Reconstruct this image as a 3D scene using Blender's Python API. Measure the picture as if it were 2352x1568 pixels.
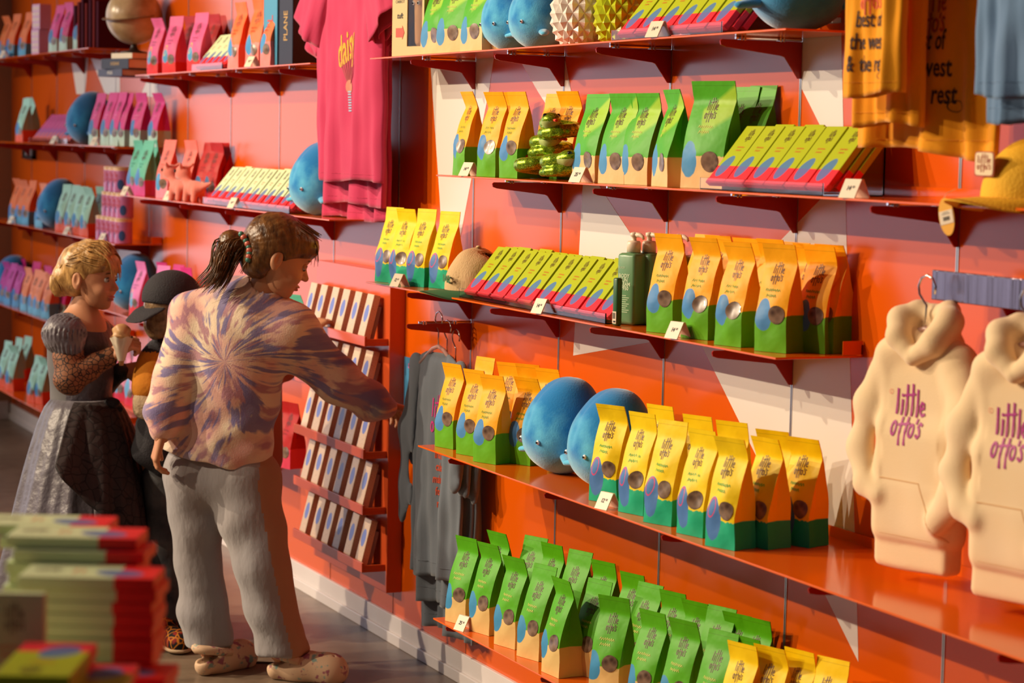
import bpy, bmesh, math, random
import numpy as np
from mathutils import Vector, Matrix
from mathutils.bvhtree import BVHTree
for _o in list(bpy.data.objects): bpy.data.objects.remove(_o)
scn = bpy.context.scene
COL = scn.collection
random.seed(7)
R = math.radians
PI = math.pi
# ------------------------------------------------------------ camera
cd = bpy.data.cameras.new('camera'); cam = bpy.data.objects.new('camera', cd); COL.objects.link(cam)
cd.sensor_width = 36.0; cd.lens = 5267.46/2352*36.0
cam.location = (0.0, -2.549, 1.585)
_f = Vector((-0.911491, 0.401838, -0.087802)); _r = Vector((0.401845, 0.915523, 0.018386)); _u = Vector((-0.087773, 0.018524, 0.995968))
cam.rotation_euler = Matrix((_r, _u, -_f)).transposed().to_euler()
cd.clip_start = 0.05; cd.clip_end = 60
cd.dof.use_dof = True; cd.dof.focus_distance = 5.7; cd.dof.aperture_fstop = 5.0
scn.camera = cam
CF = Vector((-0.915, 0.404, 0)); CR = Vector((0.404, 0.915, 0))
# ------------------------------------------------------------ world and lights
w = bpy.data.worlds.new('world'); scn.world = w; w.use_nodes = True
w.node_tree.nodes['Background'].inputs[0].default_value = (0.62, 0.55, 0.62, 1)
w.node_tree.nodes['Background'].inputs[1].default_value = 0.09
def spot(name, loc, tgt, energy, col, size=70, rad=0.04, blend=0.6):
    l = bpy.data.lights.new(name, 'SPOT'); l.energy = energy; l.color = col; l.spot_size = R(size); l.spot_blend = blend; l.shadow_soft_size = rad
    o = bpy.data.objects.new(name, l); COL.objects.link(o); o.location = loc
    o.rotation_euler = (Vector(tgt)-Vector(loc)).to_track_quat('-Z', 'Y').to_euler()
WARM = (1.0, 0.80, 0.56)
spot('track_spot', (-9.5, -6.4, 3.9), (-5.6, -0.3, 1.1), 1350, WARM, 78)
spot('track_spot', (-7.7, -4.8, 4.3), (-5.4, -0.3, 1.0), 1000, WARM, 78)
spot('track_spot', (-6.6, -6.4, 3.9), (-5.4, -0.3, 1.0), 1000, WARM, 74)
spot('track_spot', (-11.6, -5.6, 3.9), (-10.4, -0.2, 1.2), 800, WARM, 50, 0.04, 0.9)
spot('track_spot', (-5.4, -5.4, 4.1), (-4.0, -0.2, 1.1), 450, WARM, 56, 0.04, 0.9)
def area(name, loc, rot, sx, sy, energy, col):
    l = bpy.data.lights.new(name, 'AREA'); l.shape = 'RECTANGLE'; l.size = sx; l.size_y = sy; l.energy = energy; l.color = col
    o = bpy.data.objects.new(name, l); COL.objects.link(o); o.location = loc; o.rotation_euler = rot
scn.view_settings.view_transform = 'Standard'; scn.view_settings.look = 'None'
scn.view_settings.gamma = 1.0; scn.view_settings.use_curve_mapping = False
scn.view_settings.exposure = -0.24
# ------------------------------------------------------------ materials
MATS = {}
def srgb(h):
    c = [int(h[i:i+2], 16)/255 for i in (0, 2, 4)]
    return tuple((x/12.92 if x <= 0.04045 else ((x+0.055)/1.055)**2.4) for x in c) + (1.0,)
def mat(name, col, rough=0.5, metal=0.0, spec=0.5, sheen=0.0, trans=0.0, bump=None, var=None, coat=0.0, alpha=1.0, aniso=None):
    if name in MATS: return MATS[name]
    m = bpy.data.materials.new(name); m.use_nodes = True; nt = m.node_tree; b = nt.nodes['Principled BSDF']
    c = srgb(col) if isinstance(col, str) else tuple(col)+(1.0,)*(4-len(col))
    b.inputs['Base Color'].default_value = c; b.inputs['Roughness'].default_value = rough; b.inputs['Metallic'].default_value = metal
    b.inputs['Specular IOR Level'].default_value = spec; b.inputs['Sheen Weight'].default_value = sheen
    b.inputs['Transmission Weight'].default_value = trans; b.inputs['Coat Weight'].default_value = coat; b.inputs['Alpha'].default_value = alpha
    tc = nt.nodes.new('ShaderNodeTexCoord')
    if var:   # (scale, other colour, contrast)
        n = nt.nodes.new('ShaderNodeTexNoise'); n.inputs['Scale'].default_value = var[0]; n.inputs['Detail'].default_value = 3
        mp = nt.nodes.new('ShaderNodeMapping'); mp.inputs['Scale'].default_value = aniso or (1, 1, 1)
        nt.links.new(tc.outputs['Object'], mp.inputs[0]); nt.links.new(mp.outputs[0], n.inputs['Vector'])
        r = nt.nodes.new('ShaderNodeValToRGB'); k = var[2]
        r.color_ramp.elements[0].position = 0.5-k; r.color_ramp.elements[1].position = 0.5+k
        r.color_ramp.elements[0].color = c; r.color_ramp.elements[1].color = srgb(var[1])
        nt.links.new(n.outputs['Fac'], r.inputs[0]); nt.links.new(r.outputs[0], b.inputs['Base Color'])
    if bump:  # (scale, strength)
        n = nt.nodes.new('ShaderNodeTexNoise'); n.inputs['Scale'].default_value = bump[0]; n.inputs['Detail'].default_value = 4
        mp = nt.nodes.new('ShaderNodeMapping'); mp.inputs['Scale'].default_value = aniso or (1, 1, 1)
        nt.links.new(tc.outputs['Object'], mp.inputs[0]); nt.links.new(mp.outputs[0], n.inputs['Vector'])
        bp = nt.nodes.new('ShaderNodeBump'); bp.inputs['Strength'].default_value = bump[1]; bp.inputs['Distance'].default_value = 0.01
        nt.links.new(n.outputs['Fac'], bp.inputs['Height']); nt.links.new(bp.outputs[0], b.inputs['Normal'])
    MATS[name] = m; return m
class NT:
    "tiny helper for node maths"
    def __init__(s, name, rough=0.5, spec=0.5, sheen=0.0):
        s.m = bpy.data.materials.new(name); s.m.use_nodes = True; s.t = s.m.node_tree; s.b = s.t.nodes['Principled BSDF']
        s.b.inputs['Roughness'].default_value = rough; s.b.inputs['Specular IOR Level'].default_value = spec; s.b.inputs['Sheen Weight'].default_value = sheen
        s.tc = s.t.nodes.new('ShaderNodeTexCoord'); MATS[name] = s.m
    def f(s, op, a, b=0.0, c=None):
        n = s.t.nodes.new('ShaderNodeMath'); n.operation = op
        for i, v in enumerate((a, b) if c is None else (a, b, c)):
            if isinstance(v, (int, float)): n.inputs[i].default_value = v
            else: s.t.links.new(v, n.inputs[i])
        return n.outputs[0]
    def sep(s, v):
        n = s.t.nodes.new('ShaderNodeSeparateXYZ'); s.t.links.new(v, n.inputs[0]); return n.outputs
    def comb(s, x, y, z=0.0):
        n = s.t.nodes.new('ShaderNodeCombineXYZ')
        for i, v in enumerate((x, y, z)):
            if isinstance(v, (int, float)): n.inputs[i].default_value = v
            else: s.t.links.new(v, n.inputs[i])
        return n.outputs[0]
    def noise(s, v, scale, detail=2.0, out='Fac'):
        n = s.t.nodes.new('ShaderNodeTexNoise'); n.inputs['Scale'].default_value = scale; n.inputs['Detail'].default_value = detail
        s.t.links.new(v, n.inputs['Vector']); return n.outputs[out]
    def step(s, v, e, w=0.01):
        n = s.t.nodes.new('ShaderNodeMapRange'); n.inputs['From Min'].default_value = e-w; n.inputs['From Max'].default_value = e+w
        s.t.links.new(v, n.inputs['Value']); return n.outputs[0]
    def ell(s, x, y, cx, cy, rx, ry, ang=0.0, w=0.06):
        ca, sa = math.cos(ang), math.sin(ang)
        dx = s.f('SUBTRACT', x, cx); dy = s.f('SUBTRACT', y, cy)
        ax = s.f('DIVIDE', s.f('ADD', s.f('MULTIPLY', dx, ca), s.f('MULTIPLY', dy, sa)), rx)
        ay = s.f('DIVIDE', s.f('SUBTRACT', s.f('MULTIPLY', dy, ca), s.f('MULTIPLY', dx, sa)), ry)
        r2 = s.f('ADD', s.f('MULTIPLY', ax, ax), s.f('MULTIPLY', ay, ay))
        return s.f('SUBTRACT', 1.0, s.step(r2, 1.0, w))
    def mix(s, fac, a, b):
        n = s.t.nodes.new('ShaderNodeMix'); n.data_type = 'RGBA'
        s.t.links.new(fac, n.inputs[0])
        for i, v in ((6, a), (7, b)):
            if isinstance(v, str): n.inputs[i].default_value = srgb(v)
            elif isinstance(v, tuple): n.inputs[i].default_value = v
            else: s.t.links.new(v, n.inputs[i])
        return n.outputs[2]
    def color(s, c): s.t.links.new(c, s.b.inputs['Base Color'])
    def bump(s, h, strength=0.2, dist=0.01):
        bp = s.t.nodes.new('ShaderNodeBump'); bp.inputs['Strength'].default_value = strength; bp.inputs['Distance'].default_value = dist
        s.t.links.new(h, bp.inputs['Height']); s.t.links.new(bp.outputs[0], s.b.inputs['Normal'])
# ------------------------------------------------------------ mesh helpers
def tag(o, label=None, cat=None, group=None, kind=None):
    if label: o['label'] = label
    if cat: o['category'] = cat
    if group: o['group'] = group
    if kind: o['kind'] = kind
    return o
def link(name, data, parent=None, smooth=False):
    o = bpy.data.objects.new(name, data); COL.objects.link(o)
    if parent: o.parent = parent
    return o
def empty(name, loc=(0, 0, 0), rz=0.0, rx=0.0, ry=0.0):
    o = bpy.data.objects.new(name, None); COL.objects.link(o); o.location = loc; o.rotation_euler = (rx, ry, rz); o.empty_display_size = 0.05
    return o
def thing(name, label, cat, loc=(0, 0, 0), rz=0.0, group=None):
    return tag(empty(name, loc, rz), label, cat, group)
def mesh(name, vs, fs, mats, smooth=False, mi=None):
    me = bpy.data.meshes.new(name); me.from_pydata([tuple(v) for v in vs], [], [tuple(f) for f in fs])
    for m in (mats if isinstance(mats, (list, tuple)) else [mats]): me.materials.append(m)
    if mi is not None: me.polygons.foreach_set('material_index', np.array(mi, dtype=np.int32))
    if smooth: me.polygons.foreach_set('use_smooth', np.ones(len(me.polygons), dtype=bool))
    me.update(); return me
class MB:
    "collects simple solids into one mesh"
    def __init__(s): s.v = []; s.f = []; s.mi = []; s.M = Matrix.Identity(4)
    def add(s, vs, fs, mi=0):
        n = len(s.v); s.v += [tuple(s.M @ Vector(v)) for v in vs]; s.f += [tuple(i+n for i in f) for f in fs]; s.mi += [mi]*len(fs); return s
    def box(s, x0, x1, y0, y1, z0, z1, mi=0, bev=0.0):
        bm = bmesh.new(); bmesh.ops.create_cube(bm, size=1)
        for v in bm.verts: v.co = ((x0+x1)/2+v.co.x*(x1-x0), (y0+y1)/2+v.co.y*(y1-y0), (z0+z1)/2+v.co.z*(z1-z0))
        if bev: bmesh.ops.bevel(bm, geom=bm.edges[:], offset=bev, segments=2, affect='EDGES', profile=0.5)
        bm.verts.ensure_lookup_table(); s.add([v.co[:] for v in bm.verts], [[v.index for v in f.verts] for f in bm.faces], mi); bm.free(); return s
    def prism(s, pts, a0, a1, axis='x', mi=0):
        n = len(pts)
        def P(a, p): return {'x': (a, p[0], p[1]), 'y': (p[0], a, p[1]), 'z': (p[0], p[1], a)}[axis]
        vs = [P(a0, p) for p in pts]+[P(a1, p) for p in pts]
        fs = [tuple(range(n))[::-1], tuple(range(n, 2*n))]+[(i, (i+1) % n, n+(i+1) % n, n+i) for i in range(n)]
        s.add(vs, fs, mi); return s
    def tube(s, pts, rad, seg=10, mi=0, caps=True):
        pts = [Vector(p) for p in pts]; rr = rad if isinstance(rad, (list, tuple)) else [rad]*len(pts)
        vs = []; prev = None
        for i, p in enumerate(pts):
            d = (pts[min(i+1, len(pts)-1)]-pts[max(i-1, 0)]).normalized()
            if prev is None: a = d.orthogonal().normalized()
            else:
                a = prev-d*prev.dot(d); a = a.normalized() if a.length > 1e-6 else d.orthogonal().normalized()
            prev = a; b = d.cross(a)
            for k in range(seg):
                t = 2*PI*k/seg; vs.append(p+(a*math.cos(t)+b*math.sin(t))*rr[i])
        fs = [(i*seg+k, i*seg+(k+1) % seg, (i+1)*seg+(k+1) % seg, (i+1)*seg+k) for i in range(len(pts)-1) for k in range(seg)]
        if caps: fs += [tuple(range(seg))[::-1], tuple(range((len(pts)-1)*seg, len(pts)*seg))]
        s.add(vs, fs, mi); return s
    def lathe(s, prof, seg=24, mi=0, c=(0, 0)):
        vs = [(c[0]+r*math.cos(2*PI*k/seg), c[1]+r*math.sin(2*PI*k/seg), z) for r, z in prof for k in range(seg)]
        fs = [(i*seg+k, i*seg+(k+1) % seg, (i+1)*seg+(k+1) % seg, (i+1)*seg+k) for i in range(len(prof)-1) for k in range(seg)]
        fs += [tuple(range(seg))[::-1], tuple(range((len(prof)-1)*seg, len(prof)*seg))]
        s.add(vs, fs, mi); return s
    def data(s, name, mats, smooth=False): return mesh(name, s.v, s.f, mats, smooth, s.mi)
    def obj(s, name, mats, parent=None, smooth=False): return link(name, s.data(name, mats, smooth), parent)
def copy_tree(o, parent=None):
    c = o.copy(); COL.objects.link(c); c.parent = parent
    for ch in o.children: copy_tree(ch, c)
    return c
def strut(o, k='structure'): o['kind'] = k; return o
# text as flat 2D triangles (list of verts, faces) centred on 0
def text2d(txt, size=1.0, sx=1.0, bold=0.0, shear=0.0, space=1.0, line=1.0, res=2):
    cu = bpy.data.curves.new('t', 'FONT'); cu.body = txt; cu.size = size; cu.align_x = 'CENTER'; cu.align_y = 'CENTER'
    cu.offset = bold; cu.shear = shear; cu.resolution_u = res; cu.space_character = space; cu.space_line = line; cu.fill_mode = 'FRONT'
    o = bpy.data.objects.new('t', cu); COL.objects.link(o); bpy.context.view_layer.update()
    dg = bpy.context.evaluated_depsgraph_get(); me = o.evaluated_get(dg).to_mesh()
    vs = [(v.co.x*sx, v.co.y) for v in me.vertices]; fs = [tuple(p.vertices) for p in me.polygons]
    o.evaluated_get(dg).to_mesh_clear(); bpy.data.objects.remove(o); bpy.data.curves.remove(cu)
    return vs, fs
def merge2d(parts):
    V = []; F = []
    for (vs, fs), dx, dy in parts:
        n = len(V); V += [(x+dx, y+dy) for x, y in vs]; F += [tuple(i+n for i in f) for f in fs]
    return V, F
def disc2d(rx, ry, n=20, cx=0, cy=0, rings=3):
    V = [(cx, cy)]; F = []
    for r in range(1, rings+1):
        V += [(cx+rx*r/rings*math.cos(2*PI*k/n), cy+ry*r/rings*math.sin(2*PI*k/n)) for k in range(n)]
    for k in range(n): F.append((0, 1+k, 1+(k+1) % n))
    for r in range(rings-1):
        a = 1+r*n; b = a+n
        for k in range(n): F.append((a+k, b+k, b+(k+1) % n, a+(k+1) % n))
    return V, F
def scribble2d(wd, ht, n, th, seed=0):
    rnd = random.Random(seed); V = []; F = []
    pts = []
    for i in range(n+1):
        pts.append((-wd/2+wd*i/n, (ht/2 if i % 2 else -ht/2)*(0.6+0.4*rnd.random())))
    for (x0, y0), (x1, y1) in zip(pts[:-1], pts[1:]):
        k = len(V); V += [(x0-th, y0), (x0+th, y0), (x1+th, y1), (x1-th, y1)]; F.append((k, k+1, k+2, k+3))
    return V, F
def stroke2d(pts, w, closed=False):
    "one brush stroke as a strip of quads"
    P = [Vector((p[0], p[1])) for p in pts]; n = len(P); V = []; F = []
    for i, p in enumerate(P):
        a = P[(i-1) % n] if closed else P[max(i-1, 0)]; b = P[(i+1) % n] if closed else P[min(i+1, n-1)]
        d = (b-a).normalized(); q = Vector((-d.y, d.x))*w/2
        if not closed and i == 0: p = p-d*w*.35
        if not closed and i == n-1: p = p+d*w*.35
        V += [(p.x+q.x, p.y+q.y), (p.x-q.x, p.y-q.y)]
    for i in range(n if closed else n-1): j = (i+1) % n; F.append((2*i, 2*i+1, 2*j+1, 2*j))
    return V, F
def brushlogo(w=.085):
    "the hand-lettered two-line name on bags, boxes and clothes"
    S = []
    def L(x, y0, y1, lean=.02): S.append((stroke2d([(x, y0), (x+lean*.4, (y0+y1)/2), (x+lean, y1)], w), 0, 0))
    def T(x, y0, y1, c): L(x, y0, y1, .03); S.append((stroke2d([(x-.13, c-.02), (x+.15, c+.03)], w*.8), 0, 0))
    def O(x, y, rx, ry): S.append((stroke2d([(x+rx*math.cos(2*PI*i/12), y+ry*math.sin(2*PI*i/12)) for i in range(12)], w*.95, True), 0, 0))
    L(-.78, .12, .98); L(-.50, .10, .60); S.append((disc2d(w*.6, w*.6, 8, -.48, .78, 1), 0, 0)); T(-.22, .08, 1.16, .80); T(.12, .10, 1.20, .84); L(.44, .08, 1.02)
    S.append((stroke2d([(.62, .34), (.86, .40), (.84, .56), (.72, .60), (.63, .44), (.64, .24), (.76, .12), (.90, .18)], w), 0, 0))
    O(-.72, -.42, .13, .24); T(-.34, -.98, -.02, -.26); T(.0, -.96, .0, -.22); O(.34, -.44, .14, .22); S.append((stroke2d([(.60, -.02), (.57, -.16)], w*.9), 0, 0))
    S.append((stroke2d([(.92, -.20), (.80, -.14), (.72, -.26), (.86, -.42), (.90, -.56), (.78, -.66), (.68, -.58)], w), 0, 0))
    return merge2d(S)
def project(v2f, org, ax, ay, nrm, bvh, off=0.0006, name='print', mats=None, parent=None):
    "lay 2D art on a surface: rays from in front of it, along -nrm"
    org = Vector(org); ax = Vector(ax); ay = Vector(ay); nrm = Vector(nrm).normalized(); V = []
    last = 0.0
    for x, y in v2f[0]:
        p = org+ax*x+ay*y; hit = bvh.ray_cast(p+nrm*0.25, -nrm, 0.6)
        if hit[0] is not None: last = (hit[0]-p).dot(nrm)
        V.append(p+nrm*(last+off))
    me = mesh(name, V, v2f[1], mats); return link(name, me, parent)
def bvh_of(me): return BVHTree.FromPolygons([v.co[:] for v in me.vertices], [tuple(p.vertices) for p in me.polygons])
# ------------------------------------------------------------ distance-field modelling
def smin(a, b, k):
    if k <= 0: return np.minimum(a, b)
    h = np.clip(0.5+0.5*(b-a)/k, 0, 1); return b*(1-h)+a*h-k*h*(1-h)
def cone(a, b, ra, rb, k=0.02, sc=None): return ('c', np.array(a, float), np.array(b, float), ra, rb, k, sc)
def ell(c, r, k=0.02, rot=None): return ('e', np.array(c, float), np.array(r, float), rot, None, k, None)
def rbox(c, h, rr, k=0.02, rot=None): return ('b', np.array(c, float), np.array(h, float), rot, rr, k, None)
def cut(p): return ('-',)+p
def chain(pts, rads, k=0.02, sc=None): return [cone(pts[i], pts[i+1], rads[i], rads[i+1], k, sc) for i in range(len(pts)-1)]
def _eval(p, X, Y, Z):
    t = p[0]
    if t == 'c':
        a, b, ra, rb, sc = p[1], p[2], p[3], p[4], p[6]
        if sc is not None:   # flatten along unit vector sc[0] by factor sc[1]
            n, fct = np.array(sc[0], float), sc[1]
            dd = (X-a[0])*n[0]+(Y-a[1])*n[1]+(Z-a[2])*n[2]; g = (1/fct-1)*dd
            X = X+g*n[0]; Y = Y+g*n[1]; Z = Z+g*n[2]
            b = b+n*((b-a)@n)*(1/fct-1)
        ba = b-a; L2 = max(ba@ba, 1e-12)
        h = np.clip(((X-a[0])*ba[0]+(Y-a[1])*ba[1]+(Z-a[2])*ba[2])/L2, 0, 1)
        d = np.sqrt((X-a[0]-h*ba[0])**2+(Y-a[1]-h*ba[1])**2+(Z-a[2]-h*ba[2])**2)-(ra+(rb-ra)*h)
        return d*(sc[1] if sc is not None else 1.0)
    c = p[1]; x = X-c[0]; y = Y-c[1]; z = Z-c[2]
    if p[3] is not None:
        M = np.array(p[3], float); x, y, z = (M[0, 0]*x+M[1, 0]*y+M[2, 0]*z, M[0, 1]*x+M[1, 1]*y+M[2, 1]*z, M[0, 2]*x+M[1, 2]*y+M[2, 2]*z)
    r = p[2]
    if t == 'e':
        k0 = np.sqrt((x/r[0])**2+(y/r[1])**2+(z/r[2])**2)+1e-9; k1 = np.sqrt((x/r[0]**2)**2+(y/r[1]**2)**2+(z/r[2]**2)**2)+1e-9
        return k0*(k0-1)/k1
    rr = p[4]; qx = np.abs(x)-r[0]+rr; qy = np.abs(y)-r[1]+rr; qz = np.abs(z)-r[2]+rr
    return np.sqrt(np.maximum(qx, 0)**2+np.maximum(qy, 0)**2+np.maximum(qz, 0)**2)+np.minimum(np.maximum(qx, np.maximum(qy, qz)), 0)-rr
def _bb(p):
    if p[0] == 'c': m = max(p[3], p[4]); return np.minimum(p[1], p[2])-m, np.maximum(p[1], p[2])+m
    m = np.linalg.norm(p[2]) if p[3] is not None else p[2]
    return p[1]-m, p[1]+m
def sdf(prims, h, disp=None, cap=None):
    "prims -> (verts, quads) by surface nets"
    lo = np.min([_bb(p)[0] for p in prims if p[0] != '-'], 0)-3*h; hi = np.max([_bb(p)[1] for p in prims if p[0] != '-'], 0)+3*h
    if cap: lo = np.maximum(lo, cap[0]); hi = np.minimum(hi, cap[1])
    n = np.ceil((hi-lo)/h).astype(int)+1
    gx, gy, gz = [lo[i]+h*np.arange(n[i]) for i in range(3)]
    D = np.full(n, 0.2, np.float32)
    for p in prims:
        neg = p[0] == '-'; q = p[1:] if neg else p
        a, b = _bb(q); pad = q[5]+0.03
        i0 = np.maximum(((a-pad-lo)/h).astype(int), 0); i1 = np.minimum(((b+pad-lo)/h).astype(int)+2, n)
        if (i1 <= i0).any(): continue
        sl = tuple(slice(i0[i], i1[i]) for i in range(3))
        X, Y, Z = np.meshgrid(gx[sl[0]], gy[sl[1]], gz[sl[2]], indexing='ij')
        d = _eval(q, X, Y, Z)
        if neg: D[sl] = -smin(-D[sl], d, q[5])
        else: D[sl] = smin(D[sl], d, q[5])
    if disp is not None:
        X, Y, Z = np.meshgrid(gx, gy, gz, indexing='ij'); D = D+disp(X, Y, Z).astype(np.float32)
    for ax in range(3):
        s = [slice(None)]*3; s[ax] = 0; D[tuple(s)] = np.maximum(D[tuple(s)], h); s[ax] = -1; D[tuple(s)] = np.maximum(D[tuple(s)], h)
    S = D < 0; acc = np.zeros(tuple(n-1)+(3,)); cnt = np.zeros(tuple(n-1))
    def cor(A, o): return A[o[0]:A.shape[0]-1+o[0], o[1]:A.shape[1]-1+o[1], o[2]:A.shape[2]-1+o[2]]
    cs = [(i, j, k) for i in (0, 1) for j in (0, 1) for k in (0, 1)]
    for a in cs:
        for ax in range(3):
            if a[ax]: continue
            b = list(a); b[ax] = 1
            da, db = cor(D, a), cor(D, b); m = (da < 0) != (db < 0)
            t = np.where(m, da/np.where(m, da-db, 1), 0)
            for i in range(3):
                acc[..., i] += np.where(m, a[i]+(t if i == ax else 0), 0)
            cnt += m
    idx = -np.ones(cnt.shape, int); act = cnt > 0; idx[act] = np.arange(act.sum())
    ijk = np.argwhere(act); V = lo+h*(ijk+acc[act]/cnt[act][:, None])
    F = []
    for ax in range(3):
        o1, o2 = [(1, 2), (2, 0), (0, 1)][ax]
        A = np.moveaxis(S, (ax, o1, o2), (0, 1, 2)); I = np.moveaxis(idx, (ax, o1, o2), (0, 1, 2))
        s0 = A[:-1, 1:-1, 1:-1]; s1 = A[1:, 1:-1, 1:-1]; e = s0 != s1
        q = np.stack([I[:, :-1, :-1][:, :, :], I[:, 1:, :-1], I[:, 1:, 1:], I[:, :-1, 1:]], -1)[e]
        fl = s0[e]; q[~fl] = q[~fl][:, ::-1]; F.append(q)
    return V, np.concatenate(F)
def sdfmesh(name, prims, h, mats, disp=None, mi=None, cap=None):
    V, F = sdf(prims, h, disp, cap); me = mesh(name, V, F.tolist(), mats, True)
    if mi is not None:
        c = V[F].mean(1); me.polygons.foreach_set('material_index', mi(c).astype(np.int32))
    return me
def join_np(parts):
    V = []; F = []; n = 0
    for v, f in parts: V.append(np.asarray(v)); F.append(np.asarray(f)+n); n += len(v)
    return np.concatenate(V), np.concatenate(F)
def ordn(i): return ['first', 'second', 'third', 'fourth', 'fifth', 'sixth', 'seventh', 'eighth', 'ninth', 'tenth', 'eleventh', 'twelfth'][i]
# ------------------------------------------------------------ the room
S0 = -5.474; SP = 0.6
def seam(k): return S0+SP*k
n = NT('wall_orange', 0.21, 0.5)
n.color(n.mix(n.step(n.noise(n.tc.outputs['Object'], 0.8), 0.5, 0.4), (0.64, 0.092, 0.001, 1), (0.70, 0.105, 0.002, 1)))
WALLO = n.m
WALLW = mat('wall_white', (0.74, 0.69, 0.63), 0.32)
SHELF = mat('shelf_enamel', (0.76, 0.115, 0.003), 0.12, spec=0.5)
BRACK = mat('bracket_enamel', (0.36, 0.012, 0.006), 0.3)
CHROME = mat('chrome', (0.72, 0.70, 0.70), 0.12, 1.0)
ALU = mat('channel_aluminium', (0.55, 0.52, 0.50), 0.3, 0.9)
CLEAR = mat('clear_acrylic', (1, 1, 1), 0.03, trans=1.0)
MATS['clear_acrylic'].node_tree.nodes['Principled BSDF'].inputs['IOR'].default_value = 1.25
def wallprint():
    "wall and its white shapes: one mesh, the vinyl shapes 0.6 mm proud"
    b = MB()
    x0, x1, h = -12.6, -1.5, 3.6
    b.add([(x0, 0, 0), (x1, 0, 0), (x1, 0, h), (x0, 0, h), (x0, .12, 0), (x1, .12, 0), (x1, .12, h), (x0, .12, h)],
          [(0, 1, 2, 3), (5, 4, 7, 6), (4, 0, 3, 7), (1, 5, 6, 2), (3, 2, 6, 7), (4, 5, 1, 0)])
    for poly in [
    [(-6.4425, 1.9172), (-5.9463, 1.8987), (-5.9399, 1.826), (-5.9725, 1.721), (-6.0917, 1.4687), (-6.1846, 1.2587), (-6.2112, 1.1744), (-6.2853, 1.1568), (-6.334, 1.4128), (-6.4197, 1.7924)],
    [(-5.9002, 1.897), (-5.5303, 1.8833), (-5.4689, 1.7907), (-5.3371, 1.5253), (-5.3557, 1.5339), (-5.6391, 1.7135)],
    [(-5.3371, 1.5253), (-5.1268, 1.3947), (-5.0178, 1.3275), (-4.7394, 1.1401), (-4.9339, 1.1024), (-5.3837, 1.0263), (-5.3603, 1.3069), (-5.3492, 1.4534)],
    [(-4.2746, 1.855), (-4.1207, 1.8487), (-4.0883, 1.5251), (-4.2734, 1.708)],
    [(-4.0883, 1.5251), (-4.0801, 1.4721), (-4.0678, 1.3482), (-4.0368, 1.0765), (-4.0035, 0.7656), (-3.9877, 0.6389), (-3.9759, 0.5225), (-4.1179, 0.6407), (-4.4802, 0.9426), (-4.727, 1.1493), (-4.3372, 1.3778), (-4.1747, 1.4737)],
    [(-11.2778, 2.0971), (-10.8373, 2.0807), (-10.8094, 1.9367), (-10.8744, 1.7613), (-11.0511, 1.7631)],
    [(-10.8721, 1.9999), (-10.2481, 2.0588), (-10.2062, 1.9098), (-10.1962, 1.7542), (-10.473, 1.7571)],
    [(-9.7249, 1.8089), (-9.5455, 1.806), (-9.5442, 1.7345), (-9.8344, 1.7429)],
    [(-10.2995, 1.0522), (-9.9984, 1.0792), (-9.7711, 1.0641), (-9.7544, 0.9513), (-10.1133, 0.9287)]]:
        k = len(poly); vs = [(x, -0.0006, z) for x, z in poly]+[(x, 0, z) for x, z in poly]
        b.add(vs, [tuple(range(k))[::-1]]+[(i, (i+1) % k, k+(i+1) % k, k+i) for i in range(k)], 1)
    return b.obj('wall_right', [WALLO, WALLW])
strut(wallprint())
n = NT('polished_concrete', 0.34, 0.45)
_o = n.tc.outputs['Object']; _n1 = n.noise(_o, 1.3, 5); _n2 = n.noise(_o, 9, 6)
_c = n.mix(n.step(_n1, 0.5, 0.22), (0.15, 0.105, 0.072, 1), (0.26, 0.19, 0.135, 1))
_c = n.mix(n.f('MULTIPLY', n.step(_n2, 0.56, 0.12), 0.45), _c, (0.075, 0.048, 0.030, 1))
n.color(_c); n.bump(_n2, 0.05)
b = MB(); b.box(-12.7, 2.5, -10.5, 0.12, -0.05, 0); strut(b.obj('floor', n.m))
b = MB(); b.tube([(-6.62, -.62, .0012), (-6.52, -.50, .0012), (-6.46, -.38, .0012), (-6.42, -.24, .0012)], [.003, .005, .004, .002], 6); strut(b.obj('trim_floor_crack', mat('crack', (0.045, 0.028, 0.012), 0.8)))
b = MB(); b.box(-12.72, -12.6, -10.5, -9.4, 0, 3.6); b.box(-12.72, -12.6, -9.4, -0.62, 3.25, 3.6); b.box(-12.72, -12.6, -0.62, 0.12, 0, 3.6); b.box(-12.72, -12.6, -9.4, -0.62, 0, 0.12)
strut(b.obj('wall_end', mat('tan_paint', (0.40, 0.24, 0.13), 0.6)))
n = NT('daylight_glass', 0.3, 0.5); n.color(n.mix(n.noise(n.tc.outputs['Object'], 1.0), (.5, .5, .55, 1), (.5, .5, .55, 1)))
n.b.inputs['Emission Color'].default_value = (0.80, 0.84, 1.0, 1); n.b.inputs['Emission Strength'].default_value = 1.7
b = MB(); b.box(-12.66, -12.63, -9.4, -0.62, 0.12, 3.25); WIN = strut(b.obj('window_1', n.m))
b = MB()
for yy in (-9.4, -7.2, -5.0, -2.8, -0.66): b.box(-12.63, -12.59, yy, yy+.04, .12, 3.25)
b.box(-12.63, -12.59, -9.4, -.62, .12, .16); b.box(-12.63, -12.59, -9.4, -.62, 3.21, 3.25); b.obj('window_frame', mat('window_frame_paint', (.08, .07, .07), .4), WIN)
BASE = mat('baseboard_paint', (0.78, 0.73, 0.72), 0.25, var=(2.5, 'D0C4C2', 0.3))
b = MB(); b.box(-12.6, -1.6, -0.012, -0.0002, 0.034, 0.088, bev=0.0015); b.box(-12.6, -1.6, -0.02, -0.0002, 0, 0.034, bev=0.002)
strut(b.obj('baseboard_right', BASE))
b = MB(); b.box(-12.6, -12.585, -10, -0.02, 0, 0.1, bev=0.002); strut(b.obj('baseboard_end', BASE))
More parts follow.
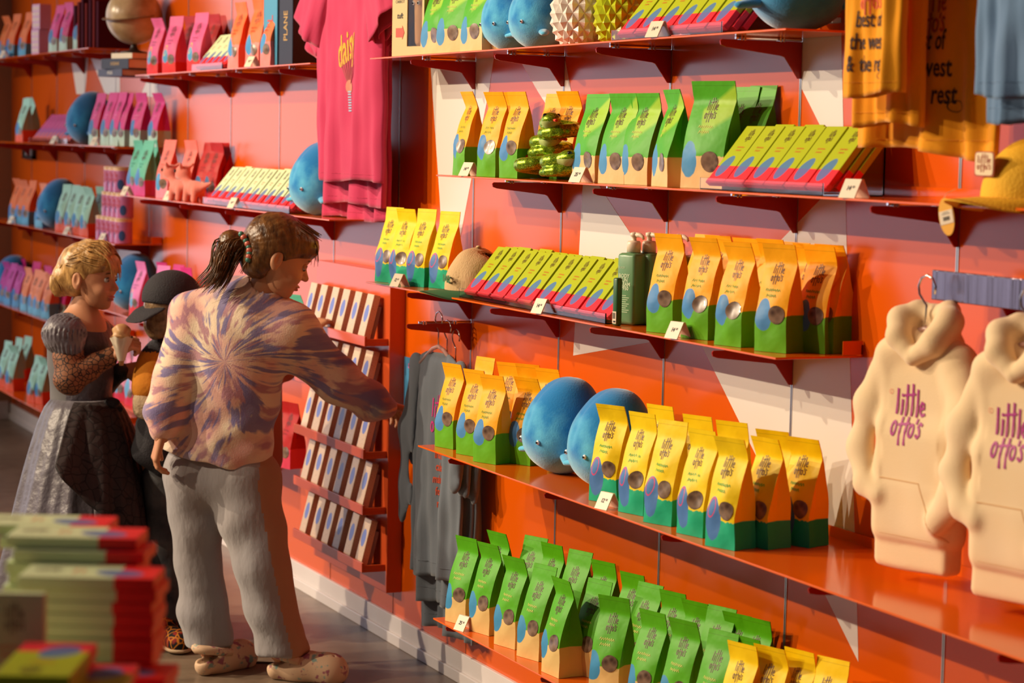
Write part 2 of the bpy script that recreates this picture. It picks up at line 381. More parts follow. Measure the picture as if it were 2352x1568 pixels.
for i, k in enumerate(range(-11, 5)):   # slotted uprights let into the wall at every panel joint
    x = seam(k); b = MB()
    lowz = 0.26 if k > -4 else 0.3
    b.box(x-.0045, x-.0012, -.0016, -.0001, lowz, 3.5); b.box(x+.0012, x+.0045, -.0016, -.0001, lowz, 3.5)
    b.box(x-.0012, x+.0012, -.0009, -.0001, 0.088, 3.5, 1)
    strut(b.obj('trim_%d' % (i+1), [ALU, mat('joint_dark', (0.05, 0.02, 0.015), 0.6)]))
# ------------------------------------------------------------ shelves
def bracket(root, k, z, dep, name='bracket'):
    x = seam(k); s = dep/0.208
    pr = [(-0.0002, 0), (-0.196*s, 0), (-0.2*s, -.004), (-0.198*s, -.012), (-0.186*s, -.016), (-.05*s, -.031), (-.042*s, -.034), (-.009, -.078), (-0.0002, -.078)]
    b = MB(); b.prism([(y, z-.012+q) for y, q in pr], x-.002, x+.002, 'x'); o = b.obj('bracket', BRACK, root)
    b = MB(); b.tube([(x+.004, -.165*s, z-.008), (x+.004, -.004, z-.008)], .0035, 8); b.obj('support_rod', CHROME, o)
    for y in (-.15*s, -.055*s):
        b = MB(); b.box(x-.005, x+.012, y-.006, y-.001, z-.014, z-.0045, bev=.001); b.box(x-.005, x+.012, y+.002, y+.007, z-.014, z-.0045, bev=.001); b.obj('clip', CHROME, o)
def shelf(label, x0, x1, z, dep, ks, lip=True):
    r = thing('wall_shelf', label, 'shelf', (0, 0, 0), group=None); r.location = ((x0+x1)/2, 0, z)
    ch0 = len(COL.objects)
    b = MB(); b.box(x0, x1, -dep, -.002, z-.0045, z, bev=.001)
    if lip: b.box(x0, x1, -.006, -.002, z, z+.022)
    o = b.obj('shelf_board', SHELF, r)
    e = MB(); e.box(x1-.003, x1, -.05, -.002, z+.001, z+.03, bev=.001); e.obj('end_stop', SHELF, r)
    for k in ks: bracket(r, k, z, dep)
    for c in r.children: c.matrix_parent_inverse = Matrix.Translation(r.location).inverted()
    return r
ZA, ZB, ZC, ZD, ZE = 1.815, 1.485, 1.157, 0.767, 0.325
ZL1, ZL2, ZL3, ZL4 = 1.814, 1.327, 0.829, 0.45
ZM1, ZM2, ZM3, ZM4, ZM5 = 1.948, 1.525, 1.117, 0.687, 0.31
dS, dD = 0.208, 0.323
shelf('top orange metal shelf holding plush whales and the white pineapple', -6.383, -3.99, ZA, dS, (-1, 0, 1, 2))
shelf('orange shelf holding the snakes, wide green bags and yellow cap', -5.846, -1.9, ZB, dS, (0, 1, 2, 3, 4, 5))
shelf('orange shelf holding the beige cap and green pump bottles', -6.396, -3.993, ZC, dS, (-1, 0, 1, 2))
shelf('deep glossy orange shelf with two plush whales, below the hoodies', -5.66, -1.9, ZD, dD, (0, 1, 2, 3, 4, 5))
shelf('lowest deep orange shelf crowded with tall green bags', -5.532, -1.9, ZE, dD, (0, 1, 2, 3, 4, 5))
shelf('top orange shelf of the middle section beside the pink t-shirts', -9.12, -6.93, ZL1, dS, (-6, -5, -4, -3))
shelf('middle section shelf with the pink plush dinosaurs and mint boxes', -9.368, -6.73, ZL2, dS, (-6, -5, -4, -3))
shelf('middle section shelf at head height of the boy in the black cap', -9.9, -7.6, ZL3, dS, (-7, -6, -5, -4))
shelf('lowest shelf directly behind the girl in the tie-dye sweatshirt', -10.0, -7.6, ZL4, dS, (-7, -6, -5, -4))
shelf('top shelf of the far left section, under the globe and dark red books', -12.5, -9.93, ZM1, dS, (-11, -10, -9, -8))
shelf('second shelf of the far left section with magenta boxes and a blue plush', -12.2, -9.45, ZM2, dS, (-11, -10, -9, -8, -7))
shelf('third shelf of the far left section with the stacked pink tins', -12.3, -9.45, ZM3, dS, (-11, -10, -9, -8, -7))
shelf('fourth far left shelf behind the girl with the ice cream', -12.5, -9.9, ZM4, dS, (-11, -10, -9, -8))
shelf('lowest shelf of the far left section with aqua bags', -12.5, -9.8, ZM5, dD, (-11, -10, -9, -8))
# lone bracket used as a hanging arm
r = thing('hanging_arm', 'dark red wall bracket without a shelf, with hangers hooked over it', 'bracket', (seam(-1), 0, 1.06))
bracket(r, -1, 1.068, dS)
for c in r.children:
    c.matrix_parent_inverse = Matrix.Translation(r.location).inverted()
# ------------------------------------------------------------ treat bags
LOGO = brushlogo(.095); LOGO = ([(x*.62, y*.84) for x, y in LOGO[0]], LOGO[1])
SCRIB = merge2d([(scribble2d(1.1, .20, 14, .020, 1), 0, .16), (scribble2d(.8, .20, 10, .020, 2), -.05, -.16)])
INK = mat('brown_ink', (0.10, 0.028, 0.010), 0.5)
def bagmat(key, top, bot, blob, tb=0.33, bx=-.44, by=.345, brx=.56, bry=.15, streak=None, ring=None, amp=.06, side=None):
    n = NT('bag_'+key, 0.5, 0.28); uv = n.sep(n.tc.outputs['UV']); s, t = uv[0], uv[1]
    wv = n.f('ADD', t, n.f('MULTIPLY', n.f('SUBTRACT', n.noise(n.comb(n.f('MULTIPLY', s, 1.3), 0.0), 3.0), 0.5), amp))
    c = n.mix(n.step(wv, tb, .004), bot, top)
    if streak:
        u2 = n.f('SUBTRACT', t, n.f('MULTIPLY', s, .16)); m = n.f('MULTIPLY', n.step(u2, .52, .03), n.f('SUBTRACT', 1.0, n.step(u2, .80, .02)))
        c = n.mix(n.f('MULTIPLY', m, n.step(n.f('ADD', s, n.f('MULTIPLY', t, 1.0)), .32, .05)), c, streak)
    wob = n.noise(n.comb(n.f('MULTIPLY', s, 1.0), n.f('MULTIPLY', t, 3.0)), 2.2)
    sx = n.f('ADD', s, n.f('MULTIPLY', n.f('SUBTRACT', wob, .5), .25))
    c = n.mix(n.ell(sx, t, bx, by, brx, bry, 0.0), c, blob)
    if ring:
        a = n.ell(s, t, bx-.1, by+.1, .30, .09, 0.1); i = n.ell(s, t, bx-.1, by+.1, .24, .075, 0.1)
        c = n.mix(n.f('SUBTRACT', a, i), c, ring)
    # brand-less seam line near the top
    ln = n.f('MULTIPLY', n.step(t, .955, .001), n.f('SUBTRACT', 1.0, n.step(t, .96, .001)))
    c = n.mix(n.f('MULTIPLY', ln, .35), c, (0.05, 0.04, 0.0, 1))
    n.color(c); n.bump(n.noise(n.tc.outputs['Object'], 14, 3), 0.35, 0.012); return n.m
def bag_surface(W, D0, H, seed):
    rnd = random.Random(seed); a1, a2, a3 = [rnd.uniform(0, 6.28) for _ in range(3)]; amp = rnd.uniform(.0012, .0026); lean = rnd.uniform(.004, .012); flip = (-.019, -.012, .004)[seed % 3]+rnd.uniform(-.003, .003); skew = rnd.uniform(-.006, .006)
    def prof(t):
        d = D0 if t < .3 else D0*(1-min(1, ((t-.3)/.52))**1.35)
        if t > .82: d = 0.0
        return d+.0022
    def F(side, s, t):
        w = W/2*(1-.03*math.sin(PI*min(t, .82)/.82)+(.02 if t > .84 else 0)); d = prof(t)
        c = lean*t*t+(max(0, t-.81)/.19)**1.1*flip
        e = math.sin(PI*min(1, t/.84))
        wr = amp*(math.sin(9*t+2.2*s+a1)+.7*math.sin(17*t-3*s+a2)+.5*math.sin(5*s+11*t+a3))*(.3+e)
        xs = skew*t
        if side == 'f': return (s*w+xs, -d/2+c-(.007*e*(1-s*s))+wr*(1-.5*s*s), t*H)
        if side == 'b': return (s*w+xs, d/2+c+.004*e*(1-s*s)+wr*.5, t*H)
        q = 1-abs(s); g = (.2+.8*min(1, t/.8))*min(d*.42, .017)*q if t < .84 else 0
        sg = 1 if side == 'r' else -1
        return (sg*(w-g)+xs, s*d/2+c, t*H)
    return F
TS = [0, .015, .06, .12, .18, .24, .3, .36, .42, .48, .54, .6, .66, .72, .77, .81, .84, .87, .91, .955, 1.0]
def bag_mesh(key, material, W, D0, H, seed):
    F = bag_surface(W, D0, H, seed); nf, ns = 9, 5; V = []; UV = []
    ring = [('f', -1+2*i/(nf-1)) for i in range(nf)]+[('r', -1+2*i/(ns-1)) for i in range(1, ns-1)]+[('b', 1-2*i/(nf-1)) for i in range(nf)]+[('l', 1-2*i/(ns-1)) for i in range(1, ns-1)]
    n = len(ring)
    for t in TS:
        for sd, s in ring:
            V.append(F(sd, s, t)); UV.append((s if sd == 'f' else 5+abs(s), t))
    m = len(TS); fs = [(i*n+k, i*n+(k+1) % n, (i+1)*n+(k+1) % n, (i+1)*n+k) for i in range(m-1) for k in range(n)]
    fs += [tuple(range(n))[::-1], tuple(range((m-1)*n, m*n))]
    me = mesh('bag_body_'+key, V, fs, material, True); uvl = me.uv_layers.new(name='UVMap')
    for p in me.polygons:
        ks = [me.loops[i].vertex_index % n for i in p.loop_indices]; front = all(k < nf for k in ks)
        for i, k in zip(p.loop_indices, ks):
            vi = me.loops[i].vertex_index; u, v = UV[vi]
            uvl.data[i].uv = (u if front else 6.0, v)
    if hasattr(me, 'set_sharp_from_angle'): me.set_sharp_from_angle(angle=R(38))
    return me, F
def onbag(v2f, F, cs, ct, size, W, H, off=.0007):
    return [(lambda p: (p[0], p[1]-off, p[2]))(F('f', max(-1, min(1, cs+x*size/(W/2))), min(1, ct+y*size/H))) for x, y in v2f[0]]
TREAT = {}
def treatmat(key, a, b_):
    if key in TREAT: return TREAT[key]
    n = NT('treat_'+key, 0.3, 0.5); v = n.t.nodes.new('ShaderNodeTexVoronoi'); v.inputs['Scale'].default_value = 75
    n.t.links.new(n.tc.outputs['Object'], v.inputs['Vector'])
    n.color(n.mix(n.step(v.outputs['Distance'], .5, .35), b_, a)); n.b.inputs['Coat Weight'].default_value = .15; TREAT[key] = n.m; return n.m
PROTO = {}
#  key: top, bottom, blob, size(W,D,H), opts, sub ink
BAGS = {
 'gold':   ('gold yellow bag with a grass green base', 'FFB000', '5FA812', '4A86BE', (.082, .060, .222), dict(tb=.34), '6FA01C'),
 'lemon':  ('lemon yellow bag with a teal base', 'F8D400', '1FB084', '4A78B4', (.082, .060, .222), dict(tb=.25, bx=-.48, by=.26, brx=.54, bry=.20, ring='D0487A'), '5FB83C'),
 'green':  ('grass green bag with a sand coloured base', '52A800', 'DDBB78', '3E8AB8', (.084, .066, .226), dict(tb=.31, bx=-.8, by=.30, brx=.62, bry=.15), 'C9D25A'),
 'meadow': ('wide green bag with a pale streak and sand coloured base', '4EAA1C', 'E2BE84', '4C8FC0', (.122, .062, .232), dict(tb=.30, bx=-.62, by=.27, brx=.42, bry=.17, streak='9EC832'), 'C9D25A'),
 'magenta': ('magenta bag with a pale aqua base', 'D02C86', 'B4D6CC', '3C7CBC', (.084, .06, .225), dict(tb=.30), 'F08CC0'),
 'rose':   ('pink bag with a red base and a yellow ring', 'E25A92', 'DC2424', '4C9AC8', (.084, .06, .225), dict(tb=.2, bx=-.45, by=.30, brx=.42, bry=.12, ring='D8C83C'), 'A04070'),
 'candy':  ('shiny orchid pink bag with a red base and a pale yellow ring', 'E67CC0', 'DC2C34', '5CAADC', (.084, .06, .225), dict(tb=.2, bx=-.45, by=.30, brx=.42, bry=.14, ring='D8C83C'), 'B060A0'),
 'tangerine': ('tangerine bag with a salmon pink base', 'F2703A', 'F0847C', '4690C8', (.086, .06, .235), dict(tb=.36, by=.33), 'D05020'),
 'rust':   ('burnt orange bag with a light blue base', 'D8681C', '4FA0CC', '3678BC', (.084, .06, .222), dict(tb=.30, by=.28), 'E09858'),
 'peach':  ('peach orange bag with a sky blue base', 'EE8A5C', '68B4DC', '4A8CCC', (.082, .06, .215), dict(tb=.34, by=.3), 'C06030'),
 'aqua':   ('aqua bag with an orange base', '9CD2C4', 'E8603C', '3C88C4', (.084, .06, .222), dict(tb=.27, by=.3), '78B0A4'),
 'teal':   ('turquoise bag with a magenta base', '63C2A6', 'D24C94', '4C84C8', (.084, .06, .225), dict(tb=.28, by=.34, bry=.16), '3C9880'),
 'salmon': ('salmon bag with a rose pink base', 'EE7468', 'EC8CA0', '4A98CC', (.086, .06, .228), dict(tb=.3, by=.28), 'C85048'),
 'red':    ('dark red bag', 'B01410', 'D8405C', '3C6CA0', (.086, .062, .225), dict(tb=.3, by=.28), '901008'),
 'purple': ('purple magenta bag with a blue base', 'B83C9C', '58A0D8', '3C78C0', (.080, .06, .215), dict(tb=.32, by=.3), 'E080D0'),
 'blush':  ('pale pink bag with blue artwork', 'EE9CC0', 'D83858', '6CB0E4', (.082, .06, .215), dict(tb=.3, by=.34, bry=.2), 'E05C8C'),
}
def make_bag(key, var):
    d = BAGS[key]; W, D, H = d[4]
    if key not in MATS.get('_b', {}): MATS.setdefault('_b', {})[key] = bagmat(key, d[1], d[2], d[3], **d[5])
    me, F = bag_mesh('%s_%d' % (key, var), MATS['_b'][key], W, D, H, hash_(key)*9+var)
    r = empty('treat_bag'); link('bag_body', me, r)
    sz = .0245*(W/.082)**.4
    link('logo', mesh('logo', onbag(LOGO, F, .0 if key != 'lemon' else -.1, .72, sz, W, H), LOGO[1], INK), r)
    link('flavour_text', mesh('flavour_text', onbag(SCRIB, F, -.05, .55, .036, W, H), SCRIB[1], mat('ink_'+key, d[6], .6)), r)
    wd = disc2d(.021/.021, 1.0); tm = treatmat('a', (0.24, 0.15, 0.10, 1), (0.07, 0.035, 0.025, 1))
    V = onbag(wd, F, .42, .35 if key in ('gold', 'lemon', 'green') else .25, .0192*(W/.082)**.4, W, H, .001)
    link('treat_window', mesh('treat_window', V, wd[1], tm, True), r)
    return r
def hash_(s): return sum(ord(c)*(i+3) for i, c in enumerate(s)) % 997
def bag(key, var, x, y, z, yaw, label, group=None, sc=1.0, corner=True, tilt=0.0):
    W = BAGS[key][4][0]*sc; D = BAGS[key][4][1]*sc
    if (key, var) not in PROTO: r = PROTO[(key, var)] = make_bag(key, var)
    else: r = copy_tree(PROTO[(key, var)])
    a = R(yaw)
    if corner: x += math.cos(a)*W/2-math.sin(a)*D/2; y += math.sin(a)*W/2+math.cos(a)*D/2
    r.location = (x, y, z); r.rotation_euler = (R(tilt), 0, a); r.scale = (sc, sc, sc*random.uniform(.985, 1.015))
    tag(r, label, 'bag', group); return r
for row in [
    ('lemon', 2, -6.3853, -0.1826, 1.1576, 15.532670098921075, 'lemon treat bag, first from left, front row, left of the beige cap', 'lemon bags left of the beige cap', 1.0),
    ('lemon', 1, -6.2847, -0.1763, 1.1576, 18.77116139339418, 'lemon treat bag, second from left, front row, left of the beige cap', 'lemon bags left of the beige cap', 1.0),
    ('lemon', 2, -6.1854, -0.16, 1.1576, 17.91219018052481, 'lemon treat bag, third from left, front row, left of the beige cap', 'lemon bags left of the beige cap', 1.0),
    ('lemon', 2, -6.0959, -0.125, 1.1576, 19.174031369701687, 'lemon treat bag behind the others left of the beige cap', None, 1.0),
    ('gold', 1, -4.6116, -0.1837, 1.1576, 18.6557514046143, 'gold treat bag, first from left, front row, right of the pump bottles', 'gold bags right of the pump bottles', 1.0),
    ('gold', 0, -4.451, -0.1809, 1.1576, 17.893847318821546, 'gold treat bag, second from left, front row, right of the pump bottles', 'gold bags right of the pump bottles', 1.0),
    ('gold', 0, -4.2807, -0.1904, 1.1576, 14.679235787918866, 'gold treat bag, third from left, front row, right of the pump bottles', 'gold bags right of the pump bottles', 1.0),
    ('gold', 1, -4.1354, -0.1755, 1.1576, 22.21067274719057, 'gold treat bag, fourth from left, front row, right of the pump bottles', 'gold bags right of the pump bottles', 1.0),
    ('gold', 1, -4.1077, -0.0949, 1.1576, 17.262565155415583, 'gold treat bag, fifth from left, front row, right of the pump bottles', 'gold bags right of the pump bottles', 1.0),
    ('gold', 2, -4.1477, -0.0032, 1.1576, 12.49598428665612, 'gold treat bag, sixth from left, front row, right of the pump bottles', 'gold bags right of the pump bottles', 1.0),
    ('gold', 2, -4.6363, -0.085, 1.1576, 13.300378802783088, 'gold treat bag, first from left, back row, right of the pump bottles', 'gold bags in the back row right of the pump bottles', 1.0),
    ('gold', 1, -4.5845, -0.07, 1.1576, 15.092453982666672, 'gold treat bag, second from left, back row, right of the pump bottles', 'gold bags in the back row right of the pump bottles', 1.0),
    ('gold', 1, -4.413, -0.095, 1.1576, 12.95762527414823, 'gold treat bag, third from left, back row, right of the pump bottles', 'gold bags in the back row right of the pump bottles', 1.0),
    ('gold', 0, -4.3243, -0.085, 1.1576, 12.83260451039342, 'gold treat bag, fourth from left, back row, right of the pump bottles', 'gold bags in the back row right of the pump bottles', 1.0),
    ('gold', 2, -4.2696, -0.07, 1.1576, 14.669014116825128, 'gold treat bag, fifth from left, back row, right of the pump bottles', 'gold bags in the back row right of the pump bottles', 1.0),
    ('gold', 0, -4.1877, -0.075, 1.1576, 12.010649173215208, 'gold treat bag, sixth from left, back row, right of the pump bottles', 'gold bags in the back row right of the pump bottles', 1.0),
    ('gold', 0, -4.1073, -0.07, 1.1576, 13.256738294970708, 'gold treat bag, seventh from left, back row, right of the pump bottles', 'gold bags in the back row right of the pump bottles', 1.0),
    ('gold', 0, -5.7818, -0.185, 1.4856, 0.7607626013049975, 'gold treat bag, first from left, front row, left of the snakes', 'gold bags left of the snakes', 1.0),
    ('gold', 0, -5.6141, -0.185, 1.4856, 14.234446592620811, 'gold treat bag, second from left, front row, left of the snakes', 'gold bags left of the snakes', 1.0),
    ('gold', 1, -5.4629, -0.185, 1.4856, 10.881908206409722, 'gold treat bag, third from left, front row, left of the snakes', 'gold bags left of the snakes', 1.0),
    ('gold', 0, -5.701, -0.1, 1.4856, 16.235340813224862, 'gold treat bag, first from left, back row, beside the snakes', 'gold bags in the back row of the second shelf', 1.0),
    ('gold', 2, -5.4597, -0.09, 1.4856, 14.754381174062766, 'gold treat bag, second from left, back row, beside the snakes', 'gold bags in the back row of the second shelf', 1.0),
    ('gold', 0, -5.3809, -0.08, 1.4856, 16.645856006527993, 'gold treat bag, third from left, back row, beside the snakes', 'gold bags in the back row of the second shelf', 1.0),
    ('meadow', 2, -5.0738, -0.16, 1.4856, 4.181274263556196, 'wide green bag, first from left, front row, right of the snakes', 'wide green bags right of the snakes', 0.92),
    ('meadow', 1, -4.8968, -0.175, 1.4856, 6.7927333871232065, 'wide green bag, second from left, front row, right of the snakes', 'wide green bags right of the snakes', 0.92),
    ('meadow', 1, -4.808, -0.165, 1.4856, 9.489440269736471, 'wide green bag, third from left, front row, right of the snakes', 'wide green bags right of the snakes', 0.92),
    ('meadow', 0, -4.6392, -0.165, 1.4856, -9.41712836630018, 'wide green bag, fourth from left, front row, right of the snakes', 'wide green bags right of the snakes', 0.94),
    ('meadow', 1, -4.4909, -0.17, 1.4856, 20.808154604616774, 'wide green bag, fifth from left, front row, right of the snakes', 'wide green bags right of the snakes', 1.0),
    ('green', 2, -4.4836, -0.09, 1.4856, 12.516847551020225, 'green treat bag, first from left, back row, behind the widest green bag', 'green bags behind the widest one', 1.0),
    ('green', 2, -4.4355, -0.075, 1.4856, 13.067605497286147, 'green treat bag, second from left, back row, behind the widest green bag', 'green bags behind the widest one', 1.0),
    ('gold', 1, -5.6282, -0.2866, 0.7676, 14.396134703306462, 'gold treat bag, first from left, front row, left of deep shelf whales', 'gold bags left of the plush whales', 1.0),
    ('gold', 1, -5.479, -0.2864, 0.7676, 16.911108447882427, 'gold treat bag, second from left, front row, left of deep shelf whales', 'gold bags left of the plush whales', 1.0),
    ('gold', 1, -5.3321, -0.3, 0.7676, 21.17851884584694, 'gold treat bag, third from left, front row, left of deep shelf whales', 'gold bags left of the plush whales', 1.0),
    ('gold', 0, -5.286, -0.2258, 0.7676, 21.887310317421182, 'gold treat bag, fourth from left, front row, left of deep shelf whales', 'gold bags left of the plush whales', 1.0),
    ('gold', 2, -5.8032, -0.13, 0.7676, 15.056720482870977, 'gold treat bag, first from left, back row, left of deep shelf whales', 'gold bags in the back row left of the plush whales', 1.0),
    ('gold', 1, -5.6371, -0.12, 0.7676, 26.850597378865412, 'gold treat bag, second from left, back row, left of deep shelf whales', 'gold bags in the back row left of the plush whales', 1.0),
    ('gold', 0, -5.5597, -0.1, 0.7676, 26.695322860023158, 'gold treat bag, third from left, back row, left of deep shelf whales', 'gold bags in the back row left of the plush whales', 1.0),
    ('gold', 1, -5.454, -0.09, 0.7676, 22.06928533632878, 'gold treat bag, fourth from left, back row, left of deep shelf whales', 'gold bags in the back row left of the plush whales', 1.0),
    ('lemon', 0, -4.6746, -0.2885, 0.7676, 24.294395675707086, 'lemon treat bag, first from left, front row, right of deep shelf whales', 'lemon bags right of the plush whales', 1.0),
    ('lemon', 1, -4.5102, -0.2956, 0.7676, 16.197106855051164, 'lemon treat bag, second from left, front row, right of deep shelf whales', 'lemon bags right of the plush whales', 1.0),
    ('lemon', 2, -4.3678, -0.3053, 0.7676, 20.0474045727735, 'lemon treat bag, third from left, front row, right of deep shelf whales', 'lemon bags right of the plush whales', 1.0),
    ('lemon', 1, -4.2228, -0.3011, 0.7676, 14.28036271219365, 'lemon treat bag, fourth from left, front row, right of deep shelf whales', 'lemon bags right of the plush whales', 1.0),
    ('lemon', 0, -4.07, -0.3154, 0.7676, 17.74227818646341, 'lemon treat bag, fifth from left, front row, right of deep shelf whales', 'lemon bags right of the plush whales', 1.0),
    ('lemon', 0, -4.0606, -0.2365, 0.7676, 11.714123342442651, 'lemon treat bag, sixth from left, front row, right of deep shelf whales', 'lemon bags right of the plush whales', 1.0),
    ('lemon', 0, -4.0504, -0.1551, 0.7676, 19.577931917585126, 'lemon treat bag, seventh from left, front row, right of deep shelf whales', 'lemon bags right of the plush whales', 1.0),
    ('lemon', 1, -4.6294, -0.19, 0.7676, 17.06629087831807, 'lemon treat bag, first from left, back row, right of deep shelf whales', 'lemon bags in the back row right of the plush whales', 1.0),
    ('lemon', 1, -4.4331, -0.2, 0.7676, 20.356266551823996, 'lemon treat bag, second from left, back row, right of deep shelf whales', 'lemon bags in the back row right of the plush whales', 1.0),
    ('lemon', 1, -4.2972, -0.19, 0.7676, 23.653618088193973, 'lemon treat bag, third from left, back row, right of deep shelf whales', 'lemon bags in the back row right of the plush whales', 1.0),
    ('lemon', 0, -4.1509, -0.17, 0.7676, 24.53858022757164, 'lemon treat bag, fourth from left, back row, right of deep shelf whales', 'lemon bags in the back row right of the plush whales', 1.0),
    ('green', 1, -5.4855, -0.3068, 0.3256, 17.15816591512548, 'green treat bag, first from left, front row, on the lowest shelf', 'green bags in the front row of the lowest shelf', 1.0),
    ('green', 0, -5.3566, -0.2926, 0.3256, 14.59786011036337, 'green treat bag, second from left, front row, on the lowest shelf', 'green bags in the front row of the lowest shelf', 1.0),
    ('green', 0, -5.1903, -0.2945, 0.3256, 15.250900358292782, 'green treat bag, third from left, front row, on the lowest shelf', 'green bags in the front row of the lowest shelf', 1.0),
    ('green', 2, -5.0514, -0.2938, 0.3256, 15.664965228555745, 'green treat bag, fourth from left, front row, on the lowest shelf', 'green bags in the front row of the lowest shelf', 1.0),
    ('green', 0, -4.8797, -0.305, 0.3256, 5.039757159755068, 'green treat bag, fifth from left, front row, on the lowest shelf', 'green bags in the front row of the lowest shelf', 1.0),
    ('green', 2, -4.8489, -0.2439, 0.3256, 15.270864222589434, 'green treat bag, sixth from left, front row, on the lowest shelf', 'green bags in the front row of the lowest shelf', 1.0),
    ('green', 1, -4.6435, -0.2941, 0.3256, 29.115794985747335, 'green treat bag, seventh from left, front row, on the lowest shelf', 'green bags in the front row of the lowest shelf', 1.0),
    ('green', 1, -4.4943, -0.2707, 0.3256, 15.06486665302993, 'green treat bag, eighth from left, front row, on the lowest shelf', 'green bags in the front row of the lowest shelf', 1.0),
    ('green', 0, -4.3664, -0.255, 0.3256, 17.760834611156646, 'green treat bag, ninth from left, front row, on the lowest shelf', 'green bags in the front row of the lowest shelf', 1.0),
    ('green', 2, -4.2294, -0.2528, 0.3256, 18.135047524093252, 'green treat bag, tenth from left, front row, on the lowest shelf', 'green bags in the front row of the lowest shelf', 1.0),
    ('green', 1, -4.1774, -0.2129, 0.3256, 14.969176786547697, 'green treat bag, eleventh from left, front row, on the lowest shelf', 'green bags in the front row of the lowest shelf', 1.0),
    ('green', 0, -5.5126, -0.2, 0.3256, 12.485749393106957, 'green treat bag, first from left, back row, on the lowest shelf', 'green bags in the back row of the lowest shelf', 1.0),
    ('green', 2, -5.4253, -0.15, 0.3256, 20.201184448165005, 'green treat bag, second from left, back row, on the lowest shelf', 'green bags in the back row of the lowest shelf', 1.0),
    ('green', 1, -5.3135, -0.14, 0.3256, 15.190958897948411, 'green treat bag, third from left, back row, on the lowest shelf', 'green bags in the back row of the lowest shelf', 1.0),
    ('green', 2, -5.1954, -0.13, 0.3256, 18.56376132415978, 'green treat bag, fourth from left, back row, on the lowest shelf', 'green bags in the back row of the lowest shelf', 1.0),
    ('green', 1, -5.0543, -0.12, 0.3256, 17.733990608943987, 'green treat bag, fifth from left, back row, on the lowest shelf', 'green bags in the back row of the lowest shelf', 1.0),
    ('green', 1, -4.8947, -0.12, 0.3256, 15.873774113761211, 'green treat bag, sixth from left, back row, on the lowest shelf', 'green bags in the back row of the lowest shelf', 1.0),
    ('green', 2, -4.7502, -0.16, 0.3256, 15.196327319815655, 'green treat bag, seventh from left, back row, on the lowest shelf', 'green bags in the back row of the lowest shelf', 1.0),
    ('green', 1, -4.6476, -0.14, 0.3256, 17.00511176161897, 'green treat bag, eighth from left, back row, on the lowest shelf', 'green bags in the back row of the lowest shelf', 1.0),
    ('green', 0, -4.5432, -0.13, 0.3256, 15.78343096291872, 'green treat bag, ninth from left, back row, on the lowest shelf', 'green bags in the back row of the lowest shelf', 1.0),
    ('green', 2, -4.4592, -0.13, 0.3256, 18.38428567125493, 'green treat bag, tenth from left, back row, on the lowest shelf', 'green bags in the back row of the lowest shelf', 1.0),
    ('green', 0, -4.4025, -0.1, 0.3256, 18.782395760558366, 'green treat bag, eleventh from left, back row, on the lowest shelf', 'green bags in the back row of the lowest shelf', 1.0),
    ('green', 1, -4.331, -0.1, 0.3256, 15.639783658183553, 'green treat bag, twelfth from left, back row, on the lowest shelf', 'green bags in the back row of the lowest shelf', 1.0),
    ('lemon', 1, -4.1375, -0.24, 0.3256, 16.237985766645313, 'lemon treat bag, first from left, bottom picture edge, lowest shelf', 'lemon bags on the lowest shelf', 1.0),
    ('lemon', 0, -4.0845, -0.2, 0.3256, 19.068403382032177, 'lemon treat bag, second from left, bottom picture edge, lowest shelf', 'lemon bags on the lowest shelf', 1.0),
    ('lemon', 1, -4.0403, -0.16, 0.3256, 14.847214450828204, 'lemon treat bag, third from left, bottom picture edge, lowest shelf', 'lemon bags on the lowest shelf', 1.0),
    ('lemon', 2, -3.9603, -0.14, 0.3256, 19.113516025362458, 'lemon treat bag, fourth from left, bottom picture edge, lowest shelf', 'lemon bags on the lowest shelf', 1.0),
    ('meadow', 2, -6.0856, -0.165, 1.8156, 7.72123993754974, 'wide green bag, first from left, on the top shelf right of the toy box', 'wide green bags on the top shelf', 0.95),
    ('meadow', 1, -5.9196, -0.185, 1.8156, 15.133034276791141, 'wide green bag, second from left, on the top shelf right of the toy box', 'wide green bags on the top shelf', 0.95),
    ('meadow', 1, -5.7675, -0.175, 1.8156, 7.87425470087091, 'wide green bag, third from left, on the top shelf right of the toy box', 'wide green bags on the top shelf', 0.95),
    ('meadow', 1, -5.7325, -0.14, 1.8156, 9.820484954288128, 'wide green bag, fourth from left, on the top shelf right of the toy box', 'wide green bags on the top shelf', 0.95),
    ('rose', 0, -9.0195, -0.185, 1.8146, 14.675362097188863, 'pink treat bag, first from left, front row, top middle shelf', 'pink bags on the top middle shelf', 1.0),
    ('rose', 2, -8.7882, -0.185, 1.8146, 21.758895300897787, 'pink treat bag, second from left, front row, top middle shelf', 'pink bags on the top middle shelf', 1.0),
    ('rose', 2, -8.4514, -0.18, 1.8146, 19.622866995602358, 'pink treat bag, third from left, front row, top middle shelf', 'pink bags on the top middle shelf', 1.0),
    ('red', 1, -8.839, -0.11, 1.8146, 13.08072178464252, 'dark red bag, first from left, behind the pink bags, top middle shelf', 'dark red bags behind the pink bags', 1.0),
    ('red', 1, -8.5417, -0.1, 1.8146, 13.633860804819115, 'dark red bag, second from left, behind the pink bags, top middle shelf', 'dark red bags behind the pink bags', 1.0),
    ('red', 2, -8.6029, -0.06, 1.8146, 17.20432084066381, 'dark red bag, third from left, behind the pink bags, top middle shelf', 'dark red bags behind the pink bags', 1.0),
    ('tangerine', 1, -7.9068, -0.185, 1.8146, 9.378652756781396, 'tangerine bag, first from left, left of the sky blue book', 'tangerine bags', 1.0),
    ('tangerine', 1, -7.6979, -0.185, 1.8146, 16.167580496705366, 'tangerine bag, second from left, left of the sky blue book', 'tangerine bags', 1.0),
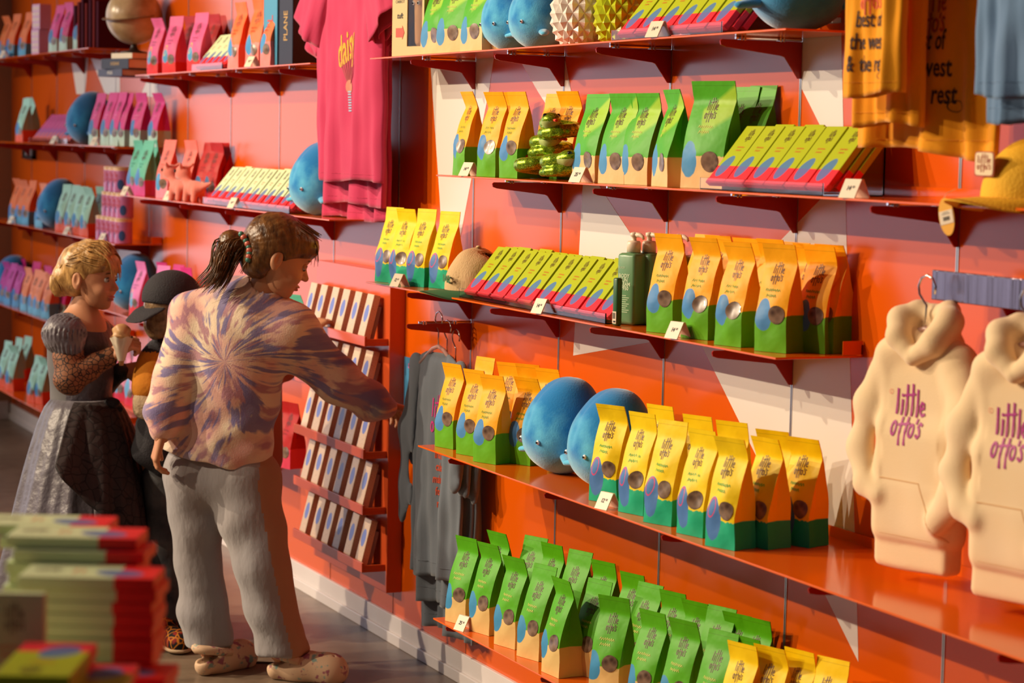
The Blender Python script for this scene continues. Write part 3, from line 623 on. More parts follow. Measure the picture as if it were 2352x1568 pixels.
    ('tangerine', 2, -7.523, -0.185, 1.8146, 5.205911208375039, 'tangerine bag, third from left, left of the sky blue book', 'tangerine bags', 1.0),
    ('teal', 1, -9.402, -0.1695, 1.3276, 11.18059058007513, 'turquoise bag, first from left, left of the pink dinosaurs', 'turquoise bags left of the dinosaurs', 1.0),
    ('teal', 2, -9.212, -0.185, 1.3276, 15.009845269360484, 'turquoise bag, second from left, left of the pink dinosaurs', 'turquoise bags left of the dinosaurs', 1.0),
    ('teal', 1, -9.312, -0.13, 1.3276, 8.589150671798622, 'turquoise bag, third from left, left of the pink dinosaurs', 'turquoise bags left of the dinosaurs', 1.0),
    ('salmon', 2, -8.8771, -0.185, 1.3276, 16.295911757373155, 'salmon bag, first from left, beside the pink dinosaurs', 'salmon bags beside the dinosaurs', 1.0),
    ('salmon', 1, -8.6353, -0.16, 1.3276, 15.898152895807447, 'salmon bag, second from left, beside the pink dinosaurs', 'salmon bags beside the dinosaurs', 1.0),
    ('red', 2, -8.5446, -0.12, 1.3276, 17.110931978147356, 'dark red bag, first from left, between the salmon bags and the mint boxes', 'dark red bags left of the mint boxes', 1.0),
    ('red', 1, -8.4945, -0.1, 1.3276, 15.281945352571473, 'dark red bag, second from left, between the salmon bags and the mint boxes', 'dark red bags left of the mint boxes', 1.0),
    ('red', 1, -8.5033, -0.07, 1.3276, 13.955429598911534, 'dark red bag, third from left, between the salmon bags and the mint boxes', 'dark red bags left of the mint boxes', 1.0),
    ('candy', 1, -9.2703, -0.19, 0.8296, 11.777633933223479, 'shiny pink bag, first from left, left of the cap boy, blue plush behind', 'shiny pink bags left of the boy', 1.0),
    ('candy', 2, -8.9564, -0.19, 0.8296, 20.884621665193354, 'shiny pink bag, second from left, left of the cap boy, blue plush behind', 'shiny pink bags left of the boy', 1.0),
    ('magenta', 1, -9.2775, -0.1, 0.8296, 14.087307048166199, 'magenta bag, first from left, behind the boy in the black cap', 'magenta bags behind the boy', 1.0),
    ('magenta', 2, -9.0887, -0.09, 0.8296, 14.073491010270745, 'magenta bag, second from left, behind the boy in the black cap', 'magenta bags behind the boy', 1.0),
    ('magenta', 1, -8.9065, -0.1, 0.8296, 14.100270908579226, 'magenta bag, third from left, behind the boy in the black cap', 'magenta bags behind the boy', 1.0),
    ('teal', 0, -7.3717, -0.15, 0.8296, 17.21946751476697, 'turquoise bag right of the face of the girl in the tie-dye sweatshirt', None, 1.0),
    ('blush', 2, -9.7291, -0.185, 0.4506, 14.698704420452811, 'pale pink bag, first from left, low shelf behind the boy', 'pale pink bags on the low shelf', 1.0),
    ('blush', 1, -9.5437, -0.185, 0.4506, 17.739098861858512, 'pale pink bag, second from left, low shelf behind the boy', 'pale pink bags on the low shelf', 1.0),
    ('blush', 2, -9.3645, -0.185, 0.4506, 12.851149254858795, 'pale pink bag, third from left, low shelf behind the boy', 'pale pink bags on the low shelf', 1.0),
    ('blush', 0, -9.2197, -0.185, 0.4506, 13.191919185368132, 'pale pink bag, fourth from left, low shelf behind the boy', 'pale pink bags on the low shelf', 1.0),
    ('red', 1, -7.5249, -0.15, 0.4506, 17.62429014685101, 'dark red bag, first from left, on the low shelf right of the tie-dye sweatshirt', 'dark red bags on the low shelf', 1.0),
    ('red', 1, -7.4699, -0.13, 0.4506, 13.69714918843324, 'dark red bag, second from left, on the low shelf right of the tie-dye sweatshirt', 'dark red bags on the low shelf', 1.0),
    ('rust', 0, -12.0501, -0.18, 1.9486, 13.31811885554455, 'burnt orange bag, first from left, front row, top far left shelf', 'burnt orange bags on the top far shelf', 1.0),
    ('rust', 2, -11.8475, -0.18, 1.9486, 14.499800212911968, 'burnt orange bag, second from left, front row, top far left shelf', 'burnt orange bags on the top far shelf', 1.0),
    ('rust', 2, -11.5932, -0.17, 1.9486, 13.682229769359147, 'burnt orange bag, third from left, front row, top far left shelf', 'burnt orange bags on the top far shelf', 1.0),
    ('magenta', 2, -10.8461, -0.18, 1.9486, 14.098731115410756, 'magenta bag, first from left, on the top shelf of the far left section', 'magenta bags on the top far shelf', 1.0),
    ('magenta', 1, -10.6242, -0.18, 1.9486, 12.815996570456196, 'magenta bag, second from left, on the top shelf of the far left section', 'magenta bags on the top far shelf', 1.0),
    ('magenta', 2, -10.3409, -0.18, 1.9486, 19.6482284754721, 'magenta bag, third from left, on the top shelf of the far left section', 'magenta bags on the top far shelf', 1.0),
    ('aqua', 2, -11.6095, -0.18, 1.5256, 12.624236422199658, 'aqua bag, first from left, at the left end of the second far left shelf', 'aqua bags on the second far shelf', 1.0),
    ('aqua', 0, -11.7302, -0.12, 1.5256, 12.173593140841561, 'aqua bag, second from left, at the left end of the second far left shelf', 'aqua bags on the second far shelf', 1.0),
    ('magenta', 2, -9.992, -0.19, 1.5256, 13.646410493138662, 'magenta bag, first from left, second far left shelf', 'magenta bags on the second far shelf', 1.0),
    ('magenta', 2, -9.7756, -0.19, 1.5256, 12.084456498281874, 'magenta bag, second from left, second far left shelf', 'magenta bags on the second far shelf', 1.0),
    ('magenta', 2, -9.6334, -0.185, 1.5256, 10.083198873588376, 'magenta bag, third from left, second far left shelf', 'magenta bags on the second far shelf', 1.0),
    ('magenta', 2, -9.588, -0.17, 1.5256, 11.251170232287127, 'magenta bag, fourth from left, second far left shelf', 'magenta bags on the second far shelf', 1.0),
    ('magenta', 1, -9.4701, -0.14, 1.5256, 16.878559733610267, 'magenta bag, fifth from left, second far left shelf', 'magenta bags on the second far shelf', 1.0),
    ('magenta', 0, -9.3247, -0.1, 1.5256, 11.324858064583385, 'magenta bag, sixth from left, second far left shelf', 'magenta bags on the second far shelf', 1.0),
    ('rust', 0, -11.7352, -0.19, 1.1176, 11.664973004937954, 'burnt orange bag, first from left, third far left shelf', 'burnt orange bags on the third far shelf', 1.0),
    ('rust', 0, -11.5724, -0.19, 1.1176, 13.895971202553515, 'burnt orange bag, second from left, third far left shelf', 'burnt orange bags on the third far shelf', 1.0),
    ('rust', 2, -11.4621, -0.18, 1.1176, 11.213945303059656, 'burnt orange bag, third from left, third far left shelf', 'burnt orange bags on the third far shelf', 1.0),
    ('peach', 1, -11.155, -0.18, 1.1176, 13.106599020077237, 'peach bag left of plush, third far left shelf', None, 1.0),
    ('aqua', 2, -10.6804, -0.185, 1.1176, 14.670763704418107, 'aqua bag, first from left, right of plush, third far left shelf', 'aqua bags on the third far shelf', 1.0),
    ('aqua', 2, -10.4984, -0.185, 1.1176, 12.226197521590281, 'aqua bag, second from left, right of plush, third far left shelf', 'aqua bags on the third far shelf', 1.0),
    ('aqua', 2, -10.3262, -0.19, 1.1176, 14.419093938500177, 'aqua bag, third from left, right of plush, third far left shelf', 'aqua bags on the third far shelf', 1.0),
    ('aqua', 0, -10.1631, -0.19, 1.1176, 13.103122297169673, 'aqua bag, fourth from left, right of plush, third far left shelf', 'aqua bags on the third far shelf', 1.0),
    ('aqua', 1, -10.3101, -0.11, 1.1176, 16.135128337593777, 'aqua bag, fifth from left, right of plush, third far left shelf', 'aqua bags on the third far shelf', 1.0),
    ('purple', 0, -12.0582, -0.18, 0.6876, 15.133132092566939, 'purple bag, first from left, fourth far left shelf', 'purple bags on the fourth far shelf', 1.0),
    ('purple', 2, -11.8596, -0.19, 0.6876, 13.243277935581087, 'purple bag, second from left, fourth far left shelf', 'purple bags on the fourth far shelf', 1.0),
    ('purple', 0, -11.7098, -0.18, 0.6876, 14.299597588787858, 'purple bag, third from left, fourth far left shelf', 'purple bags on the fourth far shelf', 1.0),
    ('peach', 1, -11.4566, -0.19, 0.6876, 11.568929983464539, 'peach bag, first from left, fourth far left shelf', 'peach bags on the fourth far shelf', 1.0),
    ('peach', 2, -11.2694, -0.19, 0.6876, 14.0758861902076, 'peach bag, second from left, fourth far left shelf', 'peach bags on the fourth far shelf', 1.0),
    ('peach', 2, -11.1477, -0.19, 0.6876, 12.759150920434319, 'peach bag, third from left, fourth far left shelf', 'peach bags on the fourth far shelf', 1.0),
    ('peach', 1, -10.9696, -0.19, 0.6876, 15.911131998710026, 'peach bag, fourth from left, fourth far left shelf', 'peach bags on the fourth far shelf', 1.0),
    ('magenta', 1, -12.1205, -0.09, 0.6876, 13.455456755145931, 'magenta bag, first from left, back row, fourth far left shelf', 'magenta bags in the back row of the fourth far shelf', 1.0),
    ('magenta', 2, -11.7899, -0.09, 0.6876, 14.853779250609234, 'magenta bag, second from left, back row, fourth far left shelf', 'magenta bags in the back row of the fourth far shelf', 1.0),
    ('magenta', 1, -11.4754, -0.09, 0.6876, 13.80483362713959, 'magenta bag, third from left, back row, fourth far left shelf', 'magenta bags in the back row of the fourth far shelf', 1.0),
    ('magenta', 0, -10.9439, -0.12, 0.6876, 14.575625853959309, 'magenta bag, fourth from left, back row, fourth far left shelf', 'magenta bags in the back row of the fourth far shelf', 1.0),
    ('aqua', 2, -11.4723, -0.3, 0.3106, 13.862187830681172, 'aqua bag, first from left, on the lowest far left shelf', 'aqua bags on the lowest far shelf', 1.0),
    ('aqua', 0, -11.2766, -0.3, 0.3106, 16.807981511934834, 'aqua bag, second from left, on the lowest far left shelf', 'aqua bags on the lowest far shelf', 1.0),
    ('aqua', 2, -11.689, -0.2, 0.3106, 11.544987202485625, 'aqua bag, third from left, on the lowest far left shelf', 'aqua bags on the lowest far shelf', 1.0),
    ('aqua', 2, -10.7639, -0.3, 0.3106, 11.005684869670294, 'aqua bag, fourth from left, on the lowest far left shelf', 'aqua bags on the lowest far shelf', 1.0),
    ('aqua', 0, -10.6837, -0.28, 0.3106, 12.956253032348096, 'aqua bag, fifth from left, on the lowest far left shelf', 'aqua bags on the lowest far shelf', 1.0),
    ('aqua', 2, -11.7653, -0.14, 0.3106, 14.236541650028549, 'aqua bag, sixth from left, on the lowest far left shelf', 'aqua bags on the lowest far shelf', 1.0)]:
    bag(*row)
# ------------------------------------------------------------ chocolate boxes leaning in clear trays
BW, BL, BT = .078, .157, .0135
def boxmat(key, top, bot, blob, ink, ink2):
    n = NT('box_'+key, 0.48, 0.35); g = n.sep(n.tc.outputs['Object']); x, z = g[0], g[2]
    c = n.mix(n.step(z, .046, .0006), bot, top)
    fr = n.f('SUBTRACT', 1.0, n.step(g[1], -.0066, .0002))
    bl = n.ell(n.f('SUBTRACT', x, n.f('MULTIPLY', n.step(z, .062, .01), .004)), z, -.008, .045, .020, .029, -0.25)
    c = n.mix(n.f('MULTIPLY', bl, fr), c, blob)
    n.color(c); return n.m
BOXES = {'lime': ('lime and red', 'AEBB10', 'EE2A3C', '3C74B4', 'E08020'), 'mint': ('mint and red', 'D6E4B4', 'EC1E1E', '4C6CA8', 'E08050'),
         'berry': ('magenta and coral', 'C0448C', 'E06458', '6C5CB0', 'E080B0')}
BOXP = {}
def make_box(key):
    d = BOXES[key]; m = boxmat(key, d[1], d[2], d[3], None, None); r = empty('chocolate_box')
    b = MB(); b.box(-BW/2, BW/2, -BT/2, BT/2, 0, BL, bev=.0012); b.obj('carton', m, r)
    y = -BT/2-.0004
    V = [(x*.019+.006, y, .128+zz*.019) for x, zz in LOGO[0]]; link('logo', mesh('logo', V, LOGO[1], INK), r)
    V = [(x*.027+.002, y, .093+zz*.027) for x, zz in SCRIB[0]]; link('flavour_text', mesh('ft', V, SCRIB[1], mat('ink_o'+key, d[4], .6)), r)
    return r
def box(key, loc, rot, label, group=None, mtx=None):
    if key not in BOXP: r = BOXP[key] = make_box(key)
    else: r = copy_tree(BOXP[key])
    if mtx is not None: r.matrix_world = mtx; r.location = loc
    else: r.location = loc; r.rotation_euler = rot
    tag(r, label, 'box', group); return r
LEAN = R(-39)
def tray(x0, x1, z, label, h=.026):
    b = MB(); y0, y1 = -.186, -.05
    b.box(x0-.004, x1+.004, y0, y1, z+.0005, z+.003); b.box(x0-.004, x1+.004, y0-.003, y0, z+.0005, z+h, bev=.0008)
    b.prism([(y0, z+.003), (y0, z+h), (y0+.02, z+h*.8), (y1, z+.1), (y1+.004, z+.1), (y1+.004, z+.003)], x0-.004, x0-.0015, 'x')
    b.prism([(y0, z+.003), (y0, z+h), (y0+.02, z+h*.8), (y1, z+.1), (y1+.004, z+.1), (y1+.004, z+.003)], x1+.0015, x1+.004, 'x')
    b.box(x0-.004, x1+.004, y1, y1+.004, z+.003, z+.1)
    tag(b.obj('display_tray', CLEAR), label, 'tray')
def boxes(key, x0, x1, n, z, layers, where, gaps=()):
    col = BOXES[key][0]; pit = (x1-x0)/n
    for L in range(layers):
        for i in range(n):
            cx = x0+pit*(i+.5)+random.uniform(-.0015, .0015)+L*.006
            y = -.172+L*(BT+.0015)/math.cos(LEAN)*1.0
            if y > -.06: continue
            lab = '%s box, %s from left, %s, %s' % (col, ordn(i), ['front row', 'second row', 'third row'][L], where)
            box(key, (cx, y, z+.012+(.004 if (i*7+L*3) % 5 == 0 and L else 0)), (LEAN, 0, random.uniform(-.012, .012)), lab, '%s chocolate boxes %s' % (key, where))
for a in [
    ('lime', -5.7112, -4.8181, 10, 1.157, 3, 'the tray beside the beige cap', 'clear acrylic tray under the lime boxes beside the beige cap'),
    ('lime', -4.3648, -3.8689, 6, 1.485, 3, 'the tray below the marigold t-shirts', 'clear acrylic tray under the lime boxes below the marigold t-shirts'),
    ('lime', -4.8123, -4.2943, 6, 1.815, 3, 'the tray on the top shelf', 'clear acrylic tray under the lime boxes on the top shelf'),
    ('mint', -8.1942, -7.1871, 11, 1.327, 2, 'the tray beside the pink dinosaurs', 'clear acrylic tray under the mint boxes beside the pink dinosaurs'),
    ('mint', -8.3561, -7.9677, 5, 1.814, 1, 'tray between pink and tangerine bags', 'clear acrylic tray between the pink and the tangerine bags'),
    ('berry', -11.2424, -10.4253, 10, 1.525, 1, 'tray, second far left shelf', 'clear acrylic tray under the magenta boxes at the far left')]:
    boxes(*a[:6], a[6]); tray(a[1], a[2], a[4], a[7])
# ------------------------------------------------------------ price tents
CARD = mat('cream_card', (0.78, 0.66, 0.50), 0.45)
BLK = mat('black_ink', (0.012, 0.01, 0.01), 0.6)
PNUM = {}
for s in ('14', '12', '25'):
    PNUM[s] = merge2d([(text2d(s, 1.0, .8, .02, .1), -.2, 0), (text2d('00', .5, .8, .015, .1), .62, .2)])
def price(x, y, z, yaw, num, label):
    r = thing('price_tent', label, 'price tag', (x, y, z), R(yaw), 'price tents')
    b = MB(); w_ = .021
    pts = [(-.022, 0), (-.003, .036), (.003, .036), (.022, 0), (.0195, 0), (.002, .0335), (-.002, .0335), (-.0195, 0)]
    b.prism(pts, -w_, w_, 'x'); b.obj('folded_card', CARD, r)
    ang = math.atan2(.036, .019); c, s_ = math.cos(ang), math.sin(ang)
    V = [(x_*.014, -.0225+.0+c*(.021+y_*.014)-.0006, s_*(.021+y_*.014)) for x_, y_ in PNUM[num][0]]
    link('price', mesh('price', V, PNUM[num][1], BLK), r)
for row in [
    (-5.653, -0.19, 1.4856, 14, '14', 'price tent reading 14 by the leftmost gold bag of the second shelf'),
    (-4.9612, -0.19, 1.4856, 14, '25', 'price tent reading 25 between the snakes and the wide green bags'),
    (-3.7468, -0.19, 1.4856, 14, '14', 'price tent reading 14 at the right end of the lime boxes, second shelf'),
    (-6.1596, -0.19, 1.1576, 14, '12', 'price tent reading 12 in front of the lemon bags beside the beige cap'),
    (-5.1558, -0.195, 1.1576, 14, '14', 'price tent reading 14 in front of the lime boxes beside the beige cap'),
    (-4.4385, -0.195, 1.1576, 14, '14', 'price tent reading 14 between the first two gold bags right of the bottles'),
    (-4.5539, -0.3, 0.7676, 14, '12', 'price tent reading 12 in front of the first lemon bag right of the whales'),
    (-5.3679, -0.3, 0.3256, 14, '25', 'price tent reading 25 between the first two green bags on the lowest shelf'),
    (-4.5663, -0.195, 1.8156, 14, '14', 'price tent reading 14 in front of the lime boxes on the top shelf'),
    (-7.5799, -0.195, 1.8146, 14, '14', 'price tent in front of the tangerine bags'),
    (-9.2742, -0.2, 1.3276, 14, '12', 'price tent in front of the turquoise bags'),
    (-8.6087, -0.2, 1.3276, 14, '12', 'price tent left of the pink dinosaurs'),
    (-7.7543, -0.2, 1.3276, 14, '14', 'price tent in front of the mint boxes beside the dinosaurs'),
    (-10.6052, -0.2, 1.5256, 14, '14', 'price tent in front of the magenta boxes at the far left'),
    (-9.813, -0.2, 1.5256, 14, '12', 'price tent in front of the magenta bags on the second far left shelf'),
    (-11.7915, -0.2, 1.9486, 14, '14', 'price tent in front of the burnt orange bags at the top far left'),
    (-11.5769, -0.2, 1.1176, 14, '12', 'price tent in front of the burnt orange bags on the third far left shelf'),
    (-10.3347, -0.2, 1.1176, 14, '12', 'price tent in front of the aqua bags on the third far left shelf'),
    (-9.6595, -0.2, 1.1176, 14, '12', 'price tent in front of the pink tins')]: price(*row)
# ------------------------------------------------------------ plush whales
def plushmat(key, a, b_, c_=None):
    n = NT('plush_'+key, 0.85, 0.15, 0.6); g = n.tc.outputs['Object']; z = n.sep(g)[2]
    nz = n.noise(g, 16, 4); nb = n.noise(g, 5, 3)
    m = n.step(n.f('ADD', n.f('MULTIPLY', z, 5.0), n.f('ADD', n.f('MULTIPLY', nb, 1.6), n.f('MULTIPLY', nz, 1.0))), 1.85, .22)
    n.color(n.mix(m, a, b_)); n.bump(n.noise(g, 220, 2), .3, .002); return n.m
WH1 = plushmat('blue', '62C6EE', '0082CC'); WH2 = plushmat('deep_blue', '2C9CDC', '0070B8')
BEADW = mat('eye_white', (0.85, 0.85, 0.88), 0.15); BEADB = mat('eye_black', (0.01, 0.01, 0.012), 0.08)
WPR = {}
def make_whale(m):
    r = empty('plush_whale')
    pr = [ell((0, 0, .098), (.106, .104, .100), .03), ell((.0, .01, .15), (.083, .084, .082), .04), ell((.004, .016, .195), (.050, .050, .040), .03)]
    def d(X, Y, Z): return .0014*np.sin(60*X+20*Z)*np.sin(48*Z+10*Y)+.0035*np.exp(-(X/.006)**2)*(Z > .1)*0.6
    link('body', sdfmesh('whale_body', pr, .0055, m, d), r)
    for s in (-1, 1):
        link('flipper', sdfmesh('whale_flipper', [cone((s*.090, -.035, .052), (s*.122, -.052, .046), .018, .012, .01, ((0, 0, 1), .6))], .0035, m), r)
        e = link('eye', mesh('whale_eye', *icos((s*.047, -.094, .085), .0062, .6), BEADW, True), r)
        link('pupil', mesh('whale_pupil', *icos((s*.047+.0025, -.0992, .085), .0032, .5), BEADB, True), e)
    link('tail', sdfmesh('whale_tail', [cone((0, .09, .04), (-.03, .13, .06), .016, .01, .01, ((0, 0, 1), .6)), cone((0, .09, .04), (.03, .13, .06), .016, .01, .01, ((0, 0, 1), .6))], .004, m), r)
    return r
def icos(c, rad, fy=1.0, sub=2):
    bm = bmesh.new(); bmesh.ops.create_icosphere(bm, subdivisions=sub, radius=rad)
    V = [(c[0]+v.co.x, c[1]+v.co.y*fy, c[2]+v.co.z) for v in bm.verts]; F = [tuple(v.index for v in f.verts) for f in bm.faces]; bm.free(); return V, F
def whale(x, y, z, yaw, sc, label, deep=False, roll=0.0, group='blue plush whales'):
    k = 'd' if deep else 'l'
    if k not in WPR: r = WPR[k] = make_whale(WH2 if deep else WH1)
    else: r = copy_tree(WPR[k])
    r.location = (x, y, z); r.rotation_euler = (0, R(roll), R(yaw)); r.scale = (sc,)*3; tag(r, label, 'plush toy', group)
for row in [
    (-5.0839, -0.165, 0.768, 2, 0.99, 'blue plush whale standing whole on the deep shelf, right of the gold bags', False, 0),
    (-4.8203, -0.165, 0.768, 2, 0.99, 'blue plush whale half hidden behind the lemon bags on the deep shelf', False, 0),
    (-5.5789, -0.105, 1.8159999999999998, 4, 0.8, 'blue plush whale right of the green bags on the top shelf', False, 0),
    (-5.4231, -0.095, 1.8159999999999998, 4, 0.8, 'blue plush whale touching the white pineapple on the top shelf', False, 0),
    (-4.1127, -0.11, 1.8159999999999998, 70, 1.05, 'large deep blue plush whale at the right end of the top shelf', True, 0),
    (-7.0986, -0.11, 1.3279999999999998, 8, 1.0, 'blue plush whale at the right end of the mint boxes, beside the pink t-shirts', False, 0),
    (-10.3224, -0.11, 1.5259999999999998, 12, 1.0, 'blue plush whale between magenta boxes and magenta bags at the far left', True, 0),
    (-10.9884, -0.1, 1.1179999999999999, 12, 1.0, 'blue plush whale on the third far left shelf', True, 0),
    (-12.1431, -0.09, 0.6880000000000001, 12, 1.0, 'blue plush whale behind the purple bags at the far left edge', True, 0),
    (-9.5429, -0.1, 0.83, 16, 1.02, 'blue plush whale behind the shiny pink bags, right of the blonde girl', True, 0)]: whale(*row)
# ------------------------------------------------------------ faceted pineapples
def pineapple(x, y, z, rx, hz, nr, nc, m, label, leaf):
    r = thing('ceramic_pineapple', label, 'ornament', (x, y, z)); V = []; F = []
    def P(i, j, e=0.0):
        ph = -PI/2*.80+(PI*.80*.98)*i/nr; th = 2*PI*j/nc; q = math.cos(ph)**.72; return ((rx*q+e*math.cos(ph))*math.cos(th), (rx*q+e*math.cos(ph))*math.sin(th), hz*(.95+math.sin(ph))+e*math.sin(ph))
    for i in range(0, nr-1):
        for j in range(nc):
            jj = j+(.5 if i % 2 else 0); k = len(V)
            V += [P(i, jj), P(i+1, jj+.5), P(i+2, jj), P(i+1, jj-.5), P(i+1, jj, rx*.16)]
            F += [(k, k+1, k+4), (k+1, k+2, k+4), (k+2, k+3, k+4), (k+3, k, k+4)]
    link('body', mesh('pineapple_body', V, F, m), r)
    b = MB(); b.lathe([(rx*.45, 0.001), (rx*.5, .006), (rx*.55, hz*.18), (rx*.3, hz*.5)], 16); b.obj('base', m, r, True)
    b = MB()
    for k in range(9):
        a = k*2.4; q = rx*(.25+.12*(k % 3)); h0 = hz*1.86
        b.tube([(0, 0, h0), (q*.5*math.cos(a), q*.5*math.sin(a), h0+.04), (q*math.cos(a), q*math.sin(a), h0+.075)], [.016, .011, .001], 6)
    b.obj('leaf_crown', leaf, r)
CER = mat('white_glaze', (0.88, 0.82, 0.74), 0.12, coat=.5); LIM = mat('lime_glaze', (0.50, 0.58, 0.02), 0.15, coat=.5)
pineapple(*(-5.1503, -0.115), 1.815, .063, .085, 10, 14, CER, 'white faceted ceramic pineapple on the top shelf', CER)
pineapple(*(-5.0372, -0.055), 1.815, .060, .080, 10, 14, LIM, 'lime green faceted ceramic pineapple behind the white one', LIM)
# ------------------------------------------------------------ sequin snakes
def snakemat():
    n = NT('green_sequins', 0.3, 0.6); v = n.t.nodes.new('ShaderNodeTexVoronoi'); v.inputs['Scale'].default_value = 420
    n.t.links.new(n.tc.outputs['Object'], v.inputs['Vector'])
    n.color(n.mix(n.step(n.sep(v.outputs['Color'])[0], .5, .4), (0.10, 0.24, 0.008, 1), (0.42, 0.55, 0.02, 1)))
    n.b.inputs['Metallic'].default_value = .65
    vm = n.t.nodes.new('ShaderNodeVectorMath'); vm.operation = 'SCALE'; vm.inputs['Scale'].default_value = 1
    n.bump(n.sep(v.outputs['Color'])[1], .6, .003); return n.m
SNK = snakemat(); SBEL = mat('snake_belly', (0.42, 0.50, 0.16), 0.7); TONG = mat('red_felt', (0.75, 0.05, 0.02), 0.8)
def snake(x, y, z, yaw, ph, label, turns=1.3, sc=1.0):
    r = thing('plush_snake', label, 'plush toy', (x, y, z), R(yaw), 'sequin snakes'); pts = []
    for i in range(20):
        t = i/19; a = ph+t*turns*2*PI; q = .048-.012*t; pts.append((q*math.cos(a), q*math.sin(a), .016+.034*t))
    hd = Vector(pts[-1]); tn = (Vector(pts[-1])-Vector(pts[-2])).normalized(); h2 = hd+tn*.035+Vector((0, 0, .004))
    pr = chain(pts, [.007+.0095*min(1, i/6) for i in range(20)], .004)
    link('body', sdfmesh('snake_body', pr, .0035, SNK), r)
    sd = tn.cross(Vector((0, 0, 1))).normalized()
    hp = [cone(hd, hd+tn*.02, .016, .021, .006), ell(h2, (.024, .024, .016), .012)]
    h = link('head', sdfmesh('snake_head', hp, .0028, [SNK, SBEL], mi=lambda c: (c[:, 2] < h2.z-.004).astype(int)), r)
    for s in (-1, 1):
        e = h2+sd*s*.017+Vector((0, 0, .009)); link('eye', mesh('snake_eye', *icos(e, .0062), BEADB, True), h)
    b = MB(); b.tube([h2+tn*.02+Vector((0, 0, -.004)), h2+tn*.045+Vector((0, 0, -.008))], [.003, .004], 6); b.obj('tongue', TONG, h)
    return r
snake(*(-5.3076, -0.15), 1.4865, -50, 1.0, 'green sequin snake at the lower left of the snake pile, head to the left')
snake(*(-5.1343, -0.16), 1.4865, 20, 3.4, 'green sequin snake at the lower right of the pile, touching the price tent')
snake(*(-5.3372, -0.1), 1.532, 70, 2.2, 'green sequin snake in the middle of the pile')
snake(*(-5.2549, -0.11), 1.578, -20, 3.2, 'green sequin snake on top of the pile, head raised')
# ------------------------------------------------------------ caps
def capmesh(name, crown, brim, logo=None, dome_h=.115, rad=.085, dent=0.0):
    r = empty(name)
    pr = [ell((0, .0, .004), (rad, rad*1.12, dome_h), .01), cut(rbox((0, 0, -.08), (.3, .3, .08), .002, .001)), cut(ell((0, .0, .0), (rad-.006, rad*1.12-.006, dome_h-.008), .001))]
    if dent: pr.insert(1, cut(ell((.05, .04, dome_h+.01), (.05, .06, .03), .03)))
    def d(X, Y, Z): return .0015*np.sin(90*Y+30*X)*np.sin(40*Z)*(1 if dent else .3)
    link('crown', sdfmesh('cap_crown', pr, .0035, crown, d), r)
    V = []; F = []; n = 14; m = 6
    for s in (0, 1):
        for i in range(n+1):
            a = PI*(.08+.84*i/n)
            for j in range(m+1):
                t = j/m; x = rad*1.02*math.cos(a); y = -rad*1.1*math.sin(a)
                xx = x*(1+.12*t); yy = y-t*.072*math.sin(a)**.6; zz = .006-.018*(xx/rad)**2*t-.004*t-s*.0025; V.append((xx, yy, zz))
    q = (n+1)*(m+1)
    for i in range(n):
        for j in range(m):
            a_ = i*(m+1)+j; F += [(a_, a_+1, a_+m+2, a_+m+1), (q+a_, q+a_+m+1, q+a_+m+2, q+a_+1)]
    for i in range(n):
        for j in (0, m):
            a_ = i*(m+1)+j; F.append((a_, a_+m+1, q+a_+m+1, q+a_))
    for i in (0, n):
        for j in range(m):
            a_ = i*(m+1)+j; F.append((a_, q+a_, q+a_+1, a_+1))
    link('brim', mesh('cap_brim', V, F, brim, True), r)
    b = MB(); b.lathe([(.001, dome_h+.007), (.006, dome_h+.006), (.008, dome_h+.001)], 10); b.obj('top_button', crown, r, True)
    return r
CORD = mat('beige_corduroy', (0.60, 0.40, 0.20), 0.9, bump=(300, .3), aniso=(1, 1, .05)); GRNF = mat('dark_green_felt', (0.035, 0.13, 0.045), 0.85)
c = capmesh('baseball_cap', CORD, GRNF, dome_h=.12, rad=.082, dent=1); x, y = (-5.7828, -0.105)
c.location = (x, y, 1.167); c.rotation_euler = (0, 0, R(-8)); tag(c, 'beige corduroy cap with a dark green brim beside the lime boxes', 'cap')
bv = bvh_of(c.children[0].data)
t = merge2d([(text2d('RANCH', .026, .9, .0016), 0, 0)])
project(t, (0.008, -.09, .035), (1, 0, 0), (0, 0, 1), (0, -1, .15), bv, .001, 'embroidery', GRNF, c)
YEL = mat('yellow_cotton', (0.86, 0.46, 0.01), 0.8, bump=(200, .25))
c = capmesh('baseball_cap', YEL, YEL, dome_h=.108, rad=.092); x, y = (-3.2851, -0.105)
c.location = (x, y, 1.495); c.rotation_euler = (0, 0, R(-8)); tag(c, 'bright yellow cap with a rounded patch on the shelf above the hoodies', 'cap')
bv = bvh_of(c.children[0].data)
b = MB(); b.box(-.034, .034, -.0015, .0015, -.021, .021, bev=.0014)
pv = disc2d(.036, .022, 24); pv = ([(math.copysign(abs(math.cos(math.atan2(y_, x_)))**.35, x_)*.036*math.hypot(x_/.036, y_/.022), math.copysign(abs(math.sin(math.atan2(y_/.022, x_/.036)))**.35, y_)*.022*math.hypot(x_/.036, y_/.022)) for x_, y_ in pv[0]], pv[1])
for nm, s_, mt, off in (('patch_border', 1.0, mat('rust_thread', (0.34, 0.06, 0.02), .8), .0012), ('patch', .9, mat('cream_twill', (.74, .58, .38), .8), .0022)):
    project(([(x_*s_, y_*s_) for x_, y_ in pv[0]], pv[1]), (-.012, -.1, .062), (1, 0, 0), (0, 0, 1), (0, -1, .25), bv, off, nm, mt, c)
t = brushlogo(.10); t = ([(x_*.028, y_*.0145) for x_, y_ in t[0]], t[1])
project(t, (-.012, -.1, .062), (1, 0, 0), (0, 0, 1), (0, -1, .25), bv, .003, 'patch_lettering', mat('rust_thread', (0.34, 0.06, 0.02), .8), c)
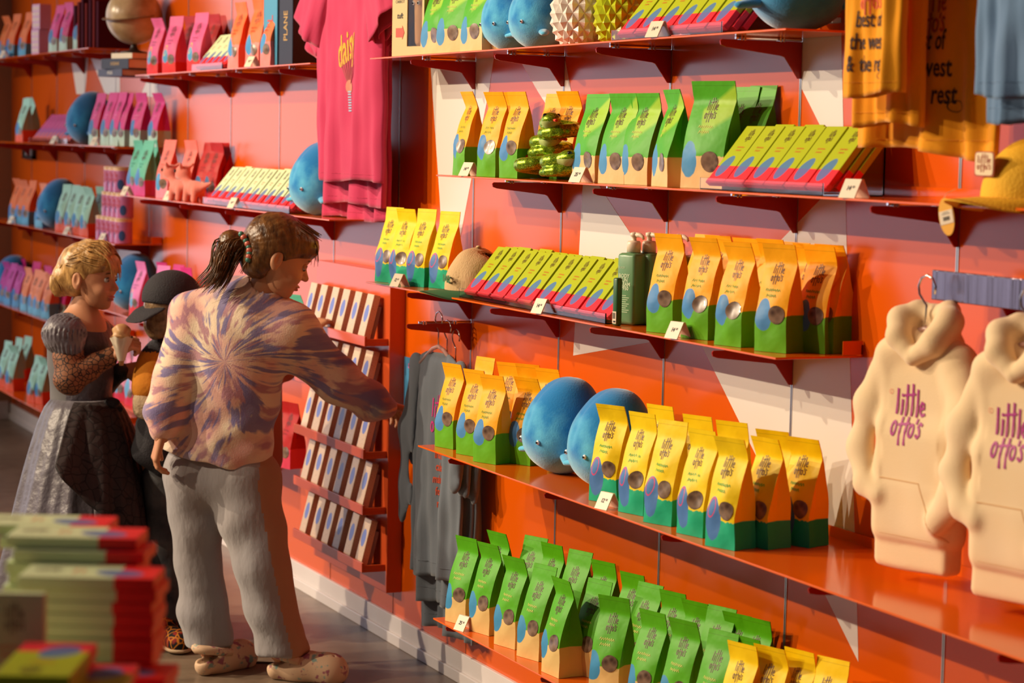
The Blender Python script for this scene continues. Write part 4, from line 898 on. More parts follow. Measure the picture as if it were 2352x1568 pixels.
# hanging oval tag on the cap
x, z = (-3.4012, 1.463)
r = thing('swing_tag', 'oval yellow swing tag with barcode label hanging below the yellow cap', 'tag', (x, -.216, z), R(14))
V, F = disc2d(.0175, .034, 28); V3 = [(a, 0, b_) for a, b_ in V]+[(a, .0012, b_) for a, b_ in V]; nn = len(V)
F3 = F+[tuple(i+nn for i in f)[::-1] for f in F]; link('card', mesh('tag_card', V3, F3, mat('amber_card', (.86, .40, .01), .5)), r)
b = MB(); b.box(-.0155, .0155, -.0008, -.0003, -.013, .011); b.obj('sticker', mat('label_white', (.8, .66, .5), .5), r)
b = MB()
for i in range(9): b.box(-.0075+i*.0018, -.0075+i*.0018+.0006+.0005*(i % 2), -.0012, -.0009, -.007, .0)
b.box(-.009, .009, -.0012, -.0009, .0045, .0053); b.box(-.006, .006, -.0012, -.0009, .0075, .0082); b.obj('barcode', BLK, r)
b = MB(); b.tube([(0, 0, .033), (.004, .004, .041), (.012, .022, .047)], .0008, 5); b.obj('cord', CARD, r)
r.rotation_euler = (0, R(-14), R(14))
# ------------------------------------------------------------ pump bottles
def bottle(x, y, z, label, text=True):
    r = thing('pump_bottle', label, 'bottle', (x, y, z), R(22), 'green pump bottles')
    G = mat('sage_plastic', (0.13, 0.28, 0.13), 0.32); GD = mat('bottle_side', (0.10, 0.22, 0.03), 0.35); IV = mat('ivory_plastic', (0.80, 0.66, 0.50), 0.35)
    b = MB(); b.box(-.0275, .0275, -.0275, .0275, .0005, .168, bev=.008); b.lathe([(.02, .165), (.014, .172), (.014, .176)], 18); b.obj('bottle_body', G, r, True)
    b = MB(); b.lathe([(.0165, .170), (.0165, .192), (.014, .196), (.006, .197), (.006, .206), (.009, .207), (.009, .215), (.003, .217)], 20); b.tube([(0, 0, .211), (.018, 0, .2105), (.027, 0, .207), (.03, 0, .201)], [.006, .0055, .004, .003], 8); b.obj('pump_head', IV, r, True)
    if text:
        b = MB(); y0 = -.0280; wt = mat('pale_print', (.55, .66, .42), .6)
        t = merge2d([(text2d('kuco', .010, 1.0), -.012, .135), (text2d('BODY\nSUN\nCREAM\nSPF50', .0125, .95, .0004, line=.78), -.004, .100)])
        V = [(a, y0, b_) for a, b_ in t[0]]; link('print', mesh('print', V, t[1], wt), r)
        for i in range(9): b.box(-.021, .004+.009*((i*5) % 3)/2, y0-.0002, y0+.0001, .068-i*.0048, .0695-i*.0048)
        b.obj('small_print', wt, r)
for i, (u, lb) in enumerate([
    ((-4.8008, -0.125), 'green pump bottle with an ivory pump and pale lettering, in front'),
    ((-4.8005, -0.085), 'green pump bottle right behind the lettered one'),
    ((-4.703, -0.06), 'green pump bottle behind the first gold bag, only its pump showing')]): bottle(u[0], u[1], 1.157, lb, i == 0)
x, y = (-4.7702, -0.18)
r = thing('lip_balm_tube', 'slim dark green tube with a small white price sticker beside the pump bottle', 'tube', (x, y, 1.157), R(15))
b = MB(); b.box(-.0085, .0085, -.0085, .0085, 0.0005, .112, bev=.004); b.obj('tube_body', mat('deep_green', (.03, .11, .04), .35), r, True)
b = MB(); b.box(-.0065, .0065, -.0092, -.0087, .006, .034); b.obj('sticker', mat('label_white', (.8, .66, .5), .5), r)
b = MB()
for i in range(5): b.box(-.005+i*.002, -.0042+i*.002, -.0096, -.0093, .017, .031)
b.box(-.003, .005, -.0096, -.0093, .0085, .0125); b.obj('barcode', BLK, r)
# ------------------------------------------------------------ carrot toy box
x, y = (-6.1682, -0.17)
r = thing('toy_box', 'beige window box with a soft toy inside, left end of the top shelf', 'box', (x, y, 1.8155), R(16))
KR = mat('kraft_board', (.66, .48, .22), .6)
b = MB(); b.box(-.075, .075, -.002, .07, 0, .006); b.box(-.075, .075, .064, .07, 0, .25); b.box(-.075, -.069, -.002, .07, 0, .25); b.box(.069, .075, -.002, .07, 0, .25); b.box(-.075, .075, -.002, .07, .244, .25)
b.box(-.075, -.004, -.003, 0, 0, .25); b.box(.066, .075, -.003, 0, 0, .25); b.box(-.004, .066, -.003, 0, 0, .028); b.box(-.004, .066, -.003, 0, .226, .25); b.obj('carton', KR, r)
b = MB(); b.box(-.0035, .0655, -.001, 0.0, .029, .225); b.obj('window', CLEAR, r)
b = MB(); b.box(-.0035, .0655, .058, .063, .007, .243); b.obj('lining', mat('plum_card', (.10, .01, .02), .6), r)
f = sdfmesh('soft_toy', [cone((.03, .03, .045), (.03, .03, .17), .024, .027, .01), cone((.03, .03, .17), (.03, .03, .2), .03, .02, .01)], .004, mat('apricot_plush', (.80, .42, .16), .9))
o = link('soft_toy', f, r)
for s in (-1, 1):
    e = link('eye', mesh('toy_eye', *icos((.03+s*.012, .002, .15), .006, .5), BEADW, True), o); link('pupil', mesh('toy_pupil', *icos((.03+s*.012, -.0015, .15), .003, .5), BEADB, True), e)
t = merge2d([(text2d('A\nLITTLE\nCARROT', .012, .9, line=.8), -.038, .165), (text2d('tuft', .022, .9, .0005, .2), -.038, .115)])
link('print', mesh('print', [(a, -.0036, b_) for a, b_ in t[0]], t[1], BLK), r)
V = [(-.056, .055), (-.026, .055), (-.026, .048), (-.016, .068), (-.026, .088), (-.026, .081), (-.056, .081)]
b = MB(); b.prism(V, -.0042, -.0036, 'y'); b.obj('arrow_print', mat('coral_ink', (.75, .08, .05), .6), r)
# ------------------------------------------------------------ dinosaurs
PKP = mat('pink_felt', (.78, .22, .17), .95, sheen=.4, bump=(260, .3))
def dino(x, y, z, yaw, label, book):
    r = thing('plush_dinosaur', label, 'plush toy', (x, y, z), R(yaw), 'pink plush dinosaurs')
    pr = [ell((0, 0, .052), (.028, .040, .030), .015), cone((0, -.03, .062), (0, -.056, .098), .019, .016, .015), ell((0, -.066, .110), (.027, .033, .029), .012), cone((0, -.07, .104), (0, -.096, .096), .014, .011, .01),
          cone((0, .03, .055), (0, .095, .075), .018, .004, .02)]
    for s in (-1, 1):
        for yy in (-.024, .024): pr.append(cone((s*.017, yy, .045), (s*.019, yy-.003, .010), .012, .0115, .01))
        pr.append(cone((s*.018, -.056, .128), (s*.03, -.045, .142), .008, .005, .006))
    o = link('body', sdfmesh('dino_body', pr, .0032, PKP), r)
    for s in (-1, 1): link('eye', mesh('dino_eye', *icos((s*.0235, -.082, .116), .0065), BEADB, True), r)
    b = MB(); b.box(-.004, .004, -.052, -.03, .03, .075, bev=.001); b.obj('fabric_book', TONG, r)
dino(*(-8.5325, -0.185), 1.327, -72, 'pink plush dinosaur standing on the left of the pair', 1)
dino(*(-8.3628, -0.175), 1.327, -66, 'pink plush dinosaur standing on the right of the pair', 1)
# ------------------------------------------------------------ pink tins, patterned boxes, globe, books, frame
def tinmat():
    n = NT('tin_print', 0.25, 0.6); g = n.sep(n.tc.outputs['Object']); z = g[2]
    c = n.mix(n.step(z, .092, .0006), 'CC7CB4', 'F0C490'); 
    a = n.f('ARCTAN2', g[0], n.f('MULTIPLY', g[1], -1.0))
    c = n.mix(n.ell(a, z, .9, .033, .42, .022), c, '3C5C98'); n.color(c); return n.m
TIN = tinmat()
TT = brushlogo(.13); TT = ([(x_*.9, y_*1.0) for x_, y_ in TT[0]], TT[1])
def make_tin():
    r = empty('tin'); b = MB(); b.lathe([(.0365, .0005), (.0372, .002), (.0372, .098), (.0365, .1)], 28); b.obj('can', TIN, r, True)
    b = MB(); b.lathe([(.0378, .0985), (.0378, .1045), (.036, .106), (.001, .106)], 28); b.obj('lid', mat('tin_lid', (.80, .52, .30), .3), r, True)
    V = []
    for a, z in TT[0]:
        t = a*.024/.0375; V.append((.0378*math.sin(t), -.0378*math.cos(t), .062+z*.024))
    link('lettering', mesh('tin_text', V, TT[1], mat('rose_ink', (.62, .06, .10), .5)), r); return r
tin0 = None
for (x, y, z, lab) in [
    (-9.8222, -0.16, 1.1179999999999999, 'pink tin, first from the left in the bottom layer of the tin pyramid'),
    (-9.7392, -0.16, 1.1179999999999999, 'pink tin, second from the left in the bottom layer of the tin pyramid'),
    (-9.6562, -0.16, 1.1179999999999999, 'pink tin, third from the left in the bottom layer of the tin pyramid'),
    (-9.5732, -0.16, 1.1179999999999999, 'pink tin, fourth from the left in the bottom layer of the tin pyramid'),
    (-9.4902, -0.16, 1.1179999999999999, 'pink tin, fifth from the left in the bottom layer of the tin pyramid'),
    (-9.7602, -0.15, 1.224, 'pink tin, first from the left in the middle layer of the tin pyramid'),
    (-9.6772, -0.15, 1.224, 'pink tin, second from the left in the middle layer of the tin pyramid'),
    (-9.5942, -0.15, 1.224, 'pink tin, third from the left in the middle layer of the tin pyramid'),
    (-9.5112, -0.15, 1.224, 'pink tin, fourth from the left in the middle layer of the tin pyramid'),
    (-9.7422, -0.145, 1.3305, 'pink tin, first from the left in the top layer of the tin pyramid'),
    (-9.6592, -0.145, 1.3305, 'pink tin, second from the left in the top layer of the tin pyramid'),
    (-9.5762, -0.145, 1.3305, 'pink tin, third from the left in the top layer of the tin pyramid')]:
    if tin0 is None: t = tin0 = make_tin()
    else: t = copy_tree(tin0)
    t.location = (x, y, z); t.rotation_euler = (0, 0, R(14)); tag(t, lab, 'tin', 'stacked pink tins')
for (x, y, z, lab) in [
    (-11.065199999999999, -0.17, 1.948, 'lilac patterned box at the bottom, left of the magenta bags'),
    (-11.0452, -0.17, 2.067, 'lilac patterned box stacked on top of the other')]:
    r = thing('patterned_box', lab, 'box', (x, y, z), R(14), 'lilac patterned boxes')
    b = MB(); b.box(-.04, .04, -.03, .03, 0.0005, .118, bev=.001); b.obj('carton', mat('lilac_card', (.60, .32, .52), .5), r)
    b = MB()
    for i in range(4):
        for j in range(3): b.box(-.034+j*.024, -.016+j*.024, -.031, -.0302, .012+i*.026, .028+i*.026)
    b.obj('print', mat('cream_print', (.75, .60, .55), .6), r)
x, y = (-9.443, -0.13)
r = thing('globe', 'cream coloured globe with a dark equator line on the books', 'globe', (x, y, 1.93))
b = MB(); b.lathe([(.055, -.02), (.055, -.012), (.02, -.005), (.012, .012), (.012, .02)], 24); b.obj('stand', mat('dark_walnut', (.03, .015, .01), .4), r, True)
b = MB(); b.lathe([(.117*math.sin(PI*i/24)+.0001, .135-.117*math.cos(PI*i/24)) for i in range(25)], 40); b.obj('sphere', mat('globe_paper', (.62, .47, .28), .3, var=(14, '9A7A50', .2)), r, True)
b = MB(); b.lathe([(.1172, .1335), (.1178, .135), (.1172, .1365)], 40); o = b.obj('equator_line', mat('brown_line', (.16, .07, .02), .5), r); o.rotation_euler = (R(8), R(6), 0); o.location = (.0, .0, 0)
def book(x, y, z, w_, d_, h_, yaw, mt, label, name='book', ttl=None, lying=True):
    r = thing(name, label, 'book', (x, y, z), R(yaw))
    b = MB(); b.box(-w_/2, w_/2, -d_/2, d_/2, 0.0003, .003); b.box(-w_/2, w_/2, -d_/2, d_/2, h_-.003, h_) if lying else None
    if lying: b.box(-w_/2, w_/2, -d_/2, -d_/2+.003, .003, h_-.003); b.obj('cover', mt, r); b = MB(); b.box(-w_/2+.004, w_/2-.004, -d_/2+.003, d_/2-.004, .003, h_-.003); b.obj('pages', CARD, r)
    else:
        b = MB(); b.box(-w_/2, w_/2, -d_/2, -d_/2+.003, .0003, h_); b.box(-w_/2, -w_/2+.003, -d_/2, d_/2, .0003, h_); b.box(w_/2-.003, w_/2, -d_/2, d_/2, .0003, h_); b.obj('cover', mt, r)
        b = MB(); b.box(-w_/2+.003, w_/2-.003, -d_/2+.003, d_/2-.004, .003, h_-.004); b.obj('pages', CARD, r)
    if ttl:
        t = text2d(ttl[0], ttl[1], 1.0, .0004); f = (lambda a, c_: (a, -d_/2-.0006, h_/2+c_)) if lying else (lambda a, c_: (-c_+.0, -d_/2-.0006, h_/2+a))
        link('title', mesh('title', [f(a, c_) for a, c_ in t[0]], t[1], mat(*ttl[2])), r)
    return r
NAVY = mat('navy_cloth', (.012, .018, .05), .6); NAV2 = mat('slate_cloth', (.05, .055, .11), .6)
GOLDI = ('gold_ink', (.5, .3, .08), .5); WHI = ('white_print', (.7, .66, .62), .6)
x, y = (-9.4508, -0.17)
book(x-.02, y+.02, 1.8142, .24, .16, .030, 10, NAV2, 'slate blue book at the bottom of the pile under the globe', ttl=('ATLAS', .018, WHI))
book(x+.03, y+.02, 1.8445, .22, .15, .042, 16, NAVY, 'navy book in the middle of the pile under the globe', ttl=('OCEANS', .018, GOLDI))
book(x+.06, y+.03, 1.887, .15, .13, .022, 20, CARD, 'small cream book on top of the pile under the globe')
for (u0, y0, w0, h0, mt, lab, tt) in [
    (-7.4847, -0.1, 0.08800000000000001, 0.25, "mat('sky_cloth', (.06, .30, .50), .5)", 'tall sky blue book right of the tangerine bags', "('SAIL', .05, ('red_ink', (.6,.05,.03), .5))"),
    (-7.3179, -0.1, 0.085, 0.26, 'NAVY', 'tall navy book right of the sky blue one', "('PLANE', .034, GOLDI)")]: book(u0, y0, 1.8142 if w0 > .03 or h0 > .2 else 1.8142, w0, .14, h0, 14, eval(mt), lab, ttl=eval(tt), lying=False)
for i, (x, y) in enumerate([
    (-10.352, -0.1),
    (-10.2769, -0.1),
    (-10.2028, -0.1),
    (-10.1297, -0.1),
    (-10.0576, -0.1),
    (-9.9863, -0.1),
    (-9.916, -0.1)]): book(x, y, ZM1+.0003, .026, .15, .20+.012*(i % 3), 8, mat('oxblood_cloth_%d' % (i % 2), ((.16, .012, .010) if i % 2 else (.07, .008, .02)), .9, spec=.1), 'dark red book standing behind the globe, %s from the left' % ordn(i), lying=False)['group'] = 'dark red books behind the globe'
x, z = (-12.0973, 1.487)
r = thing('picture_frame', 'small black frame with a white card on the far left of the wall', 'frame', (x, 0, z))
b = MB(); s = .135
for a in ((-s, s, .035, .052), (-s, s, -.052, -.035), (-s, -s+.03, -.052, .052), (s-.03, s, -.052, .052)): b.box(a[0], a[1], -.02, -.0005, a[2], a[3])
b.obj('frame', mat('black_wood', (.015, .015, .012), .5), r); b = MB(); b.box(-s+.02, s-.02, -.012, -.001, -.04, .04); b.obj('card', mat('frame_card', (.5, .46, .38), .6), r)
# ------------------------------------------------------------ blue notice on the wall
x0, z0 = (-6.5983, 0.9097); x1 = (-6.4224, 0.9104)[0]; z1 = (-6.5864, 0.6124)[1]
r = thing('notice', 'tall blue notice sheet with pink heading, right of the slim box rack', 'sign', ((x0+x1)/2, 0, z1))
hw = (x1-x0)/2; hh = z0-z1
b = MB(); b.box(-hw, hw, -.003, -.0006, 0, hh); b.obj('sheet', mat('notice_blue', (.05, .24, .46), .5), r)
t = merge2d([(text2d('Dog Friendly\nSnacks', .020, 1.0, .0004, line=.9), 0, hh-.035)])
link('heading', mesh('heading', [(a, -.0036, b_) for a, b_ in t[0]], t[1], mat('pink_ink', (.75, .05, .28), .6)), r)
b = MB()
for i in range(15):
    if i % 4 == 3: continue
    ww = hw*(.45+.3*((i*7) % 5)/5); b.box(-ww, ww, -.0036, -.0031, hh-.085-i*.0125, hh-.082-i*.0125)
b.obj('small_print', mat('notice_text', (.45, .55, .62), .6), r)
# ------------------------------------------------------------ slim box rack
n = NT('rack_enamel', 0.22, 0.5); n.color(n.mix(n.noise(n.tc.outputs['Object'], 2.0), (.62, .085, .02, 1), (.66, .10, .025, 1))); RACKM = n.m
RX0, RX1 = -7.30, -6.60
r = thing('wall_rack', 'orange wall rack with five ledges of slim pale boxes with blue ovals', 'rack', ((RX0+RX1)/2, 0, .17)); cx = (RX0+RX1)/2
b = MB(); b.box(RX0-cx, RX1-cx, -.052, -.001, 0, 1.0, bev=.002); b.obj('back_board', RACKM, r)
LZ = [.95, .775, .60, .425, .245]
for z in LZ:
    b = MB(); b.box(-.34, .34, -.125, -.053, z-.17-.008, z-.17, bev=.001); b.box(-.34, .34, -.13, -.122, z-.17-.008, z-.17+.022, bev=.001); b.box(.332, .34, -.125, -.053, z-.17, z-.17+.014, bev=.001); b.obj('ledge', RACKM, r)
n = NT('oval_box', 0.4, 0.4); g = n.sep(n.tc.outputs['Object'])
sp = n.noise(n.tc.outputs['Object'], 260, 1)
c = n.mix(n.step(sp, .66, .02), (.72, .52, .36, 1), (.45, .24, .12, 1))
e = n.ell(g[0], g[2], 0, .088, .0185, .028); c = n.mix(n.f('MULTIPLY', e, n.f('SUBTRACT', 1.0, n.step(g[1], -.0108, .0002))), c, '6C7CC8'); n.color(c); OVM = n.m
o0 = None
for ri, z in enumerate(LZ):
    for i in range(6):
        if o0 is None:
            q = o0 = empty('slim_box'); b = MB(); b.box(-.031, .031, -.011, .011, 0.0008, .150, bev=.0015); b.obj('carton', OVM, q); b = MB(); b.box(-.029, .029, .012, .024, .004, .118, bev=.001); b.obj('clear_sleeve', mat('smoky_sleeve', (.22, .18, .20), .1), q)
        else: q = copy_tree(o0)
        q.location = (-7.235+i*.110+random.uniform(-.004, .004), -.108, z); q.rotation_euler = (R(-14), 0, R(random.uniform(-1.5, 1.5)))
        tag(q, 'pale slim box, %s from left on the %s ledge of the rack' % (ordn(i), ['top', 'second', 'middle', 'fourth', 'lowest'][ri]), 'box', 'slim boxes with blue ovals on the rack')
# ------------------------------------------------------------ garments
def hanger(label, x, y, z, yaw, wd=.15, grp=None):
    r = thing('clothes_hanger', label, 'hanger', (x, y, z), R(yaw), grp)
    b = MB(); hk = [(.021*math.cos(a), 0, .062+.021*math.sin(a)) for a in [R(-20+i*24) for i in range(10)]][::-1]
    b.tube([(0, 0, -.02), (0, 0, .01), (.0, 0, .03)]+[( .021*math.sin(R(-10+0))*0+p[0]*1, 0, p[2]) for p in [(-.006, 0, .036), (-.018, 0, .05), (-.021, 0, .065), (-.014, 0, .08), (0, 0, .086), (.014, 0, .08), (.021, 0, .066), (.019, 0, .052)]], .0022, 8); b.obj('hook', CHROME, r, True)
    b = MB(); b.tube([(-wd, 0, -.075), (-wd*.6, 0, -.045), (-.03, 0, -.022), (0, 0, -.014), (.03, 0, -.022), (wd*.6, 0, -.045), (wd, 0, -.075)], .006, 8); b.obj('hanger_arms', mat('clear_rose', (.75, .45, .40), .15, trans=.5), r, True)
    return r
def folds(amp, kx, z0, z1, ph=0.0, ky=None):
    def d(X, Y, Z):
        t = np.clip((z1-Z)/(z1-z0), 0, 1)
        return amp*t*(np.sin(kx*X+ph+3*Z)+.5*np.sin(kx*1.9*X+ph*2-5*Z))+amp*.35*np.sin(40*Z+18*X+ph)*np.sin(11*X+7*Z)
    return d
def hem_line(bv, x0, x1, z, m, r, name='hem_stitch', y=-.3, sag=0.0, th=.0012, n=26):
    pts = []
    for i in range(n+1):
        x = x0+(x1-x0)*i/n; zz = z+sag*math.sin(PI*i/n); h = bv.ray_cast(Vector((x, y, zz)), Vector((0, 1, 0)), .6)
        if h[0] is not None: pts.append((h[0].x, h[0].y-.0004, h[0].z))
    if len(pts) > 2:
        b = MB(); b.tube(pts, th, 5); b.obj(name, m, r)
def fabric(key, a, b_, rough=.9, sheen=.3):
    return mat(key, a, rough, spec=.2, sheen=sheen, var=(7, b_, .25), bump=(420, .12))
def cloth_tube(hw, ht, d, amp, kf, ph, drop=.05, flare=.0, neck=.09, nz=56, na=120, pull=0.0):
    V = []; F = []
    for j in range(nz+1):
        t = j/nz
        for i in range(na):
            a = 2*PI*i/na; c, s_ = math.cos(a), math.sin(a)
            x = math.copysign(abs(c)**.72, c); u = x; w_ = hw*(1+flare*t)
            zt = -drop*abs(u)**1.6; zb = -ht+.006*math.sin(kf*.5*u*hw+ph)+pull*u
            if abs(u) < neck/hw: zt -= .03*(1-(u*hw/neck)**2)*(1.6 if s_ < 0 else .4)
            z = zt+(zb-zt)*t; q = math.copysign(abs(s_)**.55, s_)
            A = amp*(.15+t)
            y = -q*-1*d*min(1, .35+t*5)
            y += A*(math.sin(kf*u*hw+ph+1.5*t)+.55*math.sin(kf*2.1*u*hw+2*ph-2*t)+.3*math.sin(kf*3.7*u*hw+ph))
            y += .3*amp*math.sin(9*u+14*t+ph)*math.sin(7*t)
            V.append((u*w_, y, z))
    for j in range(nz):
        for i in range(na): p = j*na+i; r_ = j*na+(i+1) % na; F.append((p, p+na, r_+na, r_))
    for i in range(1, na//2): F.append((i, i+1 if i+1 <= na//2 else i, na-i-1 if na-i-1 > 0 else 0, na-i)) if i < na//2 else None
    F = [f for f in F if len(set(f)) == 4]
    return V, F
def sleeve_tube(s, hw, L, r0, r1, ph, na=40, nz=14):
    V = []; F = []; a0 = Vector((s*(hw-.035), 0, -.085)); dr = Vector((s*.55, -.05, -.83)).normalized(); up = Vector((s*.83, 0, .55)).normalized()
    for j in range(nz+1):
        t = j/nz; c = a0+dr*L*t; r = r0+(r1-r0)*t
        for i in range(na):
            a = 2*PI*i/na; q = 1+.10*t*math.sin(5*a+ph)+.05*math.sin(9*a+ph*2+4*t)
            V.append(c+up*(r*q*math.cos(a))+Vector((0, 1, 0))*(r*.36*q*math.sin(a)+.008*t*math.sin(3*a+ph)))
    for j in range(nz):
        for i in range(na): p = j*na+i; r_ = j*na+(i+1) % na; F.append((p, p+na, r_+na, r_))
    return V, F
def solid(o, th=.0022):
    m_ = o.modifiers.new('thickness', 'SOLIDIFY'); m_.thickness = th; m_.offset = -1; return o
def tshirt(name, label, x, y, z, yaw, hw, ht, m, prints=(), ph=0.0, grp=None, sleeves=True, amp=.006, thick=.016, kf=44, flare=.03, pull=0.0):
    "front of the shirt faces -y; z is the shoulder line; ht the length"
    r = thing(name, label, 't-shirt', (x, y, z), R(yaw), grp)
    V, F = cloth_tube(hw, ht, thick, amp, kf, ph, flare=flare, pull=pull, neck=min(.09, hw*.6))
    me = mesh(name+'_cloth', V, F, m, True); o = solid(link('cloth', me, r)); bv = bvh_of(me)
    if sleeves:
        for s in (-1, 1):
            V, F = sleeve_tube(s, hw, .17, .085, .095, ph+s); solid(link('sleeve', mesh('sleeve', V, F, m, True), r))
    for nm, art, ox, oz, sc, mt in prints: project(art, (ox, -.0, oz), (sc, 0, 0), (0, 0, sc), (0, -1, 0), bv, .0012, nm, mt, r)
    hem_line(bv, -hw*.93, hw*.93, -ht+.022, m, r, th=.0007)
    return r
PINK = fabric('raspberry_jersey', (.60, .045, .125), 'C83460')
daisy = text2d('daisy', 1, .62, .02, .2); daisy = ([(x_*.97-y_*.15*1.0, y_*1.5+x_*.45) for x_, y_ in daisy[0]], daisy[1])
fan = ([(-.28, 1.0), (.28, 1.0), (.1, 0), (-.1, 0)], [(0, 1, 2, 3)])
strp = ([], [])
for i in range(8):
    k = len(strp[0]); strp[0].extend([(-.12, -i*.11), (.12, -i*.11), (.12, -i*.11-.06), (-.12, -i*.11-.06)]); strp[1].append((k, k+1, k+2, k+3))
rays = ([], [])
for i in range(9):
    a = (i-4)*.13; k = len(rays[0]); rays[0].extend([(.0+a*.2-.02, 0), (a*.2+.02, 0), (a*1.2+.03, 1.0-.3*abs(a)), (a*1.2-.03, 1.0-.3*abs(a))]); rays[1].append((k, k+1, k+2, k+3))
YI = mat('yellow_print', (.80, .40, .01), .6)
DP = [('daisy_print', daisy, .015, (-6.6433, 1.852)[1]-2.14, .085, YI), ('shuttle_body', rays, .03, (-6.6197, 1.7437)[1]-2.14, .085, mat('brick_print', (.40, .05, .06), .7)), ('shuttle_cork', disc2d(.25, .28, 16), .03, (-6.6116, 1.7357)[1]-2.14, .075, mat('tan_print', (.62, .22, .14), .7)), ('stripes', strp, .03, (-6.6072, 1.7225)[1]-2.14, .075, mat('sky_print', (.38, .46, .66), .7))]
for i, (x, y, z) in enumerate([
    (-6.675, -0.17, 2.14),
    (-6.7311, -0.13, 2.11),
    (-6.7941, -0.09, 2.08)]):
    tshirt('t_shirt', ['raspberry pink t-shirt with a yellow daisy print, front of the row', 'raspberry pink t-shirt second in the row, hem just below the first', 'raspberry pink t-shirt at the back of the row, lowest hem'][i], x, y, z, 4, .232+.004*i, z-(1.4484, 1.3755, 1.3262)[i], PINK, DP if i == 0 else (), ph=i*1.7, grp='raspberry pink t-shirts', amp=.010, kf=30)
ORG = fabric('marigold_jersey', (.95, .37, .004), 'F09A08')
dk = mat('dark_brown_print', (.05, .012, .006), .7); rdp = mat('red_print', (.75, .10, .03), .7)
msg = merge2d([(text2d('best of\nthe west\n& the rest', 1, .66, .015, .1, line=.95), 0, 0)])
msg2 = ([(x_*1.0, y_*1.15) for x_, y_ in msg[0]], msg[1])
ott = brushlogo(.115); ott = ([(x_*.78, y_*.92) for x_, y_ in ott[0]], ott[1])
def circ(r0, r1, n=20):
    V = [(r0*math.cos(2*PI*i/n), r0*.7*math.sin(2*PI*i/n)) for i in range(n)]+[(r1*math.cos(2*PI*i/n), r1*.7*math.sin(2*PI*i/n)) for i in range(n)]; return V, [(i, (i+1) % n, n+(i+1) % n, n+i) for i in range(n)]
O = [
    (-3.5022, -0.31, 2.185),
    (-3.5467, -0.25, 2.185),
    (-3.5105, -0.19, 2.185)]
tshirt('t_shirt', 'narrow marigold t-shirt in front with small dark lettering', O[0][0], O[0][1], O[0][2], 6, .080, .51, ORG, [('lettering', msg2, 0.0, (-3.4863, 1.7685)[1]-2.185, .036, dk), ('brand_print', ott, 0.0, (-3.4899, 1.8296)[1]-2.185+.02, .036, rdp), ('outline_print', circ(.16, .19), .03, (-3.4407, 1.7088)[1]-2.185, .045, dk)], grp='marigold t-shirts', sleeves=False, amp=.007, kf=60)
tshirt('t_shirt', 'marigold t-shirt between the narrow front one and the wide back one', O[1][0], O[1][1], O[1][2], 6, .088, .562, ORG, (), ph=1.1, grp='marigold t-shirts', sleeves=False, amp=.007, kf=60)
tshirt('t_shirt', 'wide marigold t-shirt at the back with dark lettering and the lowest hem', O[2][0], O[2][1], O[2][2], 6, .185, .61, ORG, [('lettering', msg2, .03, (-3.4583, 1.7255)[1]-2.185, .044, dk), ('brand_print', ott, .03, (-3.4641, 1.8218)[1]-2.185, .052, mat('faded_print', (.45, .06, .008), .7)), ('outline_print', circ(.3, .34), .09, (-3.4138, 1.6574)[1]-2.185, .045, dk)], ph=2.0, grp='marigold t-shirts', sleeves=False, amp=.012, kf=34, pull=-.012)
BLU = fabric('dusty_blue_jersey', (.15, .25, .42), '5C7CA0')
Q = [
    (-3.0547, -0.3, 2.09),
    (-3.1068, -0.24, 2.09)]
tshirt('t_shirt', 'dusty blue t-shirt cut by the right picture edge, in front', Q[0][0], Q[0][1], Q[0][2], 6, .13, .42, BLU, (), grp='dusty blue t-shirts', sleeves=False, amp=.007, kf=60)
tshirt('t_shirt', 'dusty blue t-shirt cut by the right picture edge, behind and lower', Q[1][0], Q[1][1], Q[1][2], 6, .13, .46, BLU, (), ph=1, grp='dusty blue t-shirts', sleeves=False, amp=.007, kf=60)
